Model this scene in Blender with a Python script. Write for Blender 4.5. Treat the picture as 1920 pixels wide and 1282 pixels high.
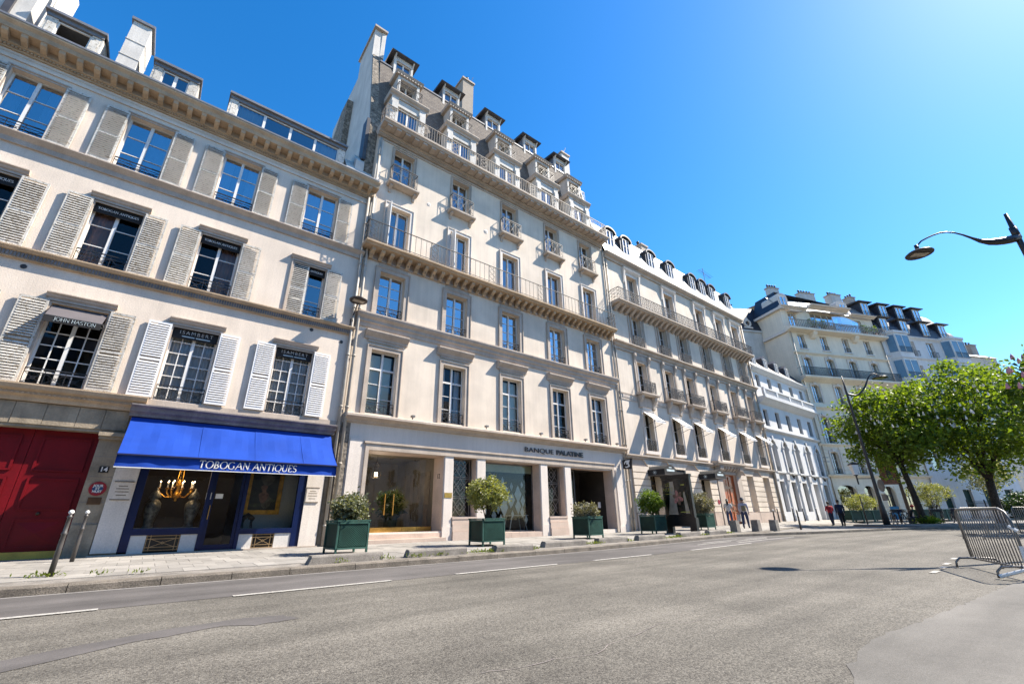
import bpy, math, random
import numpy as np
from mathutils import Vector, Matrix
random.seed(7); rng = np.random.default_rng(11)
R = math.radians; PI = math.pi
scene = bpy.context.scene
for o in list(bpy.data.objects): bpy.data.objects.remove(o)
col = scene.collection

# ------------------------------------------------------------------ camera
YAW, PITCH, ROLL = 0.670287, 0.383572, -0.0147766
cy, sy, cp, sp, cr, sr = math.cos(YAW), math.sin(YAW), math.cos(PITCH), math.sin(PITCH), math.cos(ROLL), math.sin(ROLL)
fw = Vector((sy*cp, cy*cp, sp)); rt0 = Vector((cy, -sy, 0)); up0 = rt0.cross(fw)
rt = cr*rt0 + sr*up0; up = -sr*rt0 + cr*up0
cam_d = bpy.data.cameras.new('camera'); cam = bpy.data.objects.new('camera', cam_d); col.objects.link(cam)
cam_d.sensor_width = 36; cam_d.lens = 820.02/1920*36; cam_d.clip_start = .05; cam_d.clip_end = 5000
cam.matrix_world = Matrix(((rt.x, up.x, -fw.x, 0), (rt.y, up.y, -fw.y, 0), (rt.z, up.z, -fw.z, 1.05), (0, 0, 0, 1)))
scene.camera = cam
# ------------------------------------------------------------------ sky, sun, exposure
SAZ, SEL = R(-23), R(47)
sun_dir = Vector((math.cos(SEL)*math.cos(SAZ), math.cos(SEL)*math.sin(SAZ), math.sin(SEL)))
world = bpy.data.worlds.new('World'); scene.world = world; world.use_nodes = True
wn = world.node_tree.nodes; wl = world.node_tree.links
bg = wn['Background']; sky = wn.new('ShaderNodeTexSky'); sky.sky_type = 'NISHITA'; sky.sun_disc = False
sky.sun_elevation = SEL; sky.sun_rotation = math.atan2(sun_dir.x, sun_dir.y)
sky.altitude = 50; sky.air_density = 1.0; sky.dust_density = 0.25; sky.ozone_density = 4.0
hsv = wn.new('ShaderNodeHueSaturation'); hsv.inputs['Saturation'].default_value = 1.33; hsv.inputs['Value'].default_value = 1.0
wl.new(sky.outputs[0], hsv.inputs['Color']); wl.new(hsv.outputs[0], bg.inputs['Color']); bg.inputs['Strength'].default_value = 0.108
sd = bpy.data.lights.new('sun', 'SUN'); sd.energy = 5.0; sd.angle = R(.53); sd.color = (1, .92, .80)
sun = bpy.data.objects.new('sun', sd); col.objects.link(sun)
sun.rotation_euler = sun_dir.to_track_quat('Z', 'Y').to_euler(); sun.location = (30, -30, 60)
scene.view_settings.view_transform = 'Standard'; scene.view_settings.look = 'None'
scene.view_settings.exposure = 1.38; scene.view_settings.gamma = 1.0
scene.view_settings.use_curve_mapping = False
scene.render.engine = 'CYCLES'; scene.render.resolution_x = 1024; scene.render.resolution_y = 683
scene.cycles.max_bounces = 6; scene.cycles.transparent_max_bounces = 12
scene.cycles.caustics_reflective = False; scene.cycles.caustics_refractive = False

# ------------------------------------------------------------------ materials
M = {}
KEEP = dict(stucco=.94, limestone=.94, pale_stone=.92, cream_stone=1.0, lobby=1., galvanised=1.15, grey_wall=1.5, pink_stone=.8, limestone_trim=.76, ochre_stone=.76, old_paint=1.0, zinc=.5, wood_door=1.2, yellow_paint=1., poster_cream=1.2, poster_pink=1.2, poster_yellow=1.2, white_render=.78, white_paint=.9, shutter_white=.92, white_cloth=.9, letter_white=.95, white_wall=.75, marble=.8, zinc_light=.30, curtain=1., curtain_blue=1., blind_green=1., film=1.5, film_green=1.3, dark_room=.8, bulb=1., red_door=.8, blossom=1., blossom_pink=1., gold=1., brass=1., dark_slate=.8, iron=1.)
def _base(name):
    m = bpy.data.materials.new(name); m.use_nodes = True; nt = m.node_tree
    return m, nt, nt.nodes['Principled BSDF']
def pbr(name, c, rough=.8, var=.12, vs=1.2, bump=.15, bs=40., c2=None, streak=0., metal=0., spec=None, coat=0., peel=None, grain=.06, orand=0.):
    m, nt, b = _base(name); N = nt.nodes; L = nt.links; kk = KEEP.get(name, .68); c = tuple(x*kk for x in c); c2 = tuple(x*kk for x in c2) if c2 else None
    geo = N.new('ShaderNodeNewGeometry')
    n1 = N.new('ShaderNodeTexNoise'); n1.inputs['Scale'].default_value = vs; n1.inputs['Detail'].default_value = 6
    L.new(geo.outputs['Position'], n1.inputs['Vector'])
    rp = N.new('ShaderNodeValToRGB'); rp.color_ramp.elements[0].position = .3; rp.color_ramp.elements[1].position = .72
    d = c2 if c2 else tuple(x*(1-2*var) for x in c)
    rp.color_ramp.elements[0].color = (*d, 1); rp.color_ramp.elements[1].color = (*[min(1, x*(1+var*.5)) for x in c], 1)
    L.new(n1.outputs['Fac'], rp.inputs['Fac']); out = rp.outputs['Color']
    def mul(o, fac_out, lo, hi, p0=.3, p1=.7):
        r2 = N.new('ShaderNodeMapRange'); r2.inputs['From Min'].default_value = p0; r2.inputs['From Max'].default_value = p1
        r2.inputs['To Min'].default_value = lo; r2.inputs['To Max'].default_value = hi; L.new(fac_out, r2.inputs['Value'])
        mx = N.new('ShaderNodeMix'); mx.data_type = 'RGBA'; mx.blend_type = 'MULTIPLY'; mx.inputs[0].default_value = 1
        L.new(o, mx.inputs[6]); L.new(r2.outputs[0], mx.inputs[7]); return mx.outputs[2]
    if streak:
        mp = N.new('ShaderNodeMapping'); mp.inputs['Scale'].default_value = (5.0, 5.0, .22); L.new(geo.outputs['Position'], mp.inputs['Vector'])
        n2 = N.new('ShaderNodeTexNoise'); n2.inputs['Scale'].default_value = 1.0; n2.inputs['Detail'].default_value = 8; n2.inputs['Roughness'].default_value = .65
        L.new(mp.outputs[0], n2.inputs['Vector']); out = mul(out, n2.outputs['Fac'], 1-streak, 1.04, .35, .6)
    n3 = N.new('ShaderNodeTexNoise'); n3.inputs['Scale'].default_value = bs; n3.inputs['Detail'].default_value = 4
    L.new(geo.outputs['Position'], n3.inputs['Vector'])
    if grain: out = mul(out, n3.outputs['Fac'], 1-grain*2, 1+grain)
    if peel:
        n4 = N.new('ShaderNodeTexNoise'); n4.inputs['Scale'].default_value = 14; n4.inputs['Detail'].default_value = 9; n4.inputs['Roughness'].default_value = .7
        L.new(geo.outputs['Position'], n4.inputs['Vector'])
        r4 = N.new('ShaderNodeMapRange'); r4.inputs['From Min'].default_value = .54; r4.inputs['From Max'].default_value = .58; L.new(n4.outputs['Fac'], r4.inputs['Value'])
        mx = N.new('ShaderNodeMix'); mx.data_type = 'RGBA'; L.new(r4.outputs[0], mx.inputs[0]); L.new(out, mx.inputs[6]); mx.inputs[7].default_value = (*peel, 1); out = mx.outputs[2]
    if orand:
        oi = N.new('ShaderNodeObjectInfo'); out = mul(out, oi.outputs['Random'], 1-orand, 1+orand*.3, 0, 1)
    L.new(out, b.inputs['Base Color']); b.inputs['Roughness'].default_value = rough; b.inputs['Metallic'].default_value = metal
    if spec is not None: b.inputs['Specular IOR Level'].default_value = spec
    if coat: b.inputs['Coat Weight'].default_value = coat
    if bump:
        bp = N.new('ShaderNodeBump'); bp.inputs['Strength'].default_value = bump; bp.inputs['Distance'].default_value = .02
        L.new(n3.outputs['Fac'], bp.inputs['Height']); L.new(bp.outputs[0], b.inputs['Normal'])
    M[name] = m; return m
pbr('stucco', (.76, .645, .53), .9, .09, .7, .25, 30, streak=.05)
pbr('limestone', (.74, .63, .51), .88, .10, .8, .2, 35, streak=.06)
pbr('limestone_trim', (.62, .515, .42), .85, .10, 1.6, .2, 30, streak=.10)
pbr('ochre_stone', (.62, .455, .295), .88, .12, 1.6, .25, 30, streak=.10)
pbr('old_stone', (.47, .38, .27), .9, .2, 2.2, .4, 22, streak=.15)
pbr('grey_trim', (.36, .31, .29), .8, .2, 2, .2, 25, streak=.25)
pbr('pale_stone', (.74, .66, .58), .85, .06, .8, .2, 30, streak=.05)
pbr('cream_stone', (.76, .67, .535), .88, .06, .7, .15, 20, streak=.05)
pbr('white_render', (.80, .79, .78), .8, .05, .6, .1, 20, streak=.08)
pbr('white_wall', (.80, .76, .70), .85, .10, .9, .2, 20, streak=.12)
pbr('rubble', (.46, .39, .31), .95, .3, 5, 1.0, 9, grain=.3)
pbr('marble', (.78, .74, .69), .35, .06, 2, .03, 20)
pbr('pink_stone', (.68, .53, .43), .6, .1, 1.5, .08, 30)
pbr('zinc', (.42, .42, .44), .5, .12, 1.5, .08, 12, metal=.25)
pbr('zinc_light', (.72, .70, .67), .5, .1, 1.2, .08, 12)
pbr('zinc_dark', (.10, .095, .10), .5, .2, 1.5, .1, 12)
pbr('dark_slate', (.035, .04, .06), .55, .2, 1.5, .2, 14)
pbr('iron', (.018, .018, .02), .5, .2, 6, .05, 60)
pbr('iron_grey', (.06, .055, .05), .55, .25, 6, .05, 60)
pbr('iron_beige', (.42, .36, .30), .6, .1, 3, .05, 60)
pbr('white_paint', (.80, .78, .74), .5, .06, 2, .06, 50)
pbr('old_paint', (.66, .62, .55), .75, .12, 3, .3, 60, peel=(.30, .26, .20), grain=.12, orand=.18)
pbr('shutter_white', (.80, .79, .78), .55, .04, 2, .06, 50)
pbr('pipe_paint', (.62, .55, .46), .6, .15, 2, .08, 30)
pbr('blue_paint', (.002, .014, .085), .38, .15, 2, .04, 30, spec=.35)
pbr('navy_cloth', (.012, .018, .10), .9, .1, 2, .1, 90)
pbr('blue_awning', (.014, .078, .48), .85, .12, 1.0, .12, 120, spec=.2)
pbr('black_cloth', (.02, .019, .02), .85, .15, 2, .1, 90)
pbr('grey_cloth', (.16, .14, .145), .85, .1, 2, .1, 90)
pbr('white_cloth', (.82, .80, .76), .85, .04, 2, .08, 80)
pbr('red_door', (.19, .001, .006), .5, .15, 1.5, .06, 20, spec=.25)
pbr('wood_door', (.40, .085, .018), .35, .25, 2.5, .12, 16, coat=.25)
pbr('brass', (.75, .45, .12), .28, .15, 4, .05, 30, metal=.9)
pbr('brass_bar', (.62, .42, .22), .4, .15, 4, .05, 30, metal=.5)
pbr('gold', (.70, .36, .05), .32, .25, 8, .2, 40, metal=.7)
pbr('bronze', (.10, .065, .035), .45, .2, 6, .05, 30, metal=.6)
pbr('brown_plate', (.16, .08, .035), .4, .2, 6, .05, 30, metal=.3)
pbr('yellow_paint', (.62, .38, .06), .6, .15, 3, .1, 30)
pbr('black_plate', (.012, .010, .012), .35, .1, 6, .02, 30)
pbr('sign_red', (.42, .015, .03), .4, .05, 3, .02, 30)
pbr('sign_blue', (.03, .09, .24), .4, .05, 3, .02, 30)
pbr('letter_white', (.82, .80, .76), .6, .05, 4, .02, 30)
pbr('letter_gold', (.62, .50, .26), .5, .05, 4, .02, 30)
pbr('letter_dark', (.05, .045, .045), .45, .1, 4, .02, 30)
pbr('engraved', (.30, .24, .18), .8, .1, 4, .02, 30)
pbr('porcelain', (.26, .27, .25), .3, .45, 14, .02, 60, c2=(.03, .03, .035))
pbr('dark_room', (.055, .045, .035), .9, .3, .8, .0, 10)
pbr('lobby', (.30, .26, .20), .8, .2, .5, .0, 10)
pbr('grey_wall', (.36, .36, .33), .85, .06, 1, .05, 20)
pbr('granite', (.30, .255, .205), .85, .25, 2.6, .45, 60, grain=.25)
pbr('paver', (.44, .41, .37), .85, .12, 1.8, .2, 60, grain=.1, orand=.22)
pbr('concrete', (.36, .325, .285), .92, .22, 3, .5, 60, grain=.25)
pbr('plateau', (.30, .28, .26), .92, .15, 1.0, .25, 60, grain=.12)
pbr('planter_green', (.010, .052, .038), .6, .2, 3, .08, 40, spec=.25)
pbr('planter_edge', (.045, .135, .105), .55, .2, 3, .06, 40, spec=.3)
pbr('galvanised', (.17, .16, .15), .45, .2, 5, .06, 60, metal=.4)
pbr('lamp_brown', (.055, .04, .035), .45, .2, 5, .05, 40)
pbr('bollard_grey', (.10, .09, .085), .45, .2, 5, .06, 60)
pbr('lens', (.55, .48, .38), .3, .1, 6, .02, 40)
pbr('bark', (.085, .062, .045), .95, .3, 6, .9, 14, grain=.3)
pbr('soil', (.10, .07, .05), .95, .3, 8, .5, 30)
pbr('chrome', (.55, .55, .56), .25, .1, 5, .02, 30, metal=.8)
pbr('rubber', (.015, .015, .016), .7, .1, 5, .05, 60)
pbr('skin', (.52, .31, .22), .6, .08, 8, .02, 60)
pbr('hair', (.035, .022, .015), .6, .2, 20, .3, 60)
pbr('curtain', (.62, .62, .64), .9, .08, 1.5, .05, 60)
pbr('curtain_blue', (.30, .42, .55), .9, .08, 1.5, .05, 60)
pbr('curtain_rose', (.62, .36, .27), .9, .12, 1.5, .05, 60)
pbr('painting_dark', (.055, .06, .035), .5, .45, 6, .05, 60, c2=(.012, .016, .010))
pbr('painting_flesh', (.42, .22, .15), .5, .3, 9, .05, 60)
pbr('painting_grey', (.24, .21, .15), .5, .35, 7, .05, 60)
pbr('painting_green', (.12, .14, .05), .5, .3, 9, .05, 60)
pbr('poster_black', (.014, .013, .015), .25, .2, 6, .02, 40)
pbr('poster_pink', (.55, .22, .20), .35, .25, 9, .02, 40)
pbr('poster_cream', (.40, .33, .27), .35, .15, 6, .02, 40)
pbr('poster_yellow', (.42, .40, .07), .4, .1, 6, .02, 40)
pbr('poster_rust', (.30, .085, .03), .4, .35, 6, .02, 40)
pbr('film', (.40, .46, .47), .5, .15, 3, .02, 40)
pbr('blind_green', (.74, .82, .74), .8, .06, 1, .05, 40)
pbr('glass_bay', (.16, .24, .32), .08, .15, 1, .0, 10, spec=.8)
pbr('film_green', (.42, .44, .26), .6, .1, 3, .02, 40)
for n, c in dict(cloth_red=(.55, .015, .03), cloth_navy=(.015, .022, .06), cloth_dark=(.012, .012, .016), cloth_lilac=(.62, .60, .68), cloth_white=(.75, .72, .68), cloth_jean=(.04, .06, .14), cloth_khaki=(.25, .22, .14), cloth_grey=(.22, .22, .24), plastic_blue=(.05, .25, .45), terracotta_pot=(.30, .13, .07)).items():
    pbr(n, c, .85, .15, 8, .15, 50)

def slate_mat():
    m, nt, b = _base('slate'); N = nt.nodes; L = nt.links
    tc = N.new('ShaderNodeTexCoord'); br = N.new('ShaderNodeTexBrick'); mp = N.new('ShaderNodeMapping'); mp.inputs['Rotation'].default_value = (R(90), 0, 0)
    L.new(tc.outputs['Object'], mp.inputs['Vector']); L.new(mp.outputs[0], br.inputs['Vector'])
    br.inputs['Scale'].default_value = 1; br.inputs['Brick Width'].default_value = .24; br.inputs['Row Height'].default_value = .17; br.inputs['Mortar Size'].default_value = .012
    br.inputs['Color1'].default_value = (.19, .165, .14, 1); br.inputs['Color2'].default_value = (.13, .112, .10, 1); br.inputs['Mortar'].default_value = (.10, .085, .075, 1)
    bp = N.new('ShaderNodeBump'); bp.inputs['Strength'].default_value = .6; bp.inputs['Distance'].default_value = .02; bp.invert = True
    L.new(br.outputs['Fac'], bp.inputs['Height']); L.new(bp.outputs[0], b.inputs['Normal'])
    L.new(br.outputs['Color'], b.inputs['Base Color']); b.inputs['Roughness'].default_value = .85; b.inputs['Specular IOR Level'].default_value = .15; M['slate'] = m
slate_mat()
def brick_mat():
    m, nt, b = _base('brick'); N = nt.nodes; L = nt.links
    tc = N.new('ShaderNodeTexCoord'); br = N.new('ShaderNodeTexBrick'); mp = N.new('ShaderNodeMapping'); mp.inputs['Rotation'].default_value = (R(90), 0, 0)
    L.new(tc.outputs['Object'], mp.inputs['Vector']); L.new(mp.outputs[0], br.inputs['Vector'])
    br.inputs['Scale'].default_value = 1; br.inputs['Brick Width'].default_value = .22; br.inputs['Row Height'].default_value = .075; br.inputs['Mortar Size'].default_value = .01
    br.inputs['Color1'].default_value = (.35, .30, .24, 1); br.inputs['Color2'].default_value = (.28, .23, .18, 1); br.inputs['Mortar'].default_value = (.30, .26, .22, 1)
    L.new(br.outputs['Color'], b.inputs['Base Color']); b.inputs['Roughness'].default_value = .9; M['brick'] = m
brick_mat()
def glass_mat(name, tint, ior, base, rough=.0):
    m = bpy.data.materials.new(name); m.use_nodes = True; nt = m.node_tree; N = nt.nodes; L = nt.links
    N.remove(N['Principled BSDF']); out = N['Material Output']
    tr = N.new('ShaderNodeBsdfTransparent'); tr.inputs[0].default_value = (*tint, 1)
    gl = N.new('ShaderNodeBsdfGlossy'); gl.inputs['Roughness'].default_value = rough; gl.inputs[0].default_value = (.95, .97, 1, 1)
    fr = N.new('ShaderNodeFresnel'); fr.inputs['IOR'].default_value = ior
    ad = N.new('ShaderNodeMath'); ad.operation = 'ADD'; ad.inputs[1].default_value = base; ad.use_clamp = True
    geo = N.new('ShaderNodeNewGeometry'); nz = N.new('ShaderNodeTexNoise'); nz.inputs['Scale'].default_value = 1.7; L.new(geo.outputs['Position'], nz.inputs['Vector'])
    bp = N.new('ShaderNodeBump'); bp.inputs['Strength'].default_value = .06; bp.inputs['Distance'].default_value = .05; L.new(nz.outputs['Fac'], bp.inputs['Height']); L.new(bp.outputs[0], gl.inputs['Normal'])
    L.new(fr.outputs[0], ad.inputs[0]); mx = N.new('ShaderNodeMixShader'); L.new(ad.outputs[0], mx.inputs[0]); L.new(tr.outputs[0], mx.inputs[1]); L.new(gl.outputs[0], mx.inputs[2])
    L.new(mx.outputs[0], out.inputs[0]); M[name] = m
glass_mat('glass', (.75, .8, .8), 1.7, .16)
glass_mat('glass_thin', (.97, .97, .97), 1.2, .0)
glass_mat('glass_entry', (.80, .82, .80), 1.5, .07)
glass_mat('glass_low', (.92, .95, .93), 1.4, .0)
glass_mat('glass_blue', (.7, .75, .78), 1.7, .34)
glass_mat('glass_far', (.7, .75, .78), 1.8, .40)
glass_mat('glass_shop', (.88, .9, .88), 1.45, .0)
def emit(name, c, s):
    m, nt, b = _base(name); b.inputs['Emission Color'].default_value = (*c, 1); b.inputs['Emission Strength'].default_value = s; b.inputs['Base Color'].default_value = (*c, 1); M[name] = m
emit('bulb', (1, .72, .38), 6)
def leaf_mat(name, c, c2, trans=.4):
    m = bpy.data.materials.new(name); m.use_nodes = True; nt = m.node_tree; N = nt.nodes; L = nt.links
    b = N['Principled BSDF']; out = N['Material Output']
    geo = N.new('ShaderNodeNewGeometry'); n = N.new('ShaderNodeTexNoise'); n.inputs['Scale'].default_value = 2.6; n.inputs['Detail'].default_value = 5
    L.new(geo.outputs['Position'], n.inputs['Vector'])
    ad = N.new('ShaderNodeMath'); ad.operation = 'MULTIPLY_ADD'; ad.inputs[1].default_value = .45; L.new(geo.outputs['Random Per Island'], ad.inputs[0])
    ad2 = N.new('ShaderNodeMath'); ad2.operation = 'MULTIPLY'; ad2.inputs[1].default_value = .6; L.new(n.outputs['Fac'], ad2.inputs[0]); L.new(ad2.outputs[0], ad.inputs[2])
    rp = N.new('ShaderNodeValToRGB'); rp.color_ramp.elements[0].position = .2; rp.color_ramp.elements[1].position = .8
    rp.color_ramp.elements[0].color = (*c, 1); rp.color_ramp.elements[1].color = (*c2, 1); L.new(ad.outputs[0], rp.inputs[0])
    L.new(rp.outputs[0], b.inputs['Base Color']); b.inputs['Roughness'].default_value = .5
    tl = N.new('ShaderNodeBsdfTranslucent'); g = N.new('ShaderNodeMix'); g.data_type = 'RGBA'; g.blend_type = 'MULTIPLY'; g.inputs[0].default_value = 1
    L.new(rp.outputs[0], g.inputs[6]); g.inputs[7].default_value = (1.5, 1.4, .45, 1); L.new(g.outputs[2], tl.inputs[0])
    mx = N.new('ShaderNodeMixShader'); mx.inputs[0].default_value = trans; L.new(b.outputs[0], mx.inputs[1]); L.new(tl.outputs[0], mx.inputs[2]); L.new(mx.outputs[0], out.inputs[0]); M[name] = m
leaf_mat('leaf_chestnut', (.024, .064, .007), (.22, .31, .03), .5)
leaf_mat('leaf_olive', (.05, .065, .03), (.22, .23, .14), .3)
leaf_mat('leaf_lime', (.10, .13, .03), (.32, .33, .12), .35)
leaf_mat('leaf_bright', (.03, .075, .008), (.15, .23, .02), .4)
leaf_mat('leaf_grey', (.05, .055, .035), (.28, .265, .19), .25)
leaf_mat('leaf_pale', (.09, .11, .05), (.36, .36, .22), .35)
leaf_mat('leaf_dark', (.012, .035, .010), (.04, .08, .02), .3)
leaf_mat('weed', (.07, .12, .012), (.20, .24, .035), .4)
pbr('blossom', (.80, .74, .66), .8, .1, 8, .05, 60)
pbr('blossom_pink', (.75, .32, .34), .8, .1, 8, .05, 60)

def asphalt(name, lo, hi, sc, bump, patch=0.):
    m, nt, b = _base(name); N = nt.nodes; L = nt.links; geo = N.new('ShaderNodeNewGeometry')
    v = N.new('ShaderNodeTexVoronoi'); v.inputs['Scale'].default_value = sc; L.new(geo.outputs['Position'], v.inputs['Vector'])
    sx = N.new('ShaderNodeSeparateColor'); L.new(v.outputs['Color'], sx.inputs[0])
    rp = N.new('ShaderNodeValToRGB'); e = rp.color_ramp.elements; e[0].position = .05; e[0].color = (*lo, 1); e[1].position = .95; e[1].color = (*hi, 1)
    L.new(sx.outputs[0], rp.inputs[0])
    n = N.new('ShaderNodeTexNoise'); n.inputs['Scale'].default_value = .45; n.inputs['Detail'].default_value = 8; n.inputs['Roughness'].default_value = .65; L.new(geo.outputs['Position'], n.inputs['Vector'])
    mp = N.new('ShaderNodeMapping'); mp.inputs['Scale'].default_value = (.12, 1.3, 1); L.new(geo.outputs['Position'], mp.inputs['Vector'])
    n2 = N.new('ShaderNodeTexNoise'); n2.inputs['Scale'].default_value = 1.2; n2.inputs['Detail'].default_value = 5; L.new(mp.outputs[0], n2.inputs['Vector'])
    o = rp.outputs[0]
    for nn, a in ((n, .36), (n2, .30)):
        r2 = N.new('ShaderNodeMapRange'); r2.inputs['From Min'].default_value = .3; r2.inputs['From Max'].default_value = .7; r2.inputs['To Min'].default_value = 1-a; r2.inputs['To Max'].default_value = 1+a*.5
        L.new(nn.outputs['Fac'], r2.inputs['Value']); mx = N.new('ShaderNodeMix'); mx.data_type = 'RGBA'; mx.blend_type = 'MULTIPLY'; mx.inputs[0].default_value = 1
        L.new(o, mx.inputs[6]); L.new(r2.outputs[0], mx.inputs[7]); o = mx.outputs[2]
    L.new(o, b.inputs['Base Color']); b.inputs['Roughness'].default_value = .9; b.inputs['Specular IOR Level'].default_value = .3
    bp = N.new('ShaderNodeBump'); bp.inputs['Strength'].default_value = bump; bp.inputs['Distance'].default_value = .012; L.new(v.outputs['Distance'], bp.inputs['Height']); bp.invert = True
    L.new(bp.outputs[0], b.inputs['Normal']); M[name] = m
asphalt('asphalt', (.068, .061, .052), (.200, .184, .156), 80, .5)
asphalt('asphalt_fine', (.088, .081, .078), (.126, .115, .109), 160, .25)
asphalt('asphalt_side', (.13, .122, .11), (.185, .173, .157), 150, .3)
def road_paint():
    m, nt, b = _base('road_paint'); N = nt.nodes; L = nt.links; geo = N.new('ShaderNodeNewGeometry')
    n = N.new('ShaderNodeTexNoise'); n.inputs['Scale'].default_value = 26; n.inputs['Detail'].default_value = 8; n.inputs['Roughness'].default_value = .75; L.new(geo.outputs['Position'], n.inputs['Vector'])
    rp = N.new('ShaderNodeValToRGB'); e = rp.color_ramp.elements; e[0].position = .38; e[0].color = (.17, .155, .14, 1); e[1].position = .52; e[1].color = (.36, .345, .315, 1)
    L.new(n.outputs['Fac'], rp.inputs[0]); L.new(rp.outputs[0], b.inputs['Base Color']); b.inputs['Roughness'].default_value = .8; M['road_paint'] = m
road_paint()
# ------------------------------------------------------------------ helpers
class MB:
    def __init__(s): s.v = []; s.f = []; s.m = []
    def quad(s, a, b, c, d, m=0):
        n = len(s.v); s.v += [a, b, c, d]; s.f.append((n, n+1, n+2, n+3)); s.m.append(m); return s
    def poly(s, pts, m=0):
        n = len(s.v); s.v += list(pts); s.f.append(tuple(range(n, n+len(pts)))); s.m.append(m); return s
    def box(s, x0, x1, y0, y1, z0, z1, m=0):
        n = len(s.v)
        s.v += [(x0, y0, z0), (x1, y0, z0), (x1, y1, z0), (x0, y1, z0), (x0, y0, z1), (x1, y0, z1), (x1, y1, z1), (x0, y1, z1)]
        for q in ((0, 3, 2, 1), (4, 5, 6, 7), (0, 1, 5, 4), (1, 2, 6, 5), (2, 3, 7, 6), (3, 0, 4, 7)): s.f.append(tuple(n+i for i in q)); s.m.append(m)
        return s
    def prof(s, x0, x1, pr, m=0, caps=True):          # (y,z) outline extruded along x
        n = len(s.v); k = len(pr)
        s.v += [(x0, y, z) for y, z in pr] + [(x1, y, z) for y, z in pr]
        for i in range(k): j = (i+1) % k; s.f.append((n+i, n+j, n+k+j, n+k+i)); s.m.append(m)
        if caps: s.f.append(tuple(n+i for i in range(k-1, -1, -1))); s.m.append(m); s.f.append(tuple(n+k+i for i in range(k))); s.m.append(m)
        return s
    def profx(s, pr, y0, y1, m=0):                    # (x,z) outline extruded along y
        n = len(s.v); k = len(pr)
        s.v += [(x, y0, z) for x, z in pr] + [(x, y1, z) for x, z in pr]
        for i in range(k): j = (i+1) % k; s.f.append((n+i, n+j, n+k+j, n+k+i)); s.m.append(m)
        s.f.append(tuple(n+i for i in range(k-1, -1, -1))); s.m.append(m); s.f.append(tuple(n+k+i for i in range(k))); s.m.append(m)
        return s
    def plan(s, pts, z0, z1, m=0):                    # (x,y) outline extruded up
        n = len(s.v); k = len(pts)
        s.v += [(x, y, z0) for x, y in pts] + [(x, y, z1) for x, y in pts]
        for i in range(k): j = (i+1) % k; s.f.append((n+i, n+j, n+k+j, n+k+i)); s.m.append(m)
        s.f.append(tuple(n+i for i in range(k-1, -1, -1))); s.m.append(m); s.f.append(tuple(n+k+i for i in range(k))); s.m.append(m)
        return s
    def tube(s, pts, r, k=6, m=0, cap=True):
        pts = [Vector(p) for p in pts]; rs = r if isinstance(r, (list, tuple)) else [r]*len(pts); n0 = len(s.v); prev = None
        for i, p in enumerate(pts):
            t = (pts[min(i+1, len(pts)-1)] - pts[max(i-1, 0)]).normalized()
            if prev is None: a = t.cross(Vector((0, 0, 1)) if abs(t.z) < .9 else Vector((1, 0, 0))).normalized()
            else: a = (prev - t*prev.dot(t)).normalized()
            prev = a; b = t.cross(a)
            for q in range(k): an = 2*PI*(q+.5)/k; s.v.append(tuple(p + (a*math.cos(an) + b*math.sin(an))*rs[i]))
        for i in range(len(pts)-1):
            for q in range(k):
                q2 = (q+1) % k; s.f.append((n0+i*k+q, n0+i*k+q2, n0+(i+1)*k+q2, n0+(i+1)*k+q)); s.m.append(m)
        if cap:
            s.f.append(tuple(n0+q for q in range(k-1, -1, -1))); s.m.append(m)
            e = n0+(len(pts)-1)*k; s.f.append(tuple(e+q for q in range(k))); s.m.append(m)
        return s
    def bar(s, p, q, t=.012, m=0): return s.tube([p, q], t, 4, m, False)
    def ring(s, c, r, t, n=12, axis='y', m=0, k=4):
        pts = []
        for i in range(n+1):
            a = 2*PI*i/n; u, w = r*math.cos(a), r*math.sin(a)
            pts.append((c[0]+u, c[1], c[2]+w) if axis == 'y' else ((c[0], c[1]+u, c[2]+w) if axis == 'x' else (c[0]+u, c[1]+w, c[2])))
        return s.tube(pts, t, k, m, False)
    def lathe(s, pr, c=(0, 0, 0), n=12, m=0):
        n0 = len(s.v); k = len(pr)
        for i in range(n):
            a = 2*PI*i/n
            for r, z in pr: s.v.append((c[0]+r*math.cos(a), c[1]+r*math.sin(a), c[2]+z))
        for i in range(n):
            j = (i+1) % n
            for q in range(k-1): s.f.append((n0+i*k+q, n0+j*k+q, n0+j*k+q+1, n0+i*k+q+1)); s.m.append(m)
        return s
    def mesh(s, name, mats, smooth=False):
        me = bpy.data.meshes.new(name); me.from_pydata(s.v, [], s.f)
        mats = mats if isinstance(mats, (list, tuple)) else [mats]
        for x in mats: me.materials.append(M[x])
        if len(mats) > 1: me.polygons.foreach_set('material_index', s.m)
        if smooth: me.polygons.foreach_set('use_smooth', [True]*len(s.f))
        me.update(); return me
def link(name, me, parent=None, loc=(0, 0, 0), rot=(0, 0, 0), scale=None):
    o = bpy.data.objects.new(name, me); col.objects.link(o)
    if parent is not None: o.parent = parent
    o.location = loc; o.rotation_euler = rot
    if scale: o.scale = scale
    return o
def tag(o, label=None, cat=None, group=None, kind=None):
    if label: o['label'] = label
    if cat: o['category'] = cat
    if group: o['group'] = group
    if kind: o['kind'] = kind
    return o
def thing(name, label, cat, loc=(0, 0, 0), rz=0, group=None):
    return tag(link(name, None, None, loc, (0, 0, rz)), label, cat, group)
def copy_tree(o, parent=None):
    c = o.copy(); col.objects.link(c); c.parent = parent
    for ch in list(o.children): copy_tree(ch, c)
    return c
_txt = {}
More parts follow.
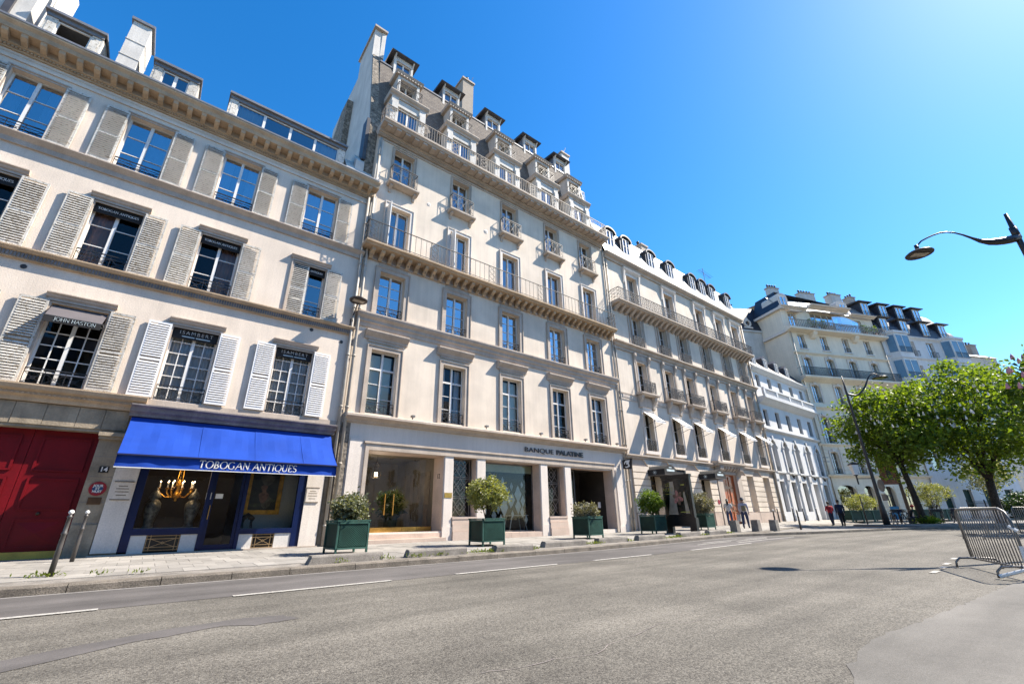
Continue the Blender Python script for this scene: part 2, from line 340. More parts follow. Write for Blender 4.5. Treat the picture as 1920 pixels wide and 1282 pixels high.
def text_mesh(s, size, mat, ext=.006, off=0., space=1., align='CENTER'):
    k = (s, size, mat, ext, off, space, align)
    if k not in _txt:
        cu = bpy.data.curves.new('lettering', 'FONT'); cu.body = s; cu.size = size; cu.extrude = ext; cu.offset = off; cu.space_character = space
        cu.align_x = align; cu.align_y = 'CENTER'; cu.resolution_u = 3
        o = bpy.data.objects.new('lettering', cu); col.objects.link(o); dg = bpy.context.evaluated_depsgraph_get()
        me = bpy.data.meshes.new_from_object(o.evaluated_get(dg)); bpy.data.objects.remove(o); me.materials.clear(); me.materials.append(M[mat]); me.name = 'lettering'
        _txt[k] = me
    return _txt[k]
FRONT = (R(90), 0, 0)
# serif capitals drawn as strokes for the shop names in roman lettering
def serif_mesh(txt, h, mat, wt=.13, italic=0., y=0.):
    mb = MB(); x = 0.; H = h
    def ln(a, b, t): 
        (x0, z0), (x1, z1) = a, b; dx, dz = x1-x0, z1-z0; L = math.hypot(dx, dz) or 1; nx, nz = -dz/L*t/2, dx/L*t/2
        pts = [(x0+nx, z0+nz), (x0-nx, z0-nz), (x1-nx, z1-nz), (x1+nx, z1+nz)]
        pts = [(X+x+italic*Z, Z) for X, Z in pts]; mb.profx(pts, y-.004, y+.004)
    def arc(cx, cz, rx, rz, a0, a1, n, t, thin):
        P = [(cx+rx*math.cos(R(a0+(a1-a0)*i/n)), cz+rz*math.sin(R(a0+(a1-a0)*i/n))) for i in range(n+1)]
        for i in range(n):
            am = R(a0+(a1-a0)*(i+.5)/n); ln(P[i], P[i+1], thin+(t-thin)*abs(math.cos(am)))
    T, t = wt*H, wt*H*.5; sf = .09*H
    def sr(cx, z): ln((cx-sf, z), (cx+sf, z), t*.8)
    for ch in txt:
        w = .5*H
        if ch == ' ': x += .4*H; continue
        if ch == 'T': w = .66*H; ln((w/2, 0), (w/2, H), T); ln((0, H), (w, H), t); ln((0, H), (0, H*.85), t); ln((w, H), (w, H*.85), t); sr(w/2, 0)
        elif ch in 'OQ':
            w = .86*H; arc(w/2, H/2, w/2, H/2, 0, 360, 14, T, t*.7)
            if ch == 'Q': ln((w*.5, H*.08), (w*.95, -H*.2), t)
        elif ch == 'B': w = .58*H; ln((.1*H, 0), (.1*H, H), T); arc(.1*H, H*.74, .36*H, H*.25, -90, 90, 7, T, t); arc(.1*H, H*.25, .44*H, H*.25, -90, 90, 7, T, t); sr(.08*H, 0); sr(.08*H, H)
        elif ch == 'G': w = .84*H; arc(w/2, H/2, w/2, H/2, 50, 320, 11, T, t*.7); ln((w*.86, H*.42), (w*.86, H*.08), T); sr(w*.84, H*.42)
        elif ch == 'A': w = .78*H; ln((0, 0), (w/2, H), t); ln((w/2, H), (w, 0), T); ln((w*.22, H*.36), (w*.78, H*.36), t); sr(0, 0); sr(w, 0)
        elif ch == 'N': w = .76*H; ln((.06*H, 0), (.06*H, H), t); ln((.06*H, H), (w-.06*H, 0), T); ln((w-.06*H, 0), (w-.06*H, H), t); sr(.06*H, 0); sr(.03*H, H); sr(w-.06*H, H)
        elif ch == 'I': w = .2*H; ln((w/2, 0), (w/2, H), T); sr(w/2, 0); sr(w/2, H)
        elif ch == 'U': w = .72*H; ln((.07*H, H), (.07*H, H*.3), T); arc(w/2, H*.3, w/2-.07*H, H*.3, 180, 360, 8, T, t); ln((w-.07*H, H*.3), (w-.07*H, H), t); sr(.07*H, H); sr(w-.07*H, H)
        elif ch == 'E': w = .54*H; ln((.1*H, 0), (.1*H, H), T); ln((.1*H, H), (w, H), t); ln((.1*H, H*.52), (w*.8, H*.52), t); ln((.1*H, 0), (w, 0), t); ln((w, H), (w, H*.84), t); ln((w, 0), (w, H*.16), t)
        elif ch == 'S': w = .48*H; arc(w/2, H*.74, w/2, H*.25, 30, 270, 8, T, t); arc(w/2, H*.25, w/2, H*.25, 90, -150, 8, T, t)
        elif ch == 'J': w = .3*H; ln((w*.7, H), (w*.7, 0), T); arc(w*.3, 0, w*.4, H*.15, 0, -150, 5, t, t); sr(w*.7, H)
        elif ch == 'H': w = .74*H; ln((.09*H, 0), (.09*H, H), T); ln((w-.09*H, 0), (w-.09*H, H), T); ln((.09*H, H*.52), (w-.09*H, H*.52), t); [sr(a, b) for a in (.09*H, w-.09*H) for b in (0, H)]
        x += w + .16*H
    for i, vv in enumerate(mb.v): mb.v[i] = (vv[0]-x/2, vv[1], vv[2]-H/2)
    return mb.mesh('lettering', mat)

class Bld:
    def __init__(s, name, label, ox, oz, loc, rz=0):
        s.ox, s.oz = ox, oz; s.root = thing(name, label, 'building', loc, rz)
    def P(s, name, me, x=0, y=0, z=0, parent=None, rot=(0, 0, 0), scale=None):
        if parent is not None: return link(name, me, parent, (x, y, z), rot, scale)
        return link(name, me, s.root, (x-s.ox, y, z-s.oz), rot, scale)
def wall(mb, x0, x1, z0, z1, holes, y=0., depth=.24, m=0, mr=None):
    """front face with openings; each opening gets reveals of the given depth"""
    mr = m if mr is None else mr
    xs = sorted(set([x0, x1]+[h[i] for h in holes for i in (0, 1) if x0 < h[i] < x1])); zs = sorted(set([z0, z1]+[h[i] for h in holes for i in (2, 3) if z0 < h[i] < z1]))
    for i in range(len(xs)-1):
        xa, xb = xs[i], xs[i+1]; xc = (xa+xb)/2; run = None
        for j in range(len(zs)-1):
            za, zb_ = zs[j], zs[j+1]; zc = (za+zb_)/2
            inside = any(h[0] < xc < h[1] and h[2] < zc < h[3] for h in holes)
            if inside:
                if run is not None: mb.quad((xa, y, run), (xb, y, run), (xb, y, za), (xa, y, za), m); run = None
            elif run is None: run = za
        if run is not None: mb.quad((xa, y, run), (xb, y, run), (xb, y, z1), (xa, y, z1), m)
    for h in holes:
        a, b, c, d = h[:4]; dp = h[4] if len(h) > 4 else depth; y2 = y+dp
        mb.quad((a, y, c), (a, y, d), (a, y2, d), (a, y2, c), mr); mb.quad((b, y, d), (b, y, c), (b, y2, c), (b, y2, d), mr)
        mb.quad((a, y, d), (b, y, d), (b, y2, d), (a, y2, d), mr); mb.quad((b, y, c), (a, y, c), (a, y2, c), (b, y2, c), mr)
    return mb
def shell(mb, x0, x1, z0, z1, depth, m=0):
    """side and back walls and floor of a building body"""
    mb.quad((x0, depth, z0), (x0, 0, z0), (x0, 0, z1), (x0, depth, z1), m); mb.quad((x1, 0, z0), (x1, depth, z0), (x1, depth, z1), (x1, 0, z1), m)
    mb.quad((x1, depth, z0), (x0, depth, z0), (x0, depth, z1), (x1, depth, z1), m)
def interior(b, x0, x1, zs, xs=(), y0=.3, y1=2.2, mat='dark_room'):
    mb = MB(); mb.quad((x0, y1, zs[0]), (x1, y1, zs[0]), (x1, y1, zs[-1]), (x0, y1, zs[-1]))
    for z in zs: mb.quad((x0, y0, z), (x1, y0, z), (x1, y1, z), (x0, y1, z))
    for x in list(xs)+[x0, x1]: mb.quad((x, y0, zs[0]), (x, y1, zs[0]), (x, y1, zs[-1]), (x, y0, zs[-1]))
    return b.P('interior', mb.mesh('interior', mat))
_wc = {}
def win_mesh(w, h, rows, cols, leaves, transom, fm, fr, arch):
    k = (w, h, rows, cols, leaves, transom, fm, fr, arch)
    if k in _wc: return _wc[k]
    mb = MB(); t = .035; bt = .014; d0, d1 = -.03, .03; panes = []
    mb.box(-w/2, -w/2+fr, d0, d1, 0, h); mb.box(w/2-fr, w/2, d0, d1, 0, h); mb.box(-w/2+fr, w/2-fr, d0, d1, 0, fr); mb.box(-w/2+fr, w/2-fr, d0, d1, h-fr*.8, h)
    zones = [(fr, h-fr*.8, rows)]
    if transom: mb.box(-w/2+fr, w/2-fr, d0-.012, d1, transom-.04, transom+.04); zones = [(fr, transom-.04, rows), (transom+.04, h-fr*.8, 1)]
    xl = [-w/2+fr]
    for i in range(1, leaves):
        xm = -w/2+w*i/leaves; mb.box(xm-.045, xm+.045, d0-.015, d1, fr, h-fr*.8); xl += [xm-.045, xm+.045]
    xl.append(w/2-fr)
    for (za, zb_, rw) in zones:
        for l in range(leaves):
            a, b = xl[2*l], xl[2*l+1]
            for c in range(1, cols): xm = a+(b-a)*c/cols; mb.box(xm-bt, xm+bt, -.018, .022, za, zb_)
            for r_ in range(1, rw):
                zm = za+(zb_-za)*r_/rw; mb.box(a, b, -.016, .02, zm-bt, zm+bt)
            for c in range(cols):
                for r_ in range(rw):
                    panes.append(((a+(b-a)*(c+.5)/cols), za+(zb_-za)*(r_+.5)/rw, (b-a)/cols, (zb_-za)/rw))
    if arch:                                            # arched head: frame corners filled down to the curve
        n = 8; rise = arch; pts = [(-w/2+w*i/n, h-rise+rise*math.sin(math.acos(max(-1, min(1, 2*i/n-1))))) for i in range(n+1)]
        for i in range(n): mb.quad((pts[i][0], d0-.004, pts[i][1]), (pts[i+1][0], d0-.004, pts[i+1][1]), (pts[i+1][0], d0-.004, h), (pts[i][0], d0-.004, h))
    _wc[k] = (mb.mesh('window', fm), panes); return _wc[k]
_pc = {}
def pane_mesh(w, h, g):
    k = (round(w, 3), round(h, 3), g)
    if k not in _pc: _pc[k] = MB().quad((-w/2, 0, -h/2), (w/2, 0, -h/2), (w/2, 0, h/2), (-w/2, 0, h/2)).mesh('pane', g)
    return _pc[k]
_cc = {}
def curtain_mesh(w, h, mat, ph=0):
    k = (round(w, 2), round(h, 2), mat, ph)
    if k not in _cc:
        mb = MB(); n = max(8, int(w/.035)); rr = random.Random(ph)
        P = [(-w/2+w*i/n, .03*math.sin(i*1.35+ph)+.012*rr.random()) for i in range(n+1)]
        for i in range(n): mb.quad((*P[i], 0), (*P[i+1], 0), (P[i+1][0], P[i+1][1], h), (P[i][0], P[i][1], h))
        _cc[k] = mb.mesh('curtain', mat, True)
    return _cc[k]
def window(b, xc, z0, w, h, rows=4, cols=1, leaves=2, transom=None, y=.2, fm='white_paint', glass='glass', fr=.055, curtain=None, name='window', arch=0, tilt=.6):
    me, panes = win_mesh(w, h, rows, cols, leaves, transom, fm, fr, arch)
    o = b.P(name, me, xc, y, z0)
    for (px, pz, pw, ph) in panes:
        link('pane', pane_mesh(pw, ph, glass), o, (px, .008, pz), (R(random.uniform(-tilt, tilt)), 0, R(random.uniform(-tilt, tilt))))
    if curtain:
        kind = curtain[0]
        if kind == 'full': link('curtain', curtain_mesh(w-.1, h-.1, curtain[1], 1), o, (0, .08, .05))
        elif kind == 'sides':
            for s_ in (-1, 1): link('curtain', curtain_mesh(w*.27, h-.1, curtain[1], 2+s_), o, (s_*w*.34, .16, .05))
        else:
            s_ = -1 if kind == 'left' else 1; link('curtain', curtain_mesh(w*.42, h-.1, curtain[1], 5), o, (s_*w*.27, .16, .05))
    return o
_rc = {}
def rail_mesh(w, h, style, mat='iron', p=0.):
    """window guard: bars between two rails; p = depth of returns to the wall for box balconies"""
    k = (round(w, 2), h, style, mat, p)
    if k in _rc: return _rc[k]
    mb = MB(); t = .011
    mb.box(-w/2, w/2, -.018, .018, h-.03, h); mb.box(-w/2, w/2, -.012, .012, .04, .06)
    if style == 'x':
        n = 3 if w > 1.0 else 2; ws = w/n
        mb.box(-w/2, w/2, -.010, .010, h-.13, h-.115)
        for i in range(n+1): x = -w/2+ws*i; mb.bar((x, 0, 0), (x, 0, h), t)
        for i in range(n):
            x = -w/2+ws*i; mb.bar((x, 0, .05), (x+ws, 0, h-.12), t*.8); mb.bar((x+ws, 0, .05), (x, 0, h-.12), t*.8); mb.ring((x+ws/2, 0, h*.43), .045, .009, 8)
    elif style == 'o':                                   # scrolled cast iron
        n = max(3, int(w/.17)); ws = w/n
        for i in range(n+1): x = -w/2+ws*i; mb.bar((x, 0, 0), (x, 0, h), t)
        rr = random.Random(3)
        for i in range(n):
            x = -w/2+ws*(i+.5)
            for q in range(max(2, int(h/.16))): mb.ring((x, 0, .12+q*.155), .062+.02*rr.random(), .014, 8)
            mb.bar((x-.06, 0, .05), (x+.06, 0, h-.05), .012)
    else:
        n = max(3, int(w/.12)); ws = w/n
        for i in range(n+1): x = -w/2+ws*i; mb.bar((x, 0, .04), (x, 0, h), t*.8)
    if p:
        for s_ in (-1, 1):
            x = s_*w/2; mb.box(x-.015, x+.015, 0, p, h-.03, h); mb.box(x-.012, x+.012, 0, p, .04, .06)
            nn = max(2, int(p/.12))
            for i in range(nn): mb.bar((x, p*(i+.5)/nn, .04), (x, p*(i+.5)/nn, h), t)
    _rc[k] = mb.mesh('railing', mat); return _rc[k]
def surround(mb, x0, x1, z0, z1, wd, pr, m=0, bottom=False):
    """raised band round an opening (outer edge = opening + wd), butted at the corners"""
    mb.box(x0-wd, x0, -pr, .004, z0, z1, m); mb.box(x1, x1+wd, -pr, .004, z0, z1, m); mb.box(x0-wd, x1+wd, -pr, .004, z1, z1+wd, m)
    mb.box(x0-wd*.35, x0, -pr-.03, -pr+.002, z0, z1, m) if False else None
    if bottom: mb.box(x0-wd, x1+wd, -pr-.03, .004, z0-.09, z0, m)
    # outer fillet
    mb.box(x0-wd-.035, x0-wd, -pr-.035, .003, z0, z1+wd, m); mb.box(x1+wd, x1+wd+.035, -pr-.035, .003, z0, z1+wd, m); mb.box(x0-wd-.035, x1+wd+.035, -pr-.035, .003, z1+wd, z1+wd+.04, m)
def cornice_prof(z0, z1, p):
    """stepped moulding from wall at z0 to lip at z1 with projection p"""
    h = z1-z0
    return [(.02, z0), (-.15*p, z0), (-.18*p, z0+.22*h), (-.5*p, z0+.34*h), (-.55*p, z0+.5*h), (-.92*p, z0+.62*h), (-.92*p, z0+.8*h), (-p, z0+.86*h), (-p, z1-.01), (.02, z1+.03)]
def leaves_mesh(name, P, size, mat, droop=.3, squash=.55):
    """one bent leaf (two quads) per point, random attitude"""
    P = np.asarray(P); n = len(P); a = rng.uniform(0, 2*PI, n); e = rng.normal(-droop, .5, n); s_ = size*rng.uniform(.6, 1.25, n)
    d = np.stack([np.cos(a)*np.cos(e), np.sin(a)*np.cos(e), np.sin(e)], 1); rnd = rng.normal(size=(n, 3)); sd_ = np.cross(d, rnd); sd_ /= np.linalg.norm(sd_, axis=1)[:, None]+1e-9
    up_ = np.cross(sd_, d); S = s_[:, None]; W = squash*.5
    v = np.empty((n, 6, 3)); v[:, 0] = P; v[:, 1] = P+d*S*.5+sd_*S*W+up_*S*.08; v[:, 2] = P+d*S*.5-sd_*S*W+up_*S*.08; v[:, 3] = P+d*S; v[:, 4] = P+d*S*.5-up_*S*.04; v[:, 5] = P+d*S*.93
    idx = np.arange(n)[:, None]*6; f = np.concatenate([idx+np.array([0, 2, 3, 4]), idx+np.array([0, 4, 3, 1])]).tolist()
    me = bpy.data.meshes.new(name); me.from_pydata(v.reshape(-1, 3).tolist(), [], f); me.materials.append(M[mat]); me.update(); return me
def clump_points(c, rad, ncl, per, cl, flat=1., hollow=.35, noise=.25):
    """points in leaf clumps spread over an uneven ellipsoid shell"""
    out = []
    c = np.array(c); rad = np.array(rad)
    for i in range(ncl):
        u = rng.normal(size=3); u /= np.linalg.norm(u); r_ = (hollow+(1-hollow)*rng.random()**.45)
        lob = 1+noise*(math.sin(3.1*u[0]+4*u[1])+math.sin(5*u[2]+2.3*u[0]+1))*.5
        q = c+u*rad*r_*lob; q2 = rng.normal(size=(per, 3))*np.array([cl, cl, cl*flat]); out.append(q+q2)
    return np.concatenate(out)
# ------------------------------------------------------------------ ground
def sstep(a, b, x): t = max(0., min(1., (x-a)/(b-a))); return t*t*(3-2*t)
def g(x): return .10*sstep(10, 24, x)
def zb(x): return .28 if x < 20 else .28+.30*min(1, (x-20)/22.)
KERB = [(-40, 11.12), (15, 11.15), (22, 11.3), (25, 10.6), (27, 10.0), (29.2, 9.5), (35, 8.3), (39.7, 6.2), (60, -2.8), (110, -25)]
KIN = [(-40, 11.12), (22, 11.3), (27, 11.6), (31, 12.6), (37, 13.7), (55, 14.2)]
def interp(T, x):
    for (a, b), (c, d) in zip(T, T[1:]):
        if x <= c: return b+(d-b)*(x-a)/(c-a)
    return T[-1][1]
def zs(x, y):
    k = interp(KIN, x); t = max(0, min(1, (y-k)/(17-k))); z0 = g(x)+.14
    return z0+(zb(x)-z0)*t
mb = MB(); XS = [-400, -120, -40, 0, 6, 10, 12, 14, 16, 18, 20, 22, 24, 30, 60, 150, 500]
for a, b in zip(XS, XS[1:]):
    mb.quad((a, -400, g(a)), (b, -400, g(b)), (b, 600, g(b)), (a, 600, g(a)))
road = tag(link('road', mb.mesh('road', 'asphalt')), kind='structure')
# smoother strip of asphalt beside the kerb
mb = MB(); xs2 = [-40, -12, 0, 6, 10, 12, 14, 16, 18, 20, 22, 24]
for a, b in zip(xs2, xs2[1:]): mb.quad((a, 8.72+.05*math.sin(a), g(a)+.004), (b, 8.72+.05*math.sin(b), g(b)+.004), (b, interp(KERB, b), g(b)+.004), (a, interp(KERB, a), g(a)+.004))
tag(link('gutter_strip', mb.mesh('gutter_strip', 'asphalt_fine')), kind='structure')
# pale dusty line along the kerb foot
mb = MB()
for a, b in zip(xs2, xs2[1:]): mb.quad((a, interp(KERB, a)-.16, g(a)+.008), (b, interp(KERB, b)-.16, g(b)+.008), (b, interp(KERB, b), g(b)+.008), (a, interp(KERB, a), g(a)+.008))
tag(link('gutter_dust', mb.mesh('gutter_dust', 'plateau')), kind='structure')
# smooth repair patches in the carriageway at the left
def blob_patch(pts, z, mat, name):
    mb = MB(); P = []
    for i in range(len(pts)):
        p, q = Vector(pts[i]), Vector(pts[(i+1) % len(pts)])
        for k in range(6): P.append(p.lerp(q, k/6)+Vector((random.gauss(0, .012), random.gauss(0, .012))))
    mb.poly([(p.x, p.y, z) for p in P]); return tag(link(name, mb.mesh(name, mat)), kind='structure')
blob_patch([(-3, 5.05), (-.2, 6.35), (.4, 6.6), (1.15, 6.72), (1.6, 6.6), (1.7, 6.25), (1.25, 6.2), (.95, 6.38), (.2, 6.15), (-3, 4.2)], .004, 'asphalt_fine', 'road_patch')
0 and blob_patch([(-3, 6.0), (-.6, 6.55), (.1, 6.9), (.7, 6.85), (.9, 6.72), (.3, 6.62), (-.4, 6.35), (-3, 5.5)], .0045, 'asphalt_fine', 'road_patch')
# asphalt of the near footway on the right
EDGE = [(1.5, .9), (3.4, 1.15), (3.97, 1.39), (4.4, 1.55), (4.85, 1.62), (5.38, 1.66), (6.21, 1.6), (7.17, 1.52), (8.02, 1.47), (9.26, 1.38), (12, 1.2), (30, .2), (60, -6)]
mb = MB(); E2 = []
for (a, b), (c, d) in zip(EDGE, EDGE[1:]):
    n = max(2, int((c-a)/.12)) if c < 13 else 6
    for i in range(n): E2.append((a+(c-a)*i/n, b+(d-b)*i/n+random.gauss(0, .012)))
E2.append(EDGE[-1])
for p, q in zip(E2, E2[1:]): mb.quad((p[0], -60, g(p[0])+.004), (q[0], -60, g(q[0])+.004), (q[0], q[1], g(q[0])+.004), (p[0], p[1], g(p[0])+.004))
tag(link('near_footway', mb.mesh('near_footway', 'asphalt_side')), kind='structure')
# raised plateau behind the far kerb
mb = MB(); pz = .20
PL = [(22.3, 11.25), (25, 10.72), (27, 10.12), (29.2, 9.62), (35, 8.42), (39.7, 6.32), (60, -2.68), (110, -24.9), (130, 30), (55, 30), (22.3, 17.3)]
mb.poly([(x, y, pz) for x, y in PL]); tag(link('plateau', mb.mesh('plateau', 'plateau')), kind='structure')
# footway with individual paving slabs near the camera
mb = MB(); xs3 = [-40, -20, -12, -6, 0, 5, 10, 12, 14, 16, 18, 20, 22, 24, 27, 31, 37, 42, 48, 54.9]
for a, b in zip(xs3, xs3[1:]):
    ka, kb = interp(KIN, a)+.2, interp(KIN, b)+.2
    for i in range(4):
        t0, t1 = i/4, (i+1)/4; ya, yb, yc, yd = ka+(17.25-ka)*t0, kb+(17.25-kb)*t0, kb+(17.25-kb)*t1, ka+(17.25-ka)*t1
        mb.quad((a, ya, zs(a, ya)-.012), (b, yb, zs(b, yb)-.012), (b, yc, zs(b, yc)-.012), (a, yd, zs(a, yd)-.012))
footway = tag(link('footway', mb.mesh('footway', 'concrete')), kind='structure')
pm = []
for v in range(4):
    b_ = MB(); w, d = .443, .643; b_.box(-w/2, w/2, -d/2, d/2, -.04, 0); pm.append(b_.mesh('paving_slab', 'paver'))
far = MB(); cnt = 0
for r_ in range(9):
    y = 11.72+r_*.65
    off = .225 if r_ % 2 else 0
    for i in range(-90, 120):
        x = i*.45+off
        if y+.33 > 17.0 and x < 60: continue
        if y < interp(KIN, x)+.52: continue
        z = zs(x, y)+random.uniform(-.003, .003)
        sl = math.atan2(zs(x, y+.1)-zs(x, y-.1), .2)
        if -2.4 < x < 11.8 and cnt < 300:
            link('paving_slab', pm[i % 4], footway, (x, y, z), (sl, random.uniform(-.004, .004), 0)); cnt += 1
        elif x < 55:
            w, d = .2215, .3215; h = zs(x, y+d)-zs(x, y)
            far.quad((x-w, y-d, z-h), (x+w, y-d, z-h), (x+w, y+d, z+h), (x-w, y+d, z+h))
fo = link('paving_slabs', far.mesh('paving_slabs', 'paver'), footway); tag(fo, kind='stuff')
# kerb stones
kerb = tag(link('kerb', None), kind='structure'); x = -8.
while x < 26.0:
    L_ = random.uniform(1.0, 1.5); x2 = x+L_; k0, k1 = interp(KERB, x), interp(KERB, x2); a = math.atan2(k1-k0, L_); w = math.hypot(L_, k1-k0)-.012
    kb_ = MB(); p = .022
    kb_.prof(0, w, [(0, -.1), (0, .115), (p, .14), (.28, .143), (.28, -.1)]); kb_.v = [(vx, vy+random.gauss(0, .003), vz+random.gauss(0, .003)) for vx, vy, vz in kb_.v]
    link('kerb_stone', kb_.mesh('kerb_stone', 'granite'), kerb, (x, k0, g(x)), (0, -math.atan2(g(x2)-g(x), L_), a)); x = x2
mb = MB()
for (a, b), (c, d) in zip(KERB[4:], KERB[5:]):
    L_ = math.hypot(c-a, d-b); ux, uy = (c-a)/L_, (d-b)/L_; nx, ny = -uy*.25, ux*.25
    mb.plan([(a, b), (c, d), (c+nx, d+ny), (a+nx, b+ny)], .05, .215)
link('kerb_run', mb.mesh('kerb_run', 'granite'), kerb)
# kerb of the footway beyond the crossing
mb = MB()
for (a, b), (c, d) in zip(KIN[1:], KIN[2:]):
    mb.poly([(a, b, zs(a, b)), (c, d, zs(c, d)), (c, d+.25, zs(c, d+.25)+.004), (a, b+.25, zs(a, b+.25)+.004)]); mb.quad((a, b, .1), (c, d, .1), (c, d, zs(c, d)), (a, b, zs(a, b)))
link('kerb_run', mb.mesh('kerb_run', 'granite'), kerb)
# footway in front of the two far buildings
A5 = R(-23.5); u5 = Vector((math.cos(A5), math.sin(A5))); n5 = Vector((math.sin(A5), -math.cos(A5))); O5 = Vector((54.9, 17))
mb = MB(); P0, P1 = O5-u5*1, O5+u5*40; mb.plan([tuple(P0), tuple(P0+n5*3.4), tuple(P1+n5*3.4), tuple(P1)], .1, .40); tag(link('far_footway', mb.mesh('far_footway', 'paver')), kind='structure')
# tree island
mb = MB(); ISL = [(42.6, 12.0), (41.4, 12.0), (40.2, 11.3), (38.6, 9.6), (38.2, 8.6), (38.6, 7.6), (40.5, 6.6), (60, -2.0), (61.5, 1.6), (47, 9.2)]
mb.plan(ISL, .1, .30); tag(link('tree_island', mb.mesh('tree_island', 'plateau')), kind='structure')
# painted lines
def mark(x0, x1, y, w=.14, sl=.12):
    n = max(1, int((x1-x0)/2)); mb = MB(); xx = [x0+(x1-x0)*i/n for i in range(n+1)]
    for a, b in zip(xx, xx[1:]):
        s0 = sl if a == x0 else 0; s1 = sl if b == x1 else 0
        mb.quad((a+s0*.5, y-w/2, g(a)+.011), (b-s1*.5, y-w/2, g(b)+.011), (b+s1*.5, y+w/2, g(b)+.011), (a-s0*.5+s0, y+w/2, g(a)+.011))
    return tag(link('lane_marking', mb.mesh('lane_marking', 'road_paint')), kind='structure')
for a, b in ((-8, -5.3), (-3.3, -.2), (1.3, 3.93), (5.28, 8.22), (9.49, 12.04), (14.1, 18.3)): mark(a, b, 8.72)
for i, (a, b, y) in enumerate(((18.3, 23.6, 9.25), (16.4, 19.0, 9.85), (17.4, 20.2, 10.2), (19.2, 22.0, 9.75), (20.6, 22.8, 10.1))): mark(a, b, y, .11)
for x, y in ((11.75, 2.38), (12.75, 2.42), (13.6, 2.5), (15.0, 2.6)): mark(x, x+.42, y, .10, 0)

# hairline cracks and a cast-iron cover in the carriageway
for k, (pts, w) in enumerate((([(7.5, 8.3), (9, 7.6), (11.2, 7.9), (13.5, 7.0), (16, 6.6)], .022), ([(9.5, 8.5), (10.1, 7.9), (10.9, 7.7)], .018), ([(15, 10.2), (19, 8.2), (23, 7.3), (30, 6.4)], .035), ([(2.2, 3.2), (3.2, 3.0), (4.4, 3.3), (5.6, 2.9)], .010))):
    mb = MB(); P = []
    for (a, b_), (c_, d) in zip(pts, pts[1:]):
        for i in range(8): P.append((a+(c_-a)*i/8+random.gauss(0, .02), b_+(d-b_)*i/8+random.gauss(0, .035)))
    for p, q in zip(P, P[1:]): ww = w*random.uniform(.4, 1.2); mb.quad((p[0], p[1]-ww/2, g(p[0])+.0045), (q[0], q[1]-ww/2, g(q[0])+.0045), (q[0], q[1]+ww/2, g(q[0])+.0045), (p[0], p[1]+ww/2, g(p[0])+.0045))
    tag(link('road_crack', mb.mesh('road_crack', 'grey_trim')), kind='structure')
# ------------------------------------------------------------------ building 1: shuttered house with the antiques shop
B1 = Bld('antiques_house', 'pale pink stucco house with louvred shutters above a blue antiques shop awning', -2, .28, (-2, 17, .28)); b = B1
X0, X1 = -13., 5.14
c1 = [-8.6, -5.7, -2.80, .06, 3.12]
H3 = [(c-.62, c+.62, 12.12, 14.36, .26) for c in c1]; H2 = [(c-.61, c+.61, 8.42, 10.66, .28) for c in c1]; H1 = [(c-.63, c+.63, 4.58, 7.04, .28) for c in c1]
mb = MB(); wall(mb, X0, X1, 4.2, 15.2, H3+H2+H1); shell(mb, X0, X1, -.1, 15.2, 9)
B1.P('wall', mb.mesh('wall', 'stucco'))
# ground floor: stone frame round the carriage door, shop front opening
mb = MB(); wall(mb, X0, X1, -.1, 4.2, [(-4.15, -1.45, .2, 3.48, .42), (-.36, 4.24, .2, 4.0, .06)])
B1.P('ground_wall', mb.mesh('ground_wall', 'old_stone'))
B1.P('pier_base', MB().box(-1.44, -.92, -.05, .002, .1, 1.05).mesh('pier_base', 'old_stone')); B1.P('pier_capital', MB().box(-1.47, -.90, -.10, .003, 3.30, 3.39).box(-1.49, -.89, -.16, .004, 3.38, 3.48).mesh('pier_capital', 'old_stone'))
mb = MB()
for z in (1.08, 1.62, 2.28, 2.82): mb.box(-1.44, -.92, -.004, .002, z, z+.012)
B1.P('stone_joint', mb.mesh('stone_joint', 'grey_trim'))
for xa, xb in zip((-4.8, -4.0, -3.3, -2.7, -2.05, -1.5), (-4.0, -3.3, -2.7, -2.05, -1.5, -.95)):   # lintel stones
    t_ = MB().box(xa+.006, xb-.006, -.03+random.uniform(-.006, .006), .004, 3.56, 4.12); B1.P('lintel_stone', t_.mesh('lintel_stone', 'old_stone'))
# mouldings
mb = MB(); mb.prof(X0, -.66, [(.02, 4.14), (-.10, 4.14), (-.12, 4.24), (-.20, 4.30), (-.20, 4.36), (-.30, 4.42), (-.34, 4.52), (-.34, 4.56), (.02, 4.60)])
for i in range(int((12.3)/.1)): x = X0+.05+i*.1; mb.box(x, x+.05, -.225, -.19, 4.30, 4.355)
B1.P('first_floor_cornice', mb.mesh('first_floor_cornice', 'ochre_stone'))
mb = MB(); mb.prof(-.98, 4.90, [(.02, 4.0), (-.16, 4.0), (-.18, 4.08), (-.27, 4.14), (-.30, 4.24), (-.40, 4.29), (-.40, 4.33), (.02, 4.40)]); B1.P('shop_cornice', mb.mesh('shop_cornice', 'grey_trim'))
mb = MB(); mb.box(-.66, X1, -.03, .003, 4.38, 4.56); B1.P('worn_ledge', mb.mesh('worn_ledge', 'limestone_trim'))
mb = MB(); mb.prof(X0, X1-.01, [(.02, 8.08), (-.10, 8.08), (-.10, 8.26), (-.15, 8.28), (-.22, 8.36), (-.22, 8.40), (.02, 8.43)])
B1.P('string_course', mb.mesh('string_course', 'ochre_stone'))
mb = MB()
for i in range(int((X1-X0)/.075)): x = X0+.02+i*.075; mb.box(x, x+.042, -.125, -.10, 8.11, 8.25)
tag(B1.P('fluting', mb.mesh('fluting', 'grey_trim')), kind='stuff')
mb = MB(); mb.prof(X0, X1-.01, [(.02, 11.70), (-.07, 11.70), (-.08, 11.86), (-.15, 11.92), (-.24, 12.0), (-.24, 12.04), (.02, 12.08)]); B1.P('sill_band', mb.mesh('sill_band', 'limestone_trim'))
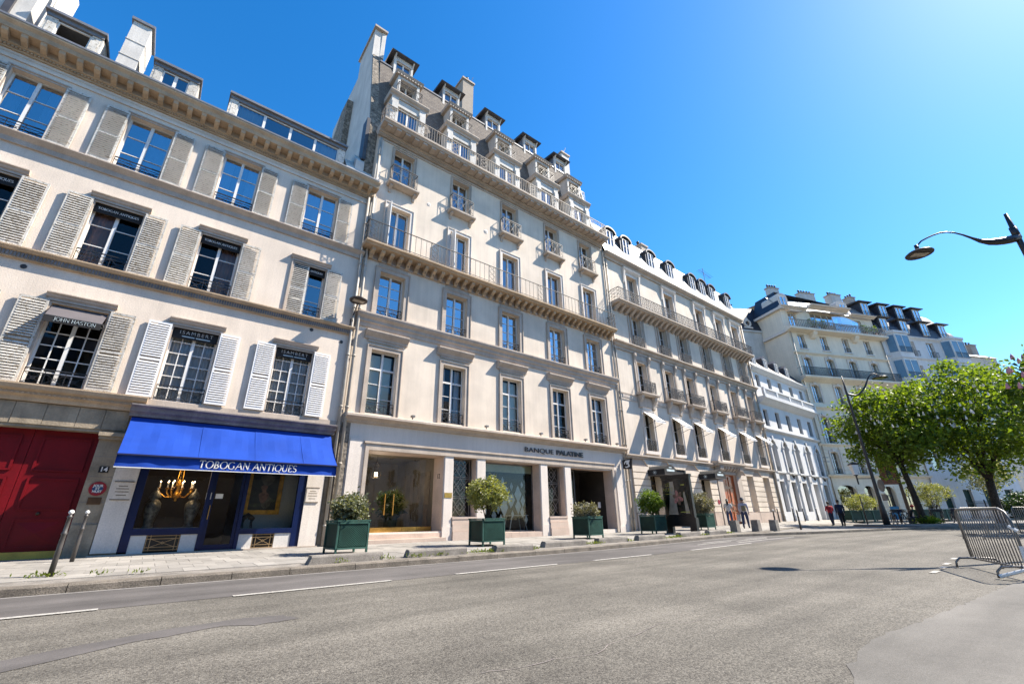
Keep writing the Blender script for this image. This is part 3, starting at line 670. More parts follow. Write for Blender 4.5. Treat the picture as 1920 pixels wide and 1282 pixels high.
mb = MB(); mb.box(X0, X1-.01, -.05, .003, 14.66, 14.74); mb.box(X0, X1-.01, -.02, .003, 14.86, 14.88); B1.P('frieze_fillet', mb.mesh('frieze_fillet', 'stucco'))
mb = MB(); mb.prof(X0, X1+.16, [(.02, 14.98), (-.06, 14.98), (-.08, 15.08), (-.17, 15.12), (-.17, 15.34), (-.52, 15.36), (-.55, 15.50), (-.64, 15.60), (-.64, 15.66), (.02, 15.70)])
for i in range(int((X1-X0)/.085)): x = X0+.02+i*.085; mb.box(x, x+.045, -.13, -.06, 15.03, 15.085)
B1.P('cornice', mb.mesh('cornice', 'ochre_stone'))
mo = MB(); mo.prof(-.075, .075, [(-.16, 15.14), (-.36, 15.17), (-.47, 15.24), (-.50, 15.355), (-.16, 15.355)]); mom = mo.mesh('modillion', 'ochre_stone')
for i in range(42): B1.P('modillion', mom, X0+.3+i*.43, 0, 0)
mb = MB(); mb.box(X0, X1+.1, -.66, -.60, 15.66, 15.73); B1.P('gutter', mb.mesh('gutter', 'zinc'))
# windows, hoods, shutters
def shutter_mesh(w, h, mat):
    f = MB(); s_ = .055; d = .022
    f.box(-w/2, -w/2+s_, -d, d, 0, h); f.box(w/2-s_, w/2, -d, d, 0, h)
    for z0, z1 in ((0, .09), (h*.47, h*.47+.07), (h-.07, h)): f.box(-w/2+s_, w/2-s_, -d, d, z0, z1)
    l = MB(); n = int(h/.084)
    for i in range(n):
        z = .10+(h-.18)*(i+.5)/n
        if h*.465 < z < h*.505: continue
        l.prof(-w/2+s_, w/2-s_, [(-.034, z-.010), (-.034, z-.042), (.022, z+.010), (.022, z+.030)])
    return f.mesh('shutter', mat), l.mesh('louvres', mat)
SM = {m: {h: shutter_mesh(.60, h, m) for h in (2.26, 2.44)} for m in ('old_paint', 'shutter_white')}
def shutter(x, z, h, mat, ang=0., y=-.06):
    ang = ang+random.uniform(-.05, .05)
    f, l = SM[mat][h]; o = B1.P('shutter', f, x, y, z, rot=(0, 0, ang)); tag(link('louvres', l, o), kind='stuff'); return o
def lintel(c, z, w, m='limestone_trim'):
    mb = MB(); mb.box(c-w/2, c+w/2, -.05, .003, z, z+.10); mb.prof(c-w/2-.05, c+w/2+.05, [(.01, z+.10), (-.08, z+.10), (-.12, z+.18), (-.16, z+.20), (-.16, z+.23), (.01, z+.25)])
    return B1.P('window_hood', mb.mesh('window_hood', m))
for i, c in enumerate(c1):
    if True:
        window(B1, c, 12.12, 1.24, 2.24, 3, 1, y=.22, glass='glass_blue', curtain=[None, ('sides', 'curtain_blue'), ('right', 'curtain_blue'), ('full', 'curtain_blue') if 0 else ('sides', 'curtain_blue'), ('left', 'curtain_rose')][i])
        B1.P('railing', rail_mesh(1.22, .42, 'x'), c, .05, 12.13)
        shutter(c-.95, 12.12, 2.26, 'old_paint'); shutter(c+.95, 12.12, 2.26, 'old_paint')
        mb = MB(); surround(mb, c-.62, c+.62, 12.10, 14.36, .07, .02); B1.P('window_surround', mb.mesh('window_surround', 'limestone_trim'))
    window(B1, c, 8.42, 1.22, 2.24, 3, 1, y=.24, curtain=[None, None, ('left', 'curtain_rose'), ('right', 'curtain_rose'), None][i], glass='glass_low' if i < 4 else 'glass')
    B1.P('railing', rail_mesh(1.2, .50, 'x'), c, .06, 8.43); lintel(c, 10.68, 1.42)
    if i == 4: o = shutter(c-.33, 8.44, 2.26, 'old_paint', 0, .04)
    else: shutter(c-.95, 8.44, 2.26, 'old_paint', .05 if i == 2 else 0)
    shutter(c+.95, 8.44, 2.26, 'old_paint', -.04 if i == 2 else 0)
    mb = MB(); surround(mb, c-.61, c+.61, 8.43, 10.62, .06, .02); B1.P('window_surround', mb.mesh('window_surround', 'limestone_trim'))
    sg = B1.P('blind_box', MB().box(-.6, .6, -.02, .02, -.16, .16).mesh('blind_box', 'black_cloth'), c, .10, 10.48)
    link('lettering', serif_mesh('TOBOGAN ANTIQUES', .078, 'letter_white', .15), sg, (0, -.027, 0))
    window(B1, c, 4.58, 1.26, 2.44, 6, 2, y=.24, curtain=('full', 'curtain') if i > 2 else None, glass='glass_low')
    B1.P('railing', rail_mesh(1.24, .48, 'x'), c, .06, 4.60); lintel(c, 7.06, 1.46)
    wm = 'shutter_white' if i > 2 else 'old_paint'
    shutter(c-.97, 4.62, 2.44, wm, .03 if i == 2 else 0); shutter(c+.97, 4.62, 2.44, wm)
    mb = MB(); surround(mb, c-.63, c+.63, 4.62, 7.0, .06, .02); B1.P('window_surround', mb.mesh('window_surround', 'limestone_trim'))
    if i > 2:
        sg = B1.P('blind_box', MB().box(-.62, .62, -.02, .02, -.17, .17).mesh('blind_box', 'black_cloth'), c, .10, 6.85)
        link('lettering', text_mesh('ISAMBERT', .17, 'letter_white', .004, -.004, 1.3), sg, (.02, -.026, .04), FRONT); link('small_print', MB().box(-.36, -.02, -.026, -.021, -.105, -.075).box(.02, .42, -.026, -.021, -.105, -.075).mesh('small_print', 'film'), sg)
    elif i == 2:                                         # small folded-out awning in the window
        a = MB(); a.quad((-.6, .06, 0), (.6, .06, 0), (.6, -.34, -.44), (-.6, -.34, -.44)); a.quad((-.6, .07, .005), (-.6, -.33, -.435), (.6, -.33, -.435), (.6, .07, .005))
        aw = B1.P('window_awning', a.mesh('window_awning', 'grey_cloth'), c, 0, 6.96)
        link('valance', MB().box(-.6, .6, -.35, -.34, -.64, -.44).mesh('valance', 'black_cloth'), aw); link('lettering', serif_mesh('JOHN HASTON', .10, 'film', .09), aw, (.05, -.356, -.53))
        link('awning_arm', MB().bar((-.62, .1, -.46), (-.62, -.34, -.45), .012).bar((.62, .1, -.46), (.62, -.34, -.45), .012).bar((-.64, -.345, -.445), (.64, -.345, -.445), .012).mesh('awning_arm', 'galvanised'), aw)
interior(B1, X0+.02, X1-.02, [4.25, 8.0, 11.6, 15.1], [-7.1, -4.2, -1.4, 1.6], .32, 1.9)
# carriage door
dr = B1.P('carriage_door', MB().box(-1.345, -.006, -.03, .03, 0, 3.2).box(.006, 1.345, -.03, .03, 0, 3.2).mesh('carriage_door', 'red_door'), -2.80, .36, .28)
for s_ in (-1, 1):
    for z0, z1 in ((.22, .95), (1.15, 1.95), (2.12, 3.02)):
        p = MB(); w = .50; p.box(-w, w, -.012, .002, z0, z1); p.box(-w, -w+.05, -.035, .002, z0, z1); p.box(w-.05, w, -.035, .002, z0, z1); p.box(-w, w, -.034, .002, z0, z0+.05); p.box(-w, w, -.034, .002, z1-.05, z1)
        if z0 < .5:
            q = [(-w+.1, z0+.1), (w-.1, z0+.1), (w-.1, z1-.1), (-w+.1, z1-.1)]; cxx, czz = 0, (z0+z1)/2
            for i in range(4): p.poly([(q[i][0], -.013, q[i][1]), (q[(i+1) % 4][0], -.013, q[(i+1) % 4][1]), (cxx, -.05, czz)])
        link('door_panel', p.mesh('door_panel', 'red_door'), dr, (s_*.69, -.03, 0))
link('door_knob', MB().lathe([(0, -.05), (.035, -.045), (.045, -.02), (.02, 0), (.02, .03)], n=10).mesh('door_knob', 'bronze', True), dr, (.62, -.06, 1.06), (R(-90), 0, 0))
link('threshold', MB().box(-1.345, 1.345, -.10, -.031, -.02, .17).mesh('threshold', 'yellow_paint'), dr, (0, 0, -.01))
# signs beside the door
pl_ = B1.P('number_plate', MB().box(-.105, .105, -.012, 0, -.085, .085).mesh('number_plate', 'black_plate'), -1.15, -.004, 2.48); link('numeral', text_mesh('14', .17, 'letter_white', .003, .004), pl_, (0, -.015, 0), FRONT)
sg = tag(link('round_sign', MB().lathe([(0, -.010), (.185, -.010), (.185, .004)], n=28).mesh('round_sign', 'sign_red'), None, (-1.15, 16.985, 1.97), FRONT), 'round red and blue sign reading JOUR ET NUIT beside the red door', 'sign')
sg.rotation_euler = (R(-90), 0, 0)
link('centre_disc', MB().lathe([(0, -.0125), (.115, -.0125), (.115, -.005)], n=24).mesh('centre_disc', 'sign_blue'), sg)
for t_, z in (('JOUR', .075), ('ET', 0), ('NUIT', -.075)): link('lettering', text_mesh(t_, .085, 'letter_white', .002, .002), sg, (0, -z, -.016), (R(180), 0, 0))
B1.P('brown_plate', MB().box(-.14, .14, -.015, 0, -.09, .09).mesh('brown_plate', 'brown_plate'), -1.14, -.004, 1.655)
# shop front
for q in ((-.90, -.36, -.06, .004, .34, 4.0), (4.24, 4.80, -.06, .004, .25, 4.0)): B1.P('shop_pilaster', MB().box(*q).mesh('shop_pilaster', 'pale_stone'))
for x, z in ((-.62, 1.93), (4.47, 1.91)):
    pq = B1.P('stone_plaque', MB().box(-.2, .2, -.02, 0, -.23, .23).mesh('stone_plaque', 'pale_stone'), x, -.062, z)
    mb = MB(); mb.box(-.215, .215, -.03, 0, -.25, -.225); mb.box(-.215, .215, -.03, 0, .225, .25)
    for zz, w in ((.12, .1), (.05, .14), (-.03, .15), (-.12, .11)): mb.box(-w, w, -.022, 0, zz-.012, zz+.012)
    link('engraving', mb.mesh('engraving', 'engraved'), pq)
mb = MB()
mb.box(-.355, -.15, -.02, .14, .34, 4.0); mb.box(1.40, 1.50, -.02, .14, .34, 4.0); mb.box(2.38, 2.48, -.02, .14, .30, 4.0); mb.box(3.98, 4.235, -.02, .14, .26, 4.0)
mb.box(-.15, 1.40, -.03, .14, .76, .93); mb.box(2.48, 3.98, -.03, .14, .72, .87); mb.box(-.15, 1.40, -.01, .13, 3.0, 4.0); mb.box(2.48, 3.98, -.01, .13, 3.0, 4.0); mb.box(1.50, 2.38, -.01, .13, 2.9, 4.0)
B1.P('shop_frame', mb.mesh('shop_frame', 'blue_paint'))
for q in ((-.15, .20, 0, .1, .30, .757), (1.0, 1.40, 0, .1, .30, .757), (2.48, 2.86, 0, .1, .28, .718), (3.5, 3.98, 0, .1, .28, .718)): B1.P('stallriser', MB().box(*q).mesh('stallriser', 'marble'))
for x0, x1, z0, z1 in ((.20, 1.0, .34, .757), (2.86, 3.5, .30, .718)):
    bk = B1.P('vent_grille', MB().box(x0, x1, .06, .07, z0, z1).mesh('vent_grille', 'black_plate'))
    g_ = MB(); t = .012
    for x in (x0+.02, x0+.11, x1-.11, x1-.02): g_.bar((x, .02, z0), (x, .02, z1), t)
    for z in (z0+.02, z0+.10, z1-.10, z1-.02): g_.bar((x0, .015, z), (x1, .015, z), t)
    g_.bar((x0+.11, .02, z0+.1), (x1-.11, .02, z1-.1), t*.8); g_.bar((x0+.11, .02, z1-.1), (x1-.11, .02, z0+.1), t*.8); g_.ring(((x0+x1)/2, .015, (z0+z1)/2), .03, .01, 8)
    link('brass_bars', g_.mesh('brass_bars', 'brass_bar'), bk)
mb = MB(); mb.box(-.95, 4.85, -.10, .05, .05, .34 if 0 else .30); B1.P('shop_plinth', mb.mesh('shop_plinth', 'limestone_trim'))
def gl(bb, name, x0, x1, z0, z1, y, g_='glass_shop'): return bb.P(name, MB().quad((x0, y, z0), (x1, y, z0), (x1, y, z1), (x0, y, z1)).mesh(name, g_))
gl(B1, 'shop_window', -.15, 1.40, .93, 3.0, .06); gl(B1, 'shop_window', 2.48, 3.98, .87, 3.0, .06)
sdoor = B1.P('shop_door', MB().box(-.44, -.34, -.03, .03, 0, 2.55).box(.34, .44, -.03, .03, 0, 2.55).box(-.34, .34, -.03, .03, 0, .14).box(-.34, .34, -.03, .03, 2.42, 2.55).mesh('shop_door', 'blue_paint'), 1.94, .07, .31)
link('pane', MB().quad((-.34, 0, .14), (.34, 0, .14), (.34, 0, 2.42), (-.34, 0, 2.42)).mesh('pane', 'glass_shop'), sdoor)
link('handle', MB().bar((-.39, -.06, .85), (-.39, -.06, 1.25), .014).mesh('handle', 'brass'), sdoor); link('notice', MB().box(-.1, .1, -.012, -.008, -.07, .07).mesh('notice', 'letter_white'), sdoor, (-.20, 0, 1.52)); link('notice', MB().box(-.07, .07, -.036, -.032, -.10, .10).mesh('notice', 'letter_white'), sdoor, (-.48, 0, 1.52))
# shop interior
mb = MB(); mb.quad((-.33, 3.2, .3), (2.44, 3.2, .3), (2.44, 3.2, 3.98), (-.33, 3.2, 3.98)); mb.quad((-.33, .15, .30), (4.2, .15, .30), (4.2, 3.2, .30), (-.33, 3.2, .30)); mb.quad((-.33, .15, 3.98), (4.2, .15, 3.98), (4.2, 3.2, 3.98), (-.33, 3.2, 3.98))
mb.quad((-.33, .15, .3), (-.33, 3.2, .3), (-.33, 3.2, 3.98), (-.33, .15, 3.98)); B1.P('shop_interior', mb.mesh('shop_interior', 'dark_room'))
mb = MB(); mb.quad((2.46, .95, .3), (4.2, .95, .3), (4.2, .95, 3.9), (2.46, .95, 3.9)); mb.quad((4.2, .15, .3), (4.2, .95, .3), (4.2, .95, 3.9), (4.2, .15, 3.9)); mb.quad((2.46, .15, .3), (2.46, .95, .3), (2.46, .95, 3.9), (2.46, .15, 3.9)); B1.P('display_back', mb.mesh('display_back', 'grey_wall'))
for q in ((-.14, 1.39, .15, .9, .86, .945), (2.49, 3.97, .15, .9, .80, .885)): B1.P('display_shelf', MB().box(*q).mesh('display_shelf', 'marble'))
# awning
XA0, XA1 = -.90, 4.80; p_ = 1.32
a = MB(); n = 30
def sag(i, t): return .035*math.sin(PI*t)*(1+.5*math.sin(i*.9)+.35*math.sin(i*2.3+t*4))
for i in range(n):
    xa, xb = XA0+(XA1-XA0)*i/n, XA0+(XA1-XA0)*(i+1)/n
    for k in range(6):
        t0, t1 = k/6, (k+1)/6; a.quad((xa, -.10-t0*(p_-.1), 3.98-1.19*t0-sag(i, t0)), (xb, -.10-t0*(p_-.1), 3.98-1.19*t0-sag(i+1, t0)), (xb, -.10-t1*(p_-.1), 3.98-1.19*t1-sag(i+1, t1)), (xa, -.10-t1*(p_-.1), 3.98-1.19*t1-sag(i, t1)))
aw = B1.P('awning', a.mesh('awning', 'blue_awning', True)); tag(aw, 'bright blue fabric awning lettered TOBOGAN ANTIQUES')
for xs_ in (.9, 2.35, 3.75):
    q = MB()
    for k in range(6): t0, t1 = k/6, (k+1)/6; q.quad((xs_-.02, -.10-t0*(p_-.1), 3.985-1.19*t0-.035*math.sin(PI*t0)+.004), (xs_+.02, -.10-t0*(p_-.1), 3.985-1.19*t0-.035*math.sin(PI*t0)+.004), (xs_+.02, -.10-t1*(p_-.1), 3.985-1.19*t1-.035*math.sin(PI*t1)+.004), (xs_-.02, -.10-t1*(p_-.1), 3.985-1.19*t1-.035*math.sin(PI*t1)+.004))
    link('seam', q.mesh('seam', 'blue_awning'), aw)
v = MB(); n = 90
for i in range(n):
    xa, xb = XA0+(XA1-XA0)*i/n, XA0+(XA1-XA0)*(i+1)/n
    wv = lambda x: -p_-.012+.012*math.sin(x*5.3)+.01*math.sin(x*11+1)
    v.quad((xa, -p_+.07, 2.79), (xb, -p_+.07, 2.79), (xb, wv(xb)+.06, 2.47), (xa, wv(xa)+.06, 2.47))
link('valance', v.mesh('valance', 'blue_awning', True), aw); link('front_bar', MB().box(XA0-.01, XA1+.01, -p_-.02, -p_+.09, 2.765, 2.80).mesh('front_bar', 'navy_cloth'), aw)
link('valance_hem', MB().box(XA0, XA1, -p_+.03, -p_+.044, 2.445, 2.465).mesh('valance_hem', 'letter_white'), aw)
link('lettering', serif_mesh('TOBOGAN ANTIQUES', .20, 'letter_white', .14, .08), aw, ((XA0+XA1)/2+.30, -p_+.030, 2.625))
s_ = MB()
for x in (XA0+.003, XA1-.003): s_.poly([(x, -.1, 3.96), (x, -p_, 2.79), (x, -p_, 2.50), (x, -p_+.06, 2.50), (x, -.1, 3.70)])
link('side_cloth', s_.mesh('side_cloth', 'navy_cloth'), aw)
link('awning_box', MB().box(XA0, XA1, -.12, .0, 3.93, 4.0).mesh('awning_box', 'navy_cloth'), aw)
# roof of building 1
mb = MB(); mb.quad((X0, -.2, 15.68), (X1, -.2, 15.68), (X1, 2.2, 17.6), (X0, 2.2, 17.6)); mb.quad((X0, 2.2, 17.6), (X1, 2.2, 17.6), (X1, 9, 18.6), (X0, 9, 18.6)); B1.P('roof', mb.mesh('roof', 'zinc'))
def zdormer(x0, x1, zt, nw, open_=False, y=.30, cur=None):
    mb = MB(); zb0 = 15.9
    mb.box(x0+.10, x0+.32, y, y+.25, zb0, zt-.16); mb.box(x1-.32, x1-.10, y, y+.25, zb0, zt-.16); mb.box(x0+.02, x0+.10, y+.01, y+2.2, zb0, zt-.10); mb.box(x1-.10, x1-.02, y+.01, y+2.2, zb0, zt-.10)
    mb.box(x0+.02, x1-.02, y-.02, y+.28, zb0-.25, zb0+.01); d = B1.P('dormer', mb.mesh('dormer', 'old_paint'))
    link('dormer_roof', MB().box(x0-.04, x1+.04, y-.14, y+2.6, zt-.10, zt).box(x0+.02, x1-.02, y-.04, y+.2, zt-.26, zt-.10).mesh('dormer_roof', 'zinc'), d)
    w = (x1-x0-.64)/nw
    for i in range(nw):
        xc = x0+.32+w*(i+.5)
        f = MB(); h = zt-.28-zb0; f.box(xc-w/2, xc-w/2+.05, y+.05, y+.11, zb0, zb0+h); f.box(xc+w/2-.05, xc+w/2, y+.05, y+.11, zb0, zb0+h); f.box(xc-w/2+.05, xc+w/2-.05, y+.05, y+.11, zb0+h-.05, zb0+h)
        link('window_frame', f.mesh('window_frame', 'white_paint'), d)
        if not open_: link('pane', MB().quad((xc-w/2+.05, y+.08, zb0), (xc+w/2-.05, y+.08, zb0), (xc+w/2-.05, y+.08, zb0+h-.05), (xc-w/2+.05, y+.08, zb0+h-.05)).mesh('pane', 'glass'), d)
        if cur and i in cur: link('curtain', curtain_mesh(w-.14, h, 'curtain', i), d, (xc, y+.2, zb0))
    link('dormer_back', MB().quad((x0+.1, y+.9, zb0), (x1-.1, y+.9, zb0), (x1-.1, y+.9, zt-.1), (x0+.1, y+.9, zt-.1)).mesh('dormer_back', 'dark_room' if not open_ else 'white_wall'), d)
zdormer(-6.4, -4.88, 17.52, 1, True); zdormer(-3.47, -2.0, 17.52, 2); zdormer(-.98, 3.78, 17.63, 4, cur=(0, 3))
mb = MB(); mb.box(-4.43, -3.88, .30, 1.5, 15.9, 18.85)
for z in (17.05, 17.85): mb.box(-4.45, -3.86, .28, 1.52, z, z+.02)
B1.P('chimney', mb.mesh('chimney', 'white_wall')); B1.P('chimney_cap', MB().box(-4.5, -3.8, .22, 1.58, 18.85, 18.97).mesh('chimney_cap', 'zinc'))
mb = MB(); mb.plan([(-8.6, .4), (-6.75, .4), (-6.75, 3), (-8.6, 3)], 15.9, 21); B1.P('chimney', mb.mesh('chimney', 'white_wall')); B1.P('flue_pipe', MB().tube([(-6.45, .9, 15.9), (-6.5, 1.0, 19)], .11, 10).mesh('flue_pipe', 'white_wall', True)); B1.P('roof_hip', MB().box(-7.3, -7.12, .3, .5, 15.8, 19.5).mesh('roof_hip', 'zinc_dark'))
mb = MB(); mb.prof(3.9, 5.12, [(.2, 15.75), (.2, 16.5), (.9, 17.5), (3, 17.8), (3, 15.75)]); B1.P('parapet', mb.mesh('parapet', 'white_wall'))
# drain pipes, ventilation roses
def pipe(bb, x, z0, z1, y=-.10, r=.055, mat='pipe_paint'):
    mb = MB().tube([(x, y, z0), (x, y, z1)], r, 8)
    z = z0+.6
    while z < z1: mb.tube([(x, y, z), (x, y, z+.07)], r*1.3, 8); z += 2.1
    return bb.P('drainpipe', mb.mesh('drainpipe', mat, True))
pipe(B1, 5.02, .28, 15.0); 
for x, z in ((-4.25, 7.9), (4.72, 7.72), (3.55, 7.95)): B1.P('vent_rose', MB().lathe([(0, .0), (.07, .0), (.07, .012)], n=14).mesh('vent_rose', 'iron_grey'), x, -.014, z, rot=(R(-90), 0, 0))
B1.P('corner_joint', MB().box(4.86, 5.135, -.02, .004, .1, 3.98).mesh('corner_joint', 'old_stone'))
# goods in the shop window
def lathe_thing(name, label, cat, pr, loc, mat, n=16, group=None): return tag(link(name, MB().lathe(pr, n=n).mesh(name, mat, True), None, loc), label, cat, group)
VP = [(0, 0), (.13, 0), (.12, .05), (.11, .12), (.16, .35), (.20, .55), (.19, .68), (.12, .76), (.10, .80), (.14, .82), (.15, .85), (.12, .95), (.06, 1.02), (.03, 1.05), (.035, 1.09), (0, 1.12)]
lathe_thing('lidded_urn', 'tall lidded porcelain urn at the left of the shop window', 'urn', VP, (.16, 17.5, .945), 'porcelain'); lathe_thing('lidded_urn', 'tall lidded porcelain urn next to the shop door', 'urn', VP, (1.14, 17.55, .945), 'porcelain')
ch = thing('chandelier', 'gilt chandelier with lit candles hanging in the shop window', 'chandelier', (.66, 17.55, 1.72))
link('stem', MB().lathe([(0, -.04), (.05, -.02), (.03, .02), (.10, .08), (.13, .14), (.06, .2), (.04, .35), (.08, .4), (.05, .5), (.02, .6)], n=10).mesh('stem', 'gold', True), ch)
for i in range(10):
    a_ = 2*PI*i/10; r_ = .46 if i % 2 else .33; cx, cy2 = math.cos(a_), math.sin(a_)
    link('arm', MB().tube([(.05*cx, .05*cy2, .10), (.6*r_*cx, .6*r_*cy2, .08), (r_*.95*cx, r_*.95*cy2, .22), (r_*cx, r_*cy2, .32)], .014, 5).lathe([(.01, 0), (.045, .02), (.05, .04), (.01, .05)], (r_*cx, r_*cy2, .30), 8).mesh('arm', 'gold'), ch)
    link('candle', MB().tube([(r_*cx, r_*cy2, .33), (r_*cx, r_*cy2, .50)], .014, 6).mesh('candle', 'letter_white'), ch); link('flame_bulb', MB().lathe([(0, 0), (.018, .015), (.014, .035), (0, .055)], (r_*cx, r_*cy2, .50), 6).mesh('flame_bulb', 'bulb'), ch)
for i in range(3): a_ = 2*PI*i/3+.4; link('chain', MB().bar((.09*math.cos(a_), .09*math.sin(a_), .38), (.02*math.cos(a_), .02*math.sin(a_), 1.5), .006).mesh('chain', 'gold'), ch)
pl1 = bpy.data.lights.new('chandelier_light', 'POINT'); pl1.energy = 24; pl1.color = (1, .68, .36); pl1.shadow_soft_size = .3; link('chandelier_light', pl1, ch, (0, 0, .75))
pt = thing('framed_painting', 'gilt framed painting of a seated figure in the right shop window', 'painting', (3.12, 17.88, 1.30))
link('frame', MB().box(-.56, .56, -.06, .0, 0, .10).box(-.56, .56, -.06, 0, 1.50, 1.6).box(-.56, -.46, -.06, 0, .1, 1.5).box(.46, .56, -.06, 0, .1, 1.5).box(-.46, .46, -.04, 0, .10, .14).box(-.46, -.42, -.04, 0, .14, 1.5).box(.42, .46, -.04, 0, .14, 1.5).mesh('frame', 'gold'), pt)
link('canvas', MB().box(-.46, .46, -.02, -.005, .1, 1.5).mesh('canvas', 'painting_dark'), pt)
for (cx, cz, rx, rz, m_) in ((.05, 1.15, .22, .20, 'painting_grey'), (-.02, .86, .10, .12, 'painting_flesh'), (0, .58, .15, .20, 'painting_flesh'), (.10, .42, .18, .22, 'painting_grey'), (-.22, .30, .18, .06, 'painting_green'), (.30, .45, .10, .05, 'painting_green')):
    link('brushwork', MB().poly([(cx+rx*(1+.2*math.sin(5*q))*math.cos(q), -.024-.0015*cz, cz+rz*(1+.2*math.cos(4*q))*math.sin(q)) for q in [2*PI*i/14 for i in range(14)]]).mesh('brushwork', m_), pt)
cm = MB(); cm.tube([(-.18, 0, .26), (-.05, 0, .33), (.02, 0, .40), (.09, 0, .33), (.16, 0, .30)], [.06, .085, .07, .085, .06], 8); cm.tube([(.15, 0, .30), (.22, 0, .24), (.27, 0, .34), (.30, 0, .42), (.37, 0, .41)], [.05, .035, .028, .03, .018], 7)
for x in (-.14, -.10, .11, .15): cm.tube([(x, .03*(1 if x in (-.14, .15) else -1), .28), (x+.01, .03, .15), (x-.01, .03, 0)], [.03, .016, .014], 6)
tag(link('camel_statuette', cm.mesh('camel_statuette', 'bronze', True), None, (2.72, 17.45, .885), (0, 0, R(160))), 'dark bronze camel statuette below the gilt painting', 'statuette')
tag(link('gilt_casket', MB().box(-.40, .40, -.12, .12, 0, .22).box(-.42, .42, -.13, .13, .22, .25).box(-.12, .12, -.08, .08, .25, .30).mesh('gilt_casket', 'bronze'), None, (.66, 17.7, .945)), 'low bronze casket between the two porcelain urns', 'casket')
# ------------------------------------------------------------------ building 2: tall bank building
B2 = Bld('bank_building', 'tall cream stone apartment building with three attic rows above the bank', 13.5, .28, (13.5, 17, .28)); b = B2
X0, X1 = 5.16, 21.93
c2 = [6.58, 9.99, 13.40, 16.85, 19.98]; hw = .60
H = []
for c in c2:
    H += [(c-hw, c+hw, 5.02, 7.70, .30), (c-hw, c+hw, 9.28, 11.44, .30), (c-.56, c+.56, 12.47, 15.10, .28), (c-.54, c+.54, 16.42, 18.62, .34)]
mb = MB(); wall(mb, X0, X1, 4.6, 19.5, H); shell(mb, X0, X1, -.1, 19.5, 10); B2.P('wall', mb.mesh('wall', 'limestone'))
OP = [(6.30, 9.66, .62, 3.58, .88), (10.14, 11.32, 1.15, 3.58, .45), (11.83, 15.12, .48, 3.56, .62), (15.65, 16.81, 1.13, 3.54, .45), (17.32, 20.62, .45, 3.52, .62)]
mb = MB(); wall(mb, X0, X1, -.1, 4.6, OP, mr=1); B2.P('ground_wall', mb.mesh('ground_wall', ['pale_stone', 'pink_stone']))
# piers and joints of the ground floor
for a, c in ((9.70, 10.10), (11.36, 11.80), (15.17, 15.61), (16.86, 17.28)): B2.P('pier', MB().box(a, c, -.035, .004, .77, 3.60).box(a-.03, c+.03, -.06, .003, .1, .78).mesh('pier', 'pale_stone'))
B2.P('pier', MB().box(5.55, 6.02, -.05, .004, .1, 4.0).mesh('pier', 'pale_stone')); B2.P('pier', MB().box(20.95, 21.45, -.05, .004, .1, 3.6).box(20.85, 21.55, -.09, .003, .1, .60).mesh('pier', 'pale_stone'))
mb = MB(); mb.box(6.16, 6.30, -.07, .003, .3, 3.60); mb.box(20.64, 20.80, -.07, .003, .3, 3.60); mb.box(6.16, 20.80, -.07, .003, 3.60, 3.84); mb.box(6.10, 20.86, -.11, .004, 3.84, 3.92); B2.P('portal_surround', mb.mesh('portal_surround', 'limestone_trim'))
for a, c, zt in ((10.14, 11.32, 1.15), (15.65, 16.81, 1.13)):
    for i, (e, d) in enumerate(((.0, .42), (.0, .20), (.08, .05))):
        mb = MB(); zz = [.26, .60, .86, zt][i]; z2 = [.595, .855, zt-.09][i]; mb.box(a-.01, c+.01, -.14+i*.035, .003, zz, z2); B2.P('stone_course', mb.mesh('stone_course', 'pink_stone'))
    B2.P('window_sill', MB().box(a-.03, c+.03, -.09, .02, zt-.085, zt).mesh('window_sill', 'pink_stone'))
for k in range(7): B2.P('base_slab', MB().box(11.84+k*.47, 11.84+k*.47+.464, -.05, .003, .2, .475).mesh('base_slab', 'pink_stone'))
mb = MB(); mb.prof(X0+.05, X1+.02, [(.02, 4.58), (-.10, 4.60), (-.14, 4.68), (-.26, 4.74), (-.38, 4.78), (-.38, 4.86), (-.34, 4.90), (.02, 4.95)]); B2.P('ground_cornice', mb.mesh('ground_cornice', 'limestone_trim'))
# entrance: steps, glass doors with brass, lobby behind
B2.P('entrance_step', MB().box(6.31, 9.64, -.02, .86, .40, .57).mesh('entrance_step', 'pink_stone')); B2.P('entrance_step', MB().box(6.05, 9.70, -.36, .0, .20, .40).mesh('entrance_step', 'pink_stone'))
for k in range(5):
    xa = 6.32+k*.664
    dgl = B2.P('glass_door' if k in (1, 2, 3) else 'side_light', MB().quad((xa+.01, .84, .80), (xa+.655, .84, .80), (xa+.655, .84, 3.56), (xa+.01, .84, 3.56)).mesh('glass_door', 'glass_entry'))
    link('kick_plate', MB().box(xa+.006, xa+.658, .815, .865, .57, .80).mesh('kick_plate', 'brass'), dgl)
    if k in (1, 2):
        xh = xa+(.50 if k == 1 else .20)
        link('pull_handle', MB().tube([(xh, .76, 1.25), (xh, .76, 2.05)], .022, 8).bar((xh, .76, 1.3), (xh, .84, 1.3), .012).bar((xh, .76, 2.0), (xh, .84, 2.0), .012).mesh('pull_handle', 'brass'), dgl)
mb = MB(); xa, xb, ya, yb, za, zt = 6.0, 9.9, .89, 5.2, .56, 3.75
mb.quad((xa, yb, za), (xb, yb, za), (xb, yb, zt), (xa, yb, zt)); mb.quad((xa, ya, za), (xa, yb, za), (xa, yb, zt), (xa, ya, zt)); mb.quad((xb, ya, za), (xb, yb, za), (xb, yb, zt), (xb, ya, zt)); mb.quad((xa, ya, za), (xb, ya, za), (xb, yb, za), (xa, yb, za)); mb.quad((xa, ya, zt), (xb, ya, zt), (xb, yb, zt), (xa, yb, zt))
lob = B2.P('lobby', mb.mesh('lobby', 'lobby'))
mb = MB()
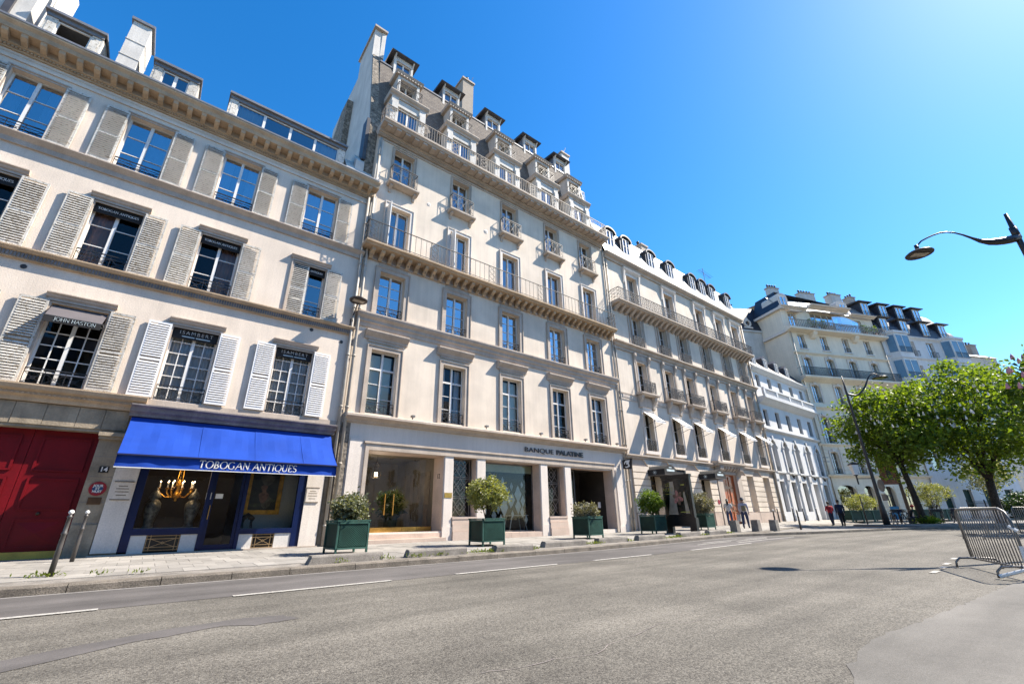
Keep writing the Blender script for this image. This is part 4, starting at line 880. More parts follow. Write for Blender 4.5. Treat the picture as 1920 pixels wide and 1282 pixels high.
for x0_, x1_ in ((6.4, 7.2), (7.5, 8.4), (8.7, 9.6)):
    for z0_, z1_ in ((.9, 1.5), (1.7, 3.2)):
        mb.box(x0_, x1_, yb-.03, yb-.01, z0_, z0_+.05); mb.box(x0_, x1_, yb-.03, yb-.01, z1_-.05, z1_); mb.box(x0_, x0_+.05, yb-.03, yb-.01, z0_, z1_); mb.box(x1_-.05, x1_, yb-.03, yb-.01, z0_, z1_)
for y0_, y1_ in ((1.6, 2.8), (3.2, 4.6)): mb.box(xb-.03, xb-.01, y0_, y1_, 1.7, 3.1); mb.box(xb-.04, xb-.02, y0_+.1, y1_-.1, .8, 1.5)
link('panelling', mb.mesh('panelling', 'old_stone'), lob, (0-0, 0, 0))
B2.P('wall_opening', MB().box(6.02, 6.06, 1.5, 3.0, .57, 2.7).mesh('wall_opening', 'dark_room'))
lt = thing('hall_lantern', 'hanging glass lantern lit inside the entrance hall', 'lantern', (7.45, 18.9, 2.75)); q = MB()
for sx in (-.14, .14):
    for sy_ in (-.14, .14): q.bar((sx, sy_, 0), (sx, sy_, .45), .01); q.bar((sx, sy_, .45), (0, 0, .68), .008)
for z in (0, .45):
    for s_ in (-.14, .14): q.bar((-.14, s_, z), (.14, s_, z), .01); q.bar((s_, -.14, z), (s_, .14, z), .01)
link('cage', q.bar((0, 0, .68), (0, 0, .9), .008).mesh('cage', 'bronze'), lt)
for i in range(3): link('candle_bulb', MB().tube([(-.05+.05*i, 0, .05), (-.05+.05*i, 0, .22)], .016, 6).mesh('candle_bulb', 'bulb'), lt)
pl2 = bpy.data.lights.new('lantern_light', 'POINT'); pl2.energy = 24; pl2.color = (1, .84, .66); pl2.shadow_soft_size = .25; link('lantern_light', pl2, lt, (0, 0, -.15))
pt = thing('hall_plant', 'leafy potted plant standing inside the glass entrance', 'plant', (8.25, 18.9, .57)); link('pot', MB().lathe([(0, 0), (.24, 0), (.30, .75), (.27, .75), (.25, .6), (0, .6)], n=16).mesh('pot', 'cloth_khaki', True), pt); link('foliage', leaves_mesh('foliage', clump_points((0, 0, 1.15), (.6, .6, .5), 40, 14, .08), .18, 'leaf_dark'), pt)
# grilled windows
def lozenge(bb, x0, x1, z0, z1, y):
    f = bb.P('grilled_window', MB().quad((x0, y+.12, z0), (x1, y+.12, z0), (x1, y+.12, z1), (x0, y+.12, z1)).mesh('grilled_window', 'dark_room'))
    link('pane', MB().quad((x0, y+.09, z0), (x1, y+.09, z0), (x1, y+.09, z1), (x0, y+.09, z1)).mesh('pane', 'glass_shop'), f)
    g_ = MB(); t = .014; h = (z1-z0)/3; xm = (x0+x1)/2
    for x in (x0+.03, x0+.13, x1-.13, x1-.03): g_.bar((x, y, z0), (x, y, z1), t)
    for k in range(4): z = z0+h*k; g_.bar((x0, y, min(z+.02, z1)), (x1, y, min(z+.02, z1)), t); g_.bar((x0, y, max(z0, z-.05)), (x1, y, max(z0, z-.05)), t)
    for k in range(3):
        zc = z0+h*(k+.5)
        for r_, rz in ((.30, h*.44), (.14, h*.2)):
            P = [(xm, zc+rz), (xm+r_, zc), (xm, zc-rz), (xm-r_, zc)]
            for i in range(4): g_.bar((P[i][0], y, P[i][1]), (P[(i+1) % 4][0], y, P[(i+1) % 4][1]), t*.8)
        for s_ in (-1, 1):
            g_.bar((xm+s_*.40, y, zc+h*.4), (xm+s_*.13, y, zc), t*.7); g_.bar((xm+s_*.40, y, zc-h*.4), (xm+s_*.13, y, zc), t*.7)
    link('grille', g_.mesh('grille', 'iron_beige'), f)
lozenge(B2, 10.14, 11.32, 1.15, 3.58, .36); lozenge(B2, 15.65, 16.81, 1.13, 3.54, .36)
# big bank window with frosted lozenges
wf = MB(); xa, xb, za, zt, y = 11.83, 15.12, .48, 3.56, .56; wf.box(xa, xa+.06, y, y+.06, za, zt); wf.box(xb-.06, xb, y, y+.06, za, zt); wf.box(xa, xb, y, y+.06, zt-.07, zt); wf.box(xa, xb, y, y+.06, za, za+.06)
bw = B2.P('bank_window', wf.mesh('bank_window', 'galvanised')); link('pane', MB().quad((xa, y+.03, za), (xb, y+.03, za), (xb, y+.03, zt), (xa, y+.03, zt)).mesh('pane', 'glass_shop'), bw)
link('frosted_band', MB().quad((xa+.06, y+.05, 3.14), (xb-.06, y+.05, 3.14), (xb-.06, y+.05, 3.49), (xa+.06, y+.05, 3.49)).mesh('frosted_band', 'film_green'), bw)
rr = random.Random(5)
loz = [(12.35, 2.62, 1), (12.2, 2.2, 2), (12.45, 1.75, 1), (12.5, 1.2, 1.2), (12.9, 1.05, 1), (13.0, 2.75, .8), (13.2, 2.1, 2), (13.1, 1.55, 2), (13.5, 1.85, 1.5), (13.55, 2.5, .9), (13.6, 1.9, 1.3), (13.6, 1.25, .8), (13.95, 2.15, 1.9), (13.95, 1.6, 1.6), (14.2, 1.35, 1.1), (14.2, 2.6, .7), (14.25, 1.85, 1.2), (12.1, 1.45, 1.2), (12.75, 1.45, .9), (12.0, 2.75, .8), (14.45, 1.0, .9)]
for i, (x, z, k) in enumerate(loz):
    w, h = .115*k, .23*k; link('frosted_lozenge', MB().poly([(x+.25, y+.052+.0008*i, z+h), (x+.25+w, y+.052+.0008*i, z), (x+.25, y+.052+.0008*i, z-h), (x+.25-w, y+.052+.0008*i, z)]).mesh('frosted_lozenge', 'film'), bw)
mb = MB(); xa, xb, ya, yb, za, zt = 11.8, 15.15, .66, 3.5, .47, 3.7
mb.quad((xa, yb, za), (xb, yb, za), (xb, yb, zt), (xa, yb, zt)); mb.quad((xa, ya, za), (xa, yb, za), (xa, yb, zt), (xa, ya, zt)); mb.quad((xb, ya, za), (xb, yb, za), (xb, yb, zt), (xb, ya, zt)); mb.quad((xa, ya, za), (xb, ya, za), (xb, yb, za), (xa, yb, za)); mb.quad((xa, ya, zt), (xb, ya, zt), (xb, yb, zt), (xa, yb, zt))
B2.P('bank_interior', mb.mesh('bank_interior', 'dark_room')); mb = MB()
mb.quad((17.3, 2.6, .4), (20.65, 2.6, .4), (20.65, 2.6, 3.6), (17.3, 2.6, 3.6)); mb.quad((17.3, .6, .44), (20.65, .6, .44), (20.65, 2.6, .44), (17.3, 2.6, .44)); mb.quad((17.3, .6, 3.6), (20.65, .6, 3.6), (20.65, 2.6, 3.6), (17.3, 2.6, 3.6)); mb.quad((20.65, .6, .4), (20.65, 2.6, .4), (20.65, 2.6, 3.6), (20.65, .6, 3.6)); mb.quad((17.3, .6, .4), (17.3, 2.6, .4), (17.3, 2.6, 3.6), (17.3, .6, 3.6))
B2.P('bank_interior', mb.mesh('bank_interior', 'dark_room'))
tb = thing('white_table', 'small white table with slanted legs behind the bank window', 'table', (14.3, 18.0, .48)); link('top', MB().box(-.6, .6, -.3, .3, .70, .73).mesh('top', 'film'), tb)
for s_ in (-1, 1):
    for t_ in (-1, 1): link('leg', MB().bar((s_*.55, t_*.25, 0), (s_*.35, t_*.2, .7), .02).mesh('leg', 'film'), tb)
# dark bank entrance with door leaf and notices
bd = B2.P('bank_door', MB().box(17.34, 17.42, .7, .78, .45, 3.5).box(18.20, 18.28, .7, .78, .45, 3.5).box(17.42, 18.20, .7, .78, 3.42, 3.5).mesh('bank_door', 'iron_grey'))
link('pane', MB().quad((17.42, .74, .45), (18.2, .74, .45), (18.2, .74, 3.42), (17.42, .74, 3.42)).mesh('pane', 'glass_shop'), bd); link('notice', MB().box(17.86, 18.06, .69, .70, 1.75, 2.05).mesh('notice', 'letter_white'), bd); link('notice', MB().box(19.95, 20.15, .60, .62, 1.55, 1.85).mesh('notice', 'pale_stone'), bd)
# sign lettering, numerals, plates
sg = thing('bank_sign', 'dark raised letters reading BANQUE PALATINE on the stone fascia', 'sign', (16.2, 16.96, 4.22))
link('lettering', text_mesh('BANQUE', .33, 'letter_dark', .02, -.004, 1.0, 'LEFT'), sg, (-2.08, 0, 0), FRONT, (1.50, 1, 1)); link('lettering', text_mesh('PALATINE', .33, 'letter_dark', .02, .009, .95, 'LEFT'), sg, (.10, 0, 0), FRONT, (1.42, 1, 1))
B2.P('numeral', text_mesh('12', .28, 'letter_dark', .008), 9.657, .42, 2.78, rot=(R(90), 0, R(-90))); B2.P('brass_plate', MB().box(9.72, 10.08, -.05, -.036, 1.90, 2.10).mesh('brass_plate', 'brass'))
hs = thing('projecting_sign', 'small black hanging sign with a white leaping animal emblem beside the bank', 'sign', (21.62, 16.95, 3.55))
link('panel', MB().prof(-.03, .03, [(-.06, .12), (-.02, .62), (-.74, .66), (-.64, .06)]).mesh('panel', 'black_plate'), hs); link('bracket', MB().bar((0, 0, .72), (0, -.75, .72), .012).bar((0, -.1, .72), (0, -.1, .6), .01).bar((0, -.65, .72), (0, -.65, .6), .01).mesh('bracket', 'iron'), hs)
for sx in (-1, 1):
    EM = [(-.60, .58), (-.30, .58), (-.20, .50), (-.15, .40), (-.20, .36), (-.26, .46), (-.34, .48), (-.30, .36), (-.42, .34), (-.44, .26), (-.30, .22), (-.22, .24), (-.2, .2), (-.34, .16), (-.56, .22), (-.50, .40)]
    link('emblem', MB().poly([(sx*.033, y_, z_) for y_, z_ in EM]).mesh('emblem', 'letter_white'), hs)
for x in (7.95, 11.7, 15.1, 18.4, 21.1): B2.P('spotlight', MB().box(-.07, .07, -.10, .06, .02, .10).box(-.02, .02, -.01, .02, -.06, .02).mesh('spotlight', 'galvanised'), x, -.22, 5.0)
# first floor windows with hoods
hood = MB(); hood.box(-.80, .80, -.05, .003, 2.99, 3.10); hood.prof(-.96, .96, [(.01, 3.10), (-.08, 3.10), (-.10, 3.20), (-.24, 3.34), (-.28, 3.40), (-.28, 3.46), (.01, 3.50)]); hoodm = hood.mesh('window_hood', 'limestone_trim')
s1 = MB(); surround(s1, -hw, hw, -.06, 2.68, .16, .045); s1m = s1.mesh('window_surround', 'limestone_trim')
s2 = MB(); surround(s2, -hw, hw, -.04, 2.16, .19, .05); s2.box(-hw-.1, hw+.1, -.03, .002, 2.36, 2.62); s2m = s2.mesh('window_surround', 'limestone_trim')
s3 = MB(); surround(s3, -.56, .56, 0, 2.63, .15, .06); s3m = s3.mesh('window_surround', 'pale_stone')
s4 = MB(); surround(s4, -.54, .54, 0, 2.2, .09, .03); s4.prof(-.80, .80, [(.01, -.22), (-.10, -.22), (-.34, -.14), (-.38, -.10), (-.38, -.02), (.01, .0)]); s4m = s4.mesh('window_surround', 'limestone_trim')
bk = MB(); bk.prof(-.06, .06, [(0, -.52), (-.06, -.50), (-.10, -.36), (-.28, -.24), (-.28, -.18), (0, -.18)]); bkm = bk.mesh('bracket', 'limestone_trim')
blind = MB().quad((-.5, 0, 0), (.5, 0, 0), (.5, 0, 2.5), (-.5, 0, 2.5)).mesh('blind', 'blind_green')
for i, c in enumerate(c2):
    B2.P('window_hood', hoodm, c, 0, 5.02); B2.P('window_surround', s1m, c, 0, 5.02)
    w_ = window(B2, c, 5.02, 1.2, 2.68, 3, 1, 2, 1.92, y=.26, glass='glass_low', curtain=[None, ('sides', 'curtain'), None, ('left', 'curtain'), ('sides', 'curtain')][i]); B2.P('railing', rail_mesh(1.18, .48, 'x'), c, .08, 5.02)
    if i in (0, 2): link('blind', blind, w_, (-.06 if i == 0 else 0, .07, .05))
    B2.P('window_surround', s2m, c, 0, 9.28); window(B2, c, 9.28, 1.2, 2.16, 4, 1, y=.26, glass='glass_blue', tilt=.3); B2.P('railing', rail_mesh(1.18, .48, 'x'), c, .06, 9.29)
    B2.P('window_surround', s3m, c, 0, 12.47); window(B2, c, 12.48, 1.12, 2.60, 1, 1, y=.24, fr=.07, curtain=('full', 'curtain_blue') if i in (0, 2) else ('sides', 'curtain'))
    B2.P('window_surround', s4m, c, 0, 16.42); window(B2, c, 16.42, 1.08, 2.20, 4, 1, y=.30, curtain=[('right', 'curtain'), ('sides', 'curtain'), ('right', 'curtain'), None, ('left', 'curtain')][i]); B2.P('railing', rail_mesh(1.34, .95, 'x', 'iron', .28), c, -.30, 16.44)
    for s_ in (-1, 1): B2.P('bracket', bkm, c+s_*.62, 0, 16.38)
# folded louvred leaf standing open on the long balcony
B2.P('open_leaf', MB().box(-.02, .02, -.45, 0, 0, 2.5).mesh('open_leaf', 'white_paint'), c2[1]-.5, -.03, 12.5); B2.P('open_leaf', MB().box(-.02, .02, -.5, 0, 0, 2.5).mesh('open_leaf', 'white_paint'), c2[0]-.62, -.05, 12.5)
mb = MB(); mb.prof(X0+.02, X1-.01, [(.02, 8.62), (-.05, 8.62), (-.07, 8.80), (-.13, 8.84), (-.13, 8.96), (-.24, 9.06), (-.28, 9.16), (-.28, 9.22), (.02, 9.26)]); B2.P('string_course', mb.mesh('string_course', 'limestone_trim'))
# long balcony on brackets
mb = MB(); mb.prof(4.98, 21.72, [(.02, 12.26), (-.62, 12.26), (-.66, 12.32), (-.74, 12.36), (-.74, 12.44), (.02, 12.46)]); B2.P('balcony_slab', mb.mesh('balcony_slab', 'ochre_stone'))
B2.P('balcony_frieze', MB().box(X0+.01, X1-.02, -.06, .003, 11.95, 12.26).box(X0+.01, X1-.02, -.09, .002, 11.88, 11.95).mesh('balcony_frieze', 'limestone_trim'))
br = MB(); br.prof(-.085, .085, [(-.06, 11.86), (-.16, 11.88), (-.24, 12.0), (-.48, 12.12), (-.52, 12.26), (-.06, 12.26)]); br.box(-.05, -.03, -.30, -.22, 11.95, 12.06); br.box(.03, .05, -.30, -.22, 11.95, 12.06); brm = br.mesh('bracket', 'ochre_stone')
for i in range(38): B2.P('bracket', brm, 5.42+i*.436, 0, 0)
def long_rail(bb, x0, x1, z, h, y, xp, mat, pitch=.17, dens=False):
    mb = MB(); mb.box(x0, x1, y-.02, y+.02, z+h-.03, z+h); mb.box(x0, x1, y-.012, y+.012, z+.07, z+.09)
    x = x0
    while x < x1: mb.bar((x, y, z), (x, y, z+h), .011); x += pitch
    for xc in xp:
        for k in range(3):
            z0_, z1_ = z+.09+(h-.12)*k/3, z+.09+(h-.12)*(k+1)/3; mb.bar((xc-.2, y, z0_), (xc+.2, y, z1_), .011); mb.bar((xc+.2, y, z0_), (xc-.2, y, z1_), .011)
        mb.bar((xc-.2, y, z), (xc-.2, y, z+h), .016); mb.bar((xc+.2, y, z), (xc+.2, y, z+h), .016)
    for xx in (x0, x1):
        mb.box(xx-.015, xx+.015, y, 0, z+h-.03, z+h)
        for k in range(3): mb.bar((xx, y*(k+.5)/3, z), (xx, y*(k+.5)/3, z+h), .011)
        for k in range(3): mb.bar((xx, 0, z+.09+(h-.12)*k/3), (xx, y, z+.09+(h-.12)*(k+1)/3), .011); mb.bar((xx, y, z+.09+(h-.12)*k/3), (xx, 0, z+.09+(h-.12)*(k+1)/3), .011)
    if dens:
        x = x0+.09; rr = random.Random(2)
        while x < x1:
            for q in range(4): mb.ring((x, y, z+.17+q*.2), .07+.03*rr.random(), .012, 7)
            x += .19
    return bb.P('railing', mb.mesh('railing', mat))
long_rail(B2, 5.02, 21.66, 12.46, 1.02, -.68, [5.25, 8.27, 11.68, 15.1, 18.4, 21.4], 'iron_grey', .28)
B2.P('relief_ornament', MB().lathe([(0, 0), (.05, -.02), (.12, .0)], n=7).mesh('relief_ornament', 'pale_stone'), 8.1, -.002, 16.2, rot=(R(-90), 0, 0)); B2.P('relief_ornament', MB().lathe([(0, 0), (.05, -.03), (.16, .0)], n=7).mesh('relief_ornament', 'pale_stone'), 11.7, -.002, 16.1, rot=(R(-90), 0, 0))
# top cornice with coffered soffit and balustrade
mb = MB(); mb.box(X0+.01, X1-.01, -.04, .003, 18.86, 18.98); mb.prof(5.05, 21.75, [(.02, 19.02), (-.12, 19.02), (-.16, 19.14), (-.26, 19.18), (-.26, 19.30), (-.74, 19.36), (-.78, 19.44), (-.84, 19.48), (-.84, 19.56), (.4, 19.60)])
for i in range(150): x = 5.12+i*.11; mb.box(x, x+.06, -.19, -.12, 19.05, 19.125)
B2.P('top_cornice', mb.mesh('top_cornice', 'limestone_trim'))
mo = MB(); mo.box(-.13, .13, -.70, -.27, 19.24, 19.345); mom = mo.mesh('modillion', 'limestone_trim')
for i in range(34): B2.P('modillion', mom, 5.4+i*.49, 0, 0)
long_rail(B2, 5.10, 21.70, 19.60, .95, -.74, [5.35, 7.2, 9.1, 11, 12.9, 14.7, 16.6, 18.4, 20.2, 21.4], 'iron_beige', .15)
# attic: slate mansard and three rows of dormers
mb = MB(); ms = lambda z: .40+(z-19.6)*(1.45/7.2)
mb.quad((X0, ms(19.6), 19.6), (X1, ms(19.6), 19.6), (X1, ms(26.5), 26.5), (X0, ms(26.5), 26.5)); mb.quad((X0, ms(26.5), 26.5), (X1, ms(26.5), 26.5), (X1, 9.9, 28.3), (X0, 9.9, 28.3)); B2.P('roof', mb.mesh('roof', 'slate'))
mb = MB()
for x in (X1-.004,): mb.poly([(x, ms(19.6), 19.4), (x, 9.9, 19.4), (x, 9.9, 28.3), (x, ms(26.5), 26.5)])
B2.P('gable', mb.mesh('gable', 'white_wall'))
B2.P('roof_edge', MB().tube([(X1, ms(19.6)-.03, 19.6), (X1, ms(26.5)-.03, 26.5), (X1, 9.9, 28.3)], .07, 6).mesh('roof_edge', 'zinc_dark')); B2.P('ridge_strip', MB().box(X0, X1, ms(26.5)-.06, ms(26.5)+.1, 26.46, 26.56).mesh('ridge_strip', 'zinc'))
B2.P('attic_floor', MB().box(X0, X1, -.2, .5, 19.40, 19.60).mesh('attic_floor', 'zinc'))
def attic_bay(i, c):
    # lower: white pilastered french window under a heavy hood carrying the balcony of the next row
    d = MB(); d.box(c-1.0, c-.62, .10, 1.6, 19.6, 22.35); d.box(c+.62, c+1.0, .10, 1.6, 19.6, 22.35); d.box(c-.62, c+.62, .16, 1.6, 21.85, 22.35)
    for s_ in (-1, 1): d.box(c+s_*.81-.17, c+s_*.81+.17, .04, .10, 21.35, 21.95); d.box(c+s_*.81-.14, c+s_*.81+.14, .0, .04, 21.40, 21.52)
    o = B2.P('attic_bay', d.mesh('attic_bay', 'white_wall'))
    h = MB().prof(c-1.14, c+1.14, [(1.2, 22.35), (.10, 22.35), (.08, 22.46), (.0, 22.52), (-.06, 22.62), (-.06, 22.68), (1.2, 22.76)]); link('hood', h.mesh('hood', 'limestone_trim'), o, (-0, 0, 0))
    f, panes = win_mesh(1.22, 2.22, 1, 1, 2, None, 'white_paint', .07, 0); link('window_frame', f, o, (c, .30, 19.62))
    for (px, pz, pw, ph) in panes: link('pane', pane_mesh(pw, ph, 'glass'), o, (c+px, .31, 19.62+pz))
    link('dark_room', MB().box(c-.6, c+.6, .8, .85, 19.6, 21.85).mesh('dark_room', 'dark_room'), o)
    # middle row
    d = MB(); d.box(c-.66, c-.5, .48, 2.1, 22.78, 24.58); d.box(c+.5, c+.66, .48, 2.1, 22.78, 24.58); d.box(c-.52, c+.52, .48, 2.1, 24.38, 24.58)
    o = B2.P('dormer', d.mesh('dormer', 'white_wall')); h = MB().prof(c-.84, c+.84, [(2.2, 24.58), (.44, 24.58), (.34, 24.70), (.30, 24.78), (2.2, 24.95)])
    for k in range(9): h.box(c-.76+k*.175, c-.68+k*.175, .36, .46, 24.54, 24.66)
    link('dormer_hood', h.mesh('dormer_hood', 'limestone_trim'), o)
    f, panes = win_mesh(1.0, 1.62, 1, 1, 2, None, 'white_paint', .06, 0); link('window_frame', f, o, (c, .95, 22.79))
    for (px, pz, pw, ph) in panes: link('pane', pane_mesh(pw, ph, 'glass'), o, (c+px, .96, 22.79+pz))
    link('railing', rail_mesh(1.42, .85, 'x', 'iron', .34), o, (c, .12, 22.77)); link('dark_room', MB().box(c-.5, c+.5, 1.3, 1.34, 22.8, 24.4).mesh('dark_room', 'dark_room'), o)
    # top row with flat dark roof
    d = MB(); y = 1.70; d.box(c-.62, c-.48, y, y+.14, 25.0, 27.65); d.box(c+.48, c+.62, y, y+.14, 25.0, 27.65); d.box(c-.48, c+.48, y, y+1.6, 27.30, 27.65); d.box(c-.48, c+.48, y, y+1.6, 25.0, 25.9)
    o = B2.P('dormer', d.mesh('dormer', 'white_wall')); link('dormer_roof', MB().prof(c-.90, c+.90, [(y-.26, 27.66), (y-.30, 27.71), (y-.26, 27.76), (y+2.2, 28.06), (y+2.2, 27.66)]).mesh('dormer_roof', 'zinc_dark'), o)
    link('cheek', MB().box(c-.61, c-.50, y+.14, y+1.8, 25.0, 27.65).mesh('cheek', 'zinc'), o); link('cheek', MB().box(c+.50, c+.61, y+.14, y+1.8, 25.0, 27.65).mesh('cheek', 'zinc'), o); link('roof_bracket', MB().prof(c-.62, c-.55, [(y, 27.35), (y-.2, 27.655), (y, 27.655)]).prof(c+.55, c+.62, [(y, 27.35), (y-.2, 27.655), (y, 27.655)]).mesh('roof_bracket', 'white_wall'), o)
    f, panes = win_mesh(.96, 1.40, 1, 1, 2, None, 'white_paint', .06, 0); link('window_frame', f, o, (c, y+.12, 25.9))
    for (px, pz, pw, ph) in panes: link('pane', pane_mesh(pw, ph, 'glass'), o, (c+px, y+.13, 25.9+pz))
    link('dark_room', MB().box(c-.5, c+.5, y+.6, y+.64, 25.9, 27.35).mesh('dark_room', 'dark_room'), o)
for i, c in enumerate(c2): attic_bay(i, c)
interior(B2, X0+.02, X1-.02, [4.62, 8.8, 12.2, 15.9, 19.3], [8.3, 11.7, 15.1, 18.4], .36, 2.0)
# party wall with chimney stack at the left, chimneys
mb = MB(); mb.prof(4.70, 5.14, [(.45, 15.7), (.45, 19.7), (2.0, 26.9), (2.05, 29.3), (4.6, 29.3), (4.6, 27.6), (9.5, 27.4), (9.5, 15.7)]); B2.P('party_wall', mb.mesh('party_wall', 'white_wall'))
B2.P('rubble_face', MB().prof(4.74, 5.30, [(.40, 15.75), (.40, 19.75), (1.94, 26.95), (2.0, 26.95), (.46, 19.75), (.46, 15.75)]).mesh('rubble_face', 'rubble'))
B2.P('stack_cap', MB().box(4.60, 5.42, 1.85, 4.8, 29.3, 29.45).mesh('stack_cap', 'limestone_trim')); B2.P('chimney_stack', MB().box(5.14, 5.38, 2.0, 4.4, 27.1, 29.3).mesh('chimney_stack', 'white_wall'))
B2.P('flue_block', MB().box(4.55, 4.72, .35, .95, 17.5, 20.2).mesh('flue_block', 'zinc_dark')); B2.P('rear_wall', MB().prof(4.35, 4.70, [(4.7, 16), (4.7, 25.6), (6, 25.6), (9, 22), (9, 16)]).mesh('rear_wall', 'rubble'))
B2.P('parapet_wall', MB().prof(4.30, 4.70, [(.3, 15.75), (.3, 17.2), (.9, 18.0), (1.6, 18.0), (1.6, 15.75)]).mesh('parapet_wall', 'white_wall'))
def chimney(bb, x0, x1, y0, y1, z0, z1, mat, pots=3, pm_='iron'):
    o = bb.P('chimney', MB().box(x0, x1, y0, y1, z0, z1).mesh('chimney', mat)); link('chimney_cap', MB().box(x0-.08, x1+.08, y0-.08, y1+.08, z1, z1+.14).mesh('chimney_cap', 'limestone_trim'), o)
    for k in range(pots):
        t = (k+.5)/pots; px, py = (x0+(x1-x0)*t, (y0+y1)/2) if (x1-x0) > (y1-y0) else ((x0+x1)/2, y0+(y1-y0)*t)
        link('chimney_pot', MB().lathe([(0, 0), (.12, 0), (.10, .35), (.14, .38), (.14, .46), (0, .46)], (px, py, z1+.14), 8).mesh('chimney_pot', pm_, True), o)
    return o
chimney(B2, 11.35, 12.25, 2.6, 3.6, 26.5, 30.9, 'brick', 2); chimney(B2, 21.0, 21.85, 2.4, 3.7, 26, 29.6, 'white_wall', 2)
for x, y, z in ((5.0, 3.0, 29.4), (12.1, 3.2, 31.0), (21.6, 3.0, 29.7)): B2.P('lightning_rod', MB().bar((x, y, z), (x+.35, y-.2, z+1.3), .02).bar((x-.05, y, z), (x-.05, y, z+.9), .012).mesh('lightning_rod', 'iron'))
pipe(B2, 5.24, .28, 18.8, -.12, .06); pipe(B2, 21.86, .30, 18.8, -.08, .045)
B2.P('corner_strip', MB().box(X0, 5.42, -.02, .004, 12.5, 18.85).mesh('corner_strip', 'white_wall')); B2.P('rough_edge', MB().box(5.165, 5.5, -.015, .006, .1, 4.55).mesh('rough_edge', 'rubble'))
# ------------------------------------------------------------------ building 3: ornate facade with small white awnings
B3 = Bld('ornate_house', 'ornate cream stone house with scrolled balconies and small white window awnings', 32, .35, (32, 17, .35)); b = B3
X0, X1 = 21.96, 42.16
c3 = [24.85, 28.10, 30.87, 34.27, 37.67, 40.60]; c3t = [24.95, 29.7, 34.3, 37.65, 40.58]
H = []
for c in c3: H += [(c-.50, c+.50, 4.95, 7.40, .34), (c-.50, c+.50, 8.72, 10.9, .34), (c-.50, c+.50, 12.15, 14.36, .34)]
for c in c3t: H += [(c-.62, c+.62, 14.85, 17.75, .36)]
mb = MB(); wall(mb, X0, X1, 4.45, 18.9, H); shell(mb, X0, X1, -.1, 18.9, 10); B3.P('wall', mb.mesh('wall', 'limestone'))
# ground floor: recessed wall with proud rusticated blocks
OPN = [(24.2, 25.3, .35, 3.92, .5), (26.75, 28.3, .6, 3.92, .4), (30.05, 31.2, .4, 3.92, .5), (33.0, 35.2, .4, 3.9, .5), (36.9, 38.0, 1.26, 3.95, .45), (39.72, 40.86, 1.26, 3.95, .45)]
mb = MB(); wall(mb, X0, X1, -.1, 4.45, OPN, y=.03, mr=1); B3.P('ground_wall', mb.mesh('ground_wall', ['limestone_trim', 'limestone']))
rows = [1.26+i*.385 for i in range(8)]
PI_ = [(22.55, 24.2), (25.3, 26.75), (28.3, 30.05), (31.2, 32.2), (35.95, 36.9), (38.0, 39.72), (40.86, 41.9)]
for a, c in PI_:
    for r_, z in enumerate(rows[:7]):
        d = random.uniform(0, .006); B3.P('stone_block', MB().box(a+.004, c-.004, -.055-d, .034, z+.022, z+.385-.022).mesh('stone_block', 'limestone'))
    B3.P('plinth_block', MB().box(a+.002, c-.002, -.06, .034, .0, 1.25).mesh('plinth_block', 'pink_stone' if a > 31 else 'limestone_trim'))
for h in OPN:
    if h[0] in (33.0,): continue
    a, c = h[0], h[1]; n = 5 if c-a > 1.2 else 5; xm = (a+c)/2; wv = (c-a)+.9
    for k in range(n):
        t0, t1 = k/n-.5, (k+1)/n-.5; B3.P('voussoir', MB().profx([(xm+(c-a)*t0*1.02+.01, 3.94), (xm+(c-a)*t1*1.02-.01, 3.94), (xm+wv*t1-.01, 4.36), (xm+wv*t0+.01, 4.36)], -.036, .032).mesh('voussoir', 'limestone'))
    if h[2] > 1: B3.P('plinth_block', MB().box(a+.002, c-.002, -.05, .034, .0, 1.25).mesh('plinth_block', 'pink_stone'))
mb = MB(); mb.prof(X0+.02, X1-.01, [(.03, 4.38), (-.08, 4.38), (-.10, 4.46), (-.20, 4.52), (-.20, 4.60), (.03, 4.64)]); B3.P('ground_string', mb.mesh('ground_string', 'limestone_trim'))
# wooden double door with carved hood
wd = B3.P('street_door', MB().box(-1.1, -.01, -.03, .03, 0, 3.5).box(.01, 1.1, -.03, .03, 0, 3.5).mesh('street_door', 'wood_door'), 34.1, .20, .40)
for s_ in (-1, 1):
    for z0, z1 in ((.15, .9), (1.05, 1.25), (1.4, 2.5), (2.65, 3.35)):
        link('door_panel', MB().box(-.36, .36, -.02, .002, z0, z1).box(-.36, -.31, -.045, .002, z0, z1).box(.31, .36, -.045, .002, z0, z1).box(-.36, .36, -.044, .002, z1-.05, z1).box(-.36, .36, -.044, .002, z0, z0+.05).mesh('door_panel', 'wood_door'), wd, (s_*.55, -.03, 0))
link('door_handle', MB().bar((-.07, -.09, 1.3), (-.07, -.09, 1.6), .02).bar((.07, -.09, 1.3), (.07, -.09, 1.6), .02).mesh('door_handle', 'chrome'), wd)
mb = MB(); mb.box(32.25, 33.0, -.10, .034, .0, 3.9); mb.box(35.2, 35.92, -.10, .034, .0, 3.9); mb.box(32.25, 35.92, -.09, .034, 3.9, 4.1)
for x in (32.62, 35.56): mb.prof(x-.28, x+.28, [(0, 3.75), (-.12, 3.78), (-.20, 3.95), (-.42, 4.2), (-.46, 4.45), (0, 4.45)])
mb.prof(32.0, 36.15, [(.03, 4.45), (-.40, 4.45), (-.46, 4.55), (-.56, 4.62), (-.56, 4.74), (.03, 4.80)]); B3.P('door_surround', mb.mesh('door_surround', 'limestone_trim'))
co = MB().prof(-.13, .13, [(-.09, 4.12), (-.18, 4.14), (-.36, 4.30), (-.38, 4.448), (-.09, 4.448)]).mesh('console', 'limestone_trim')
for k in range(6): B3.P('console', co, 32.9+k*.46, 0, 0)
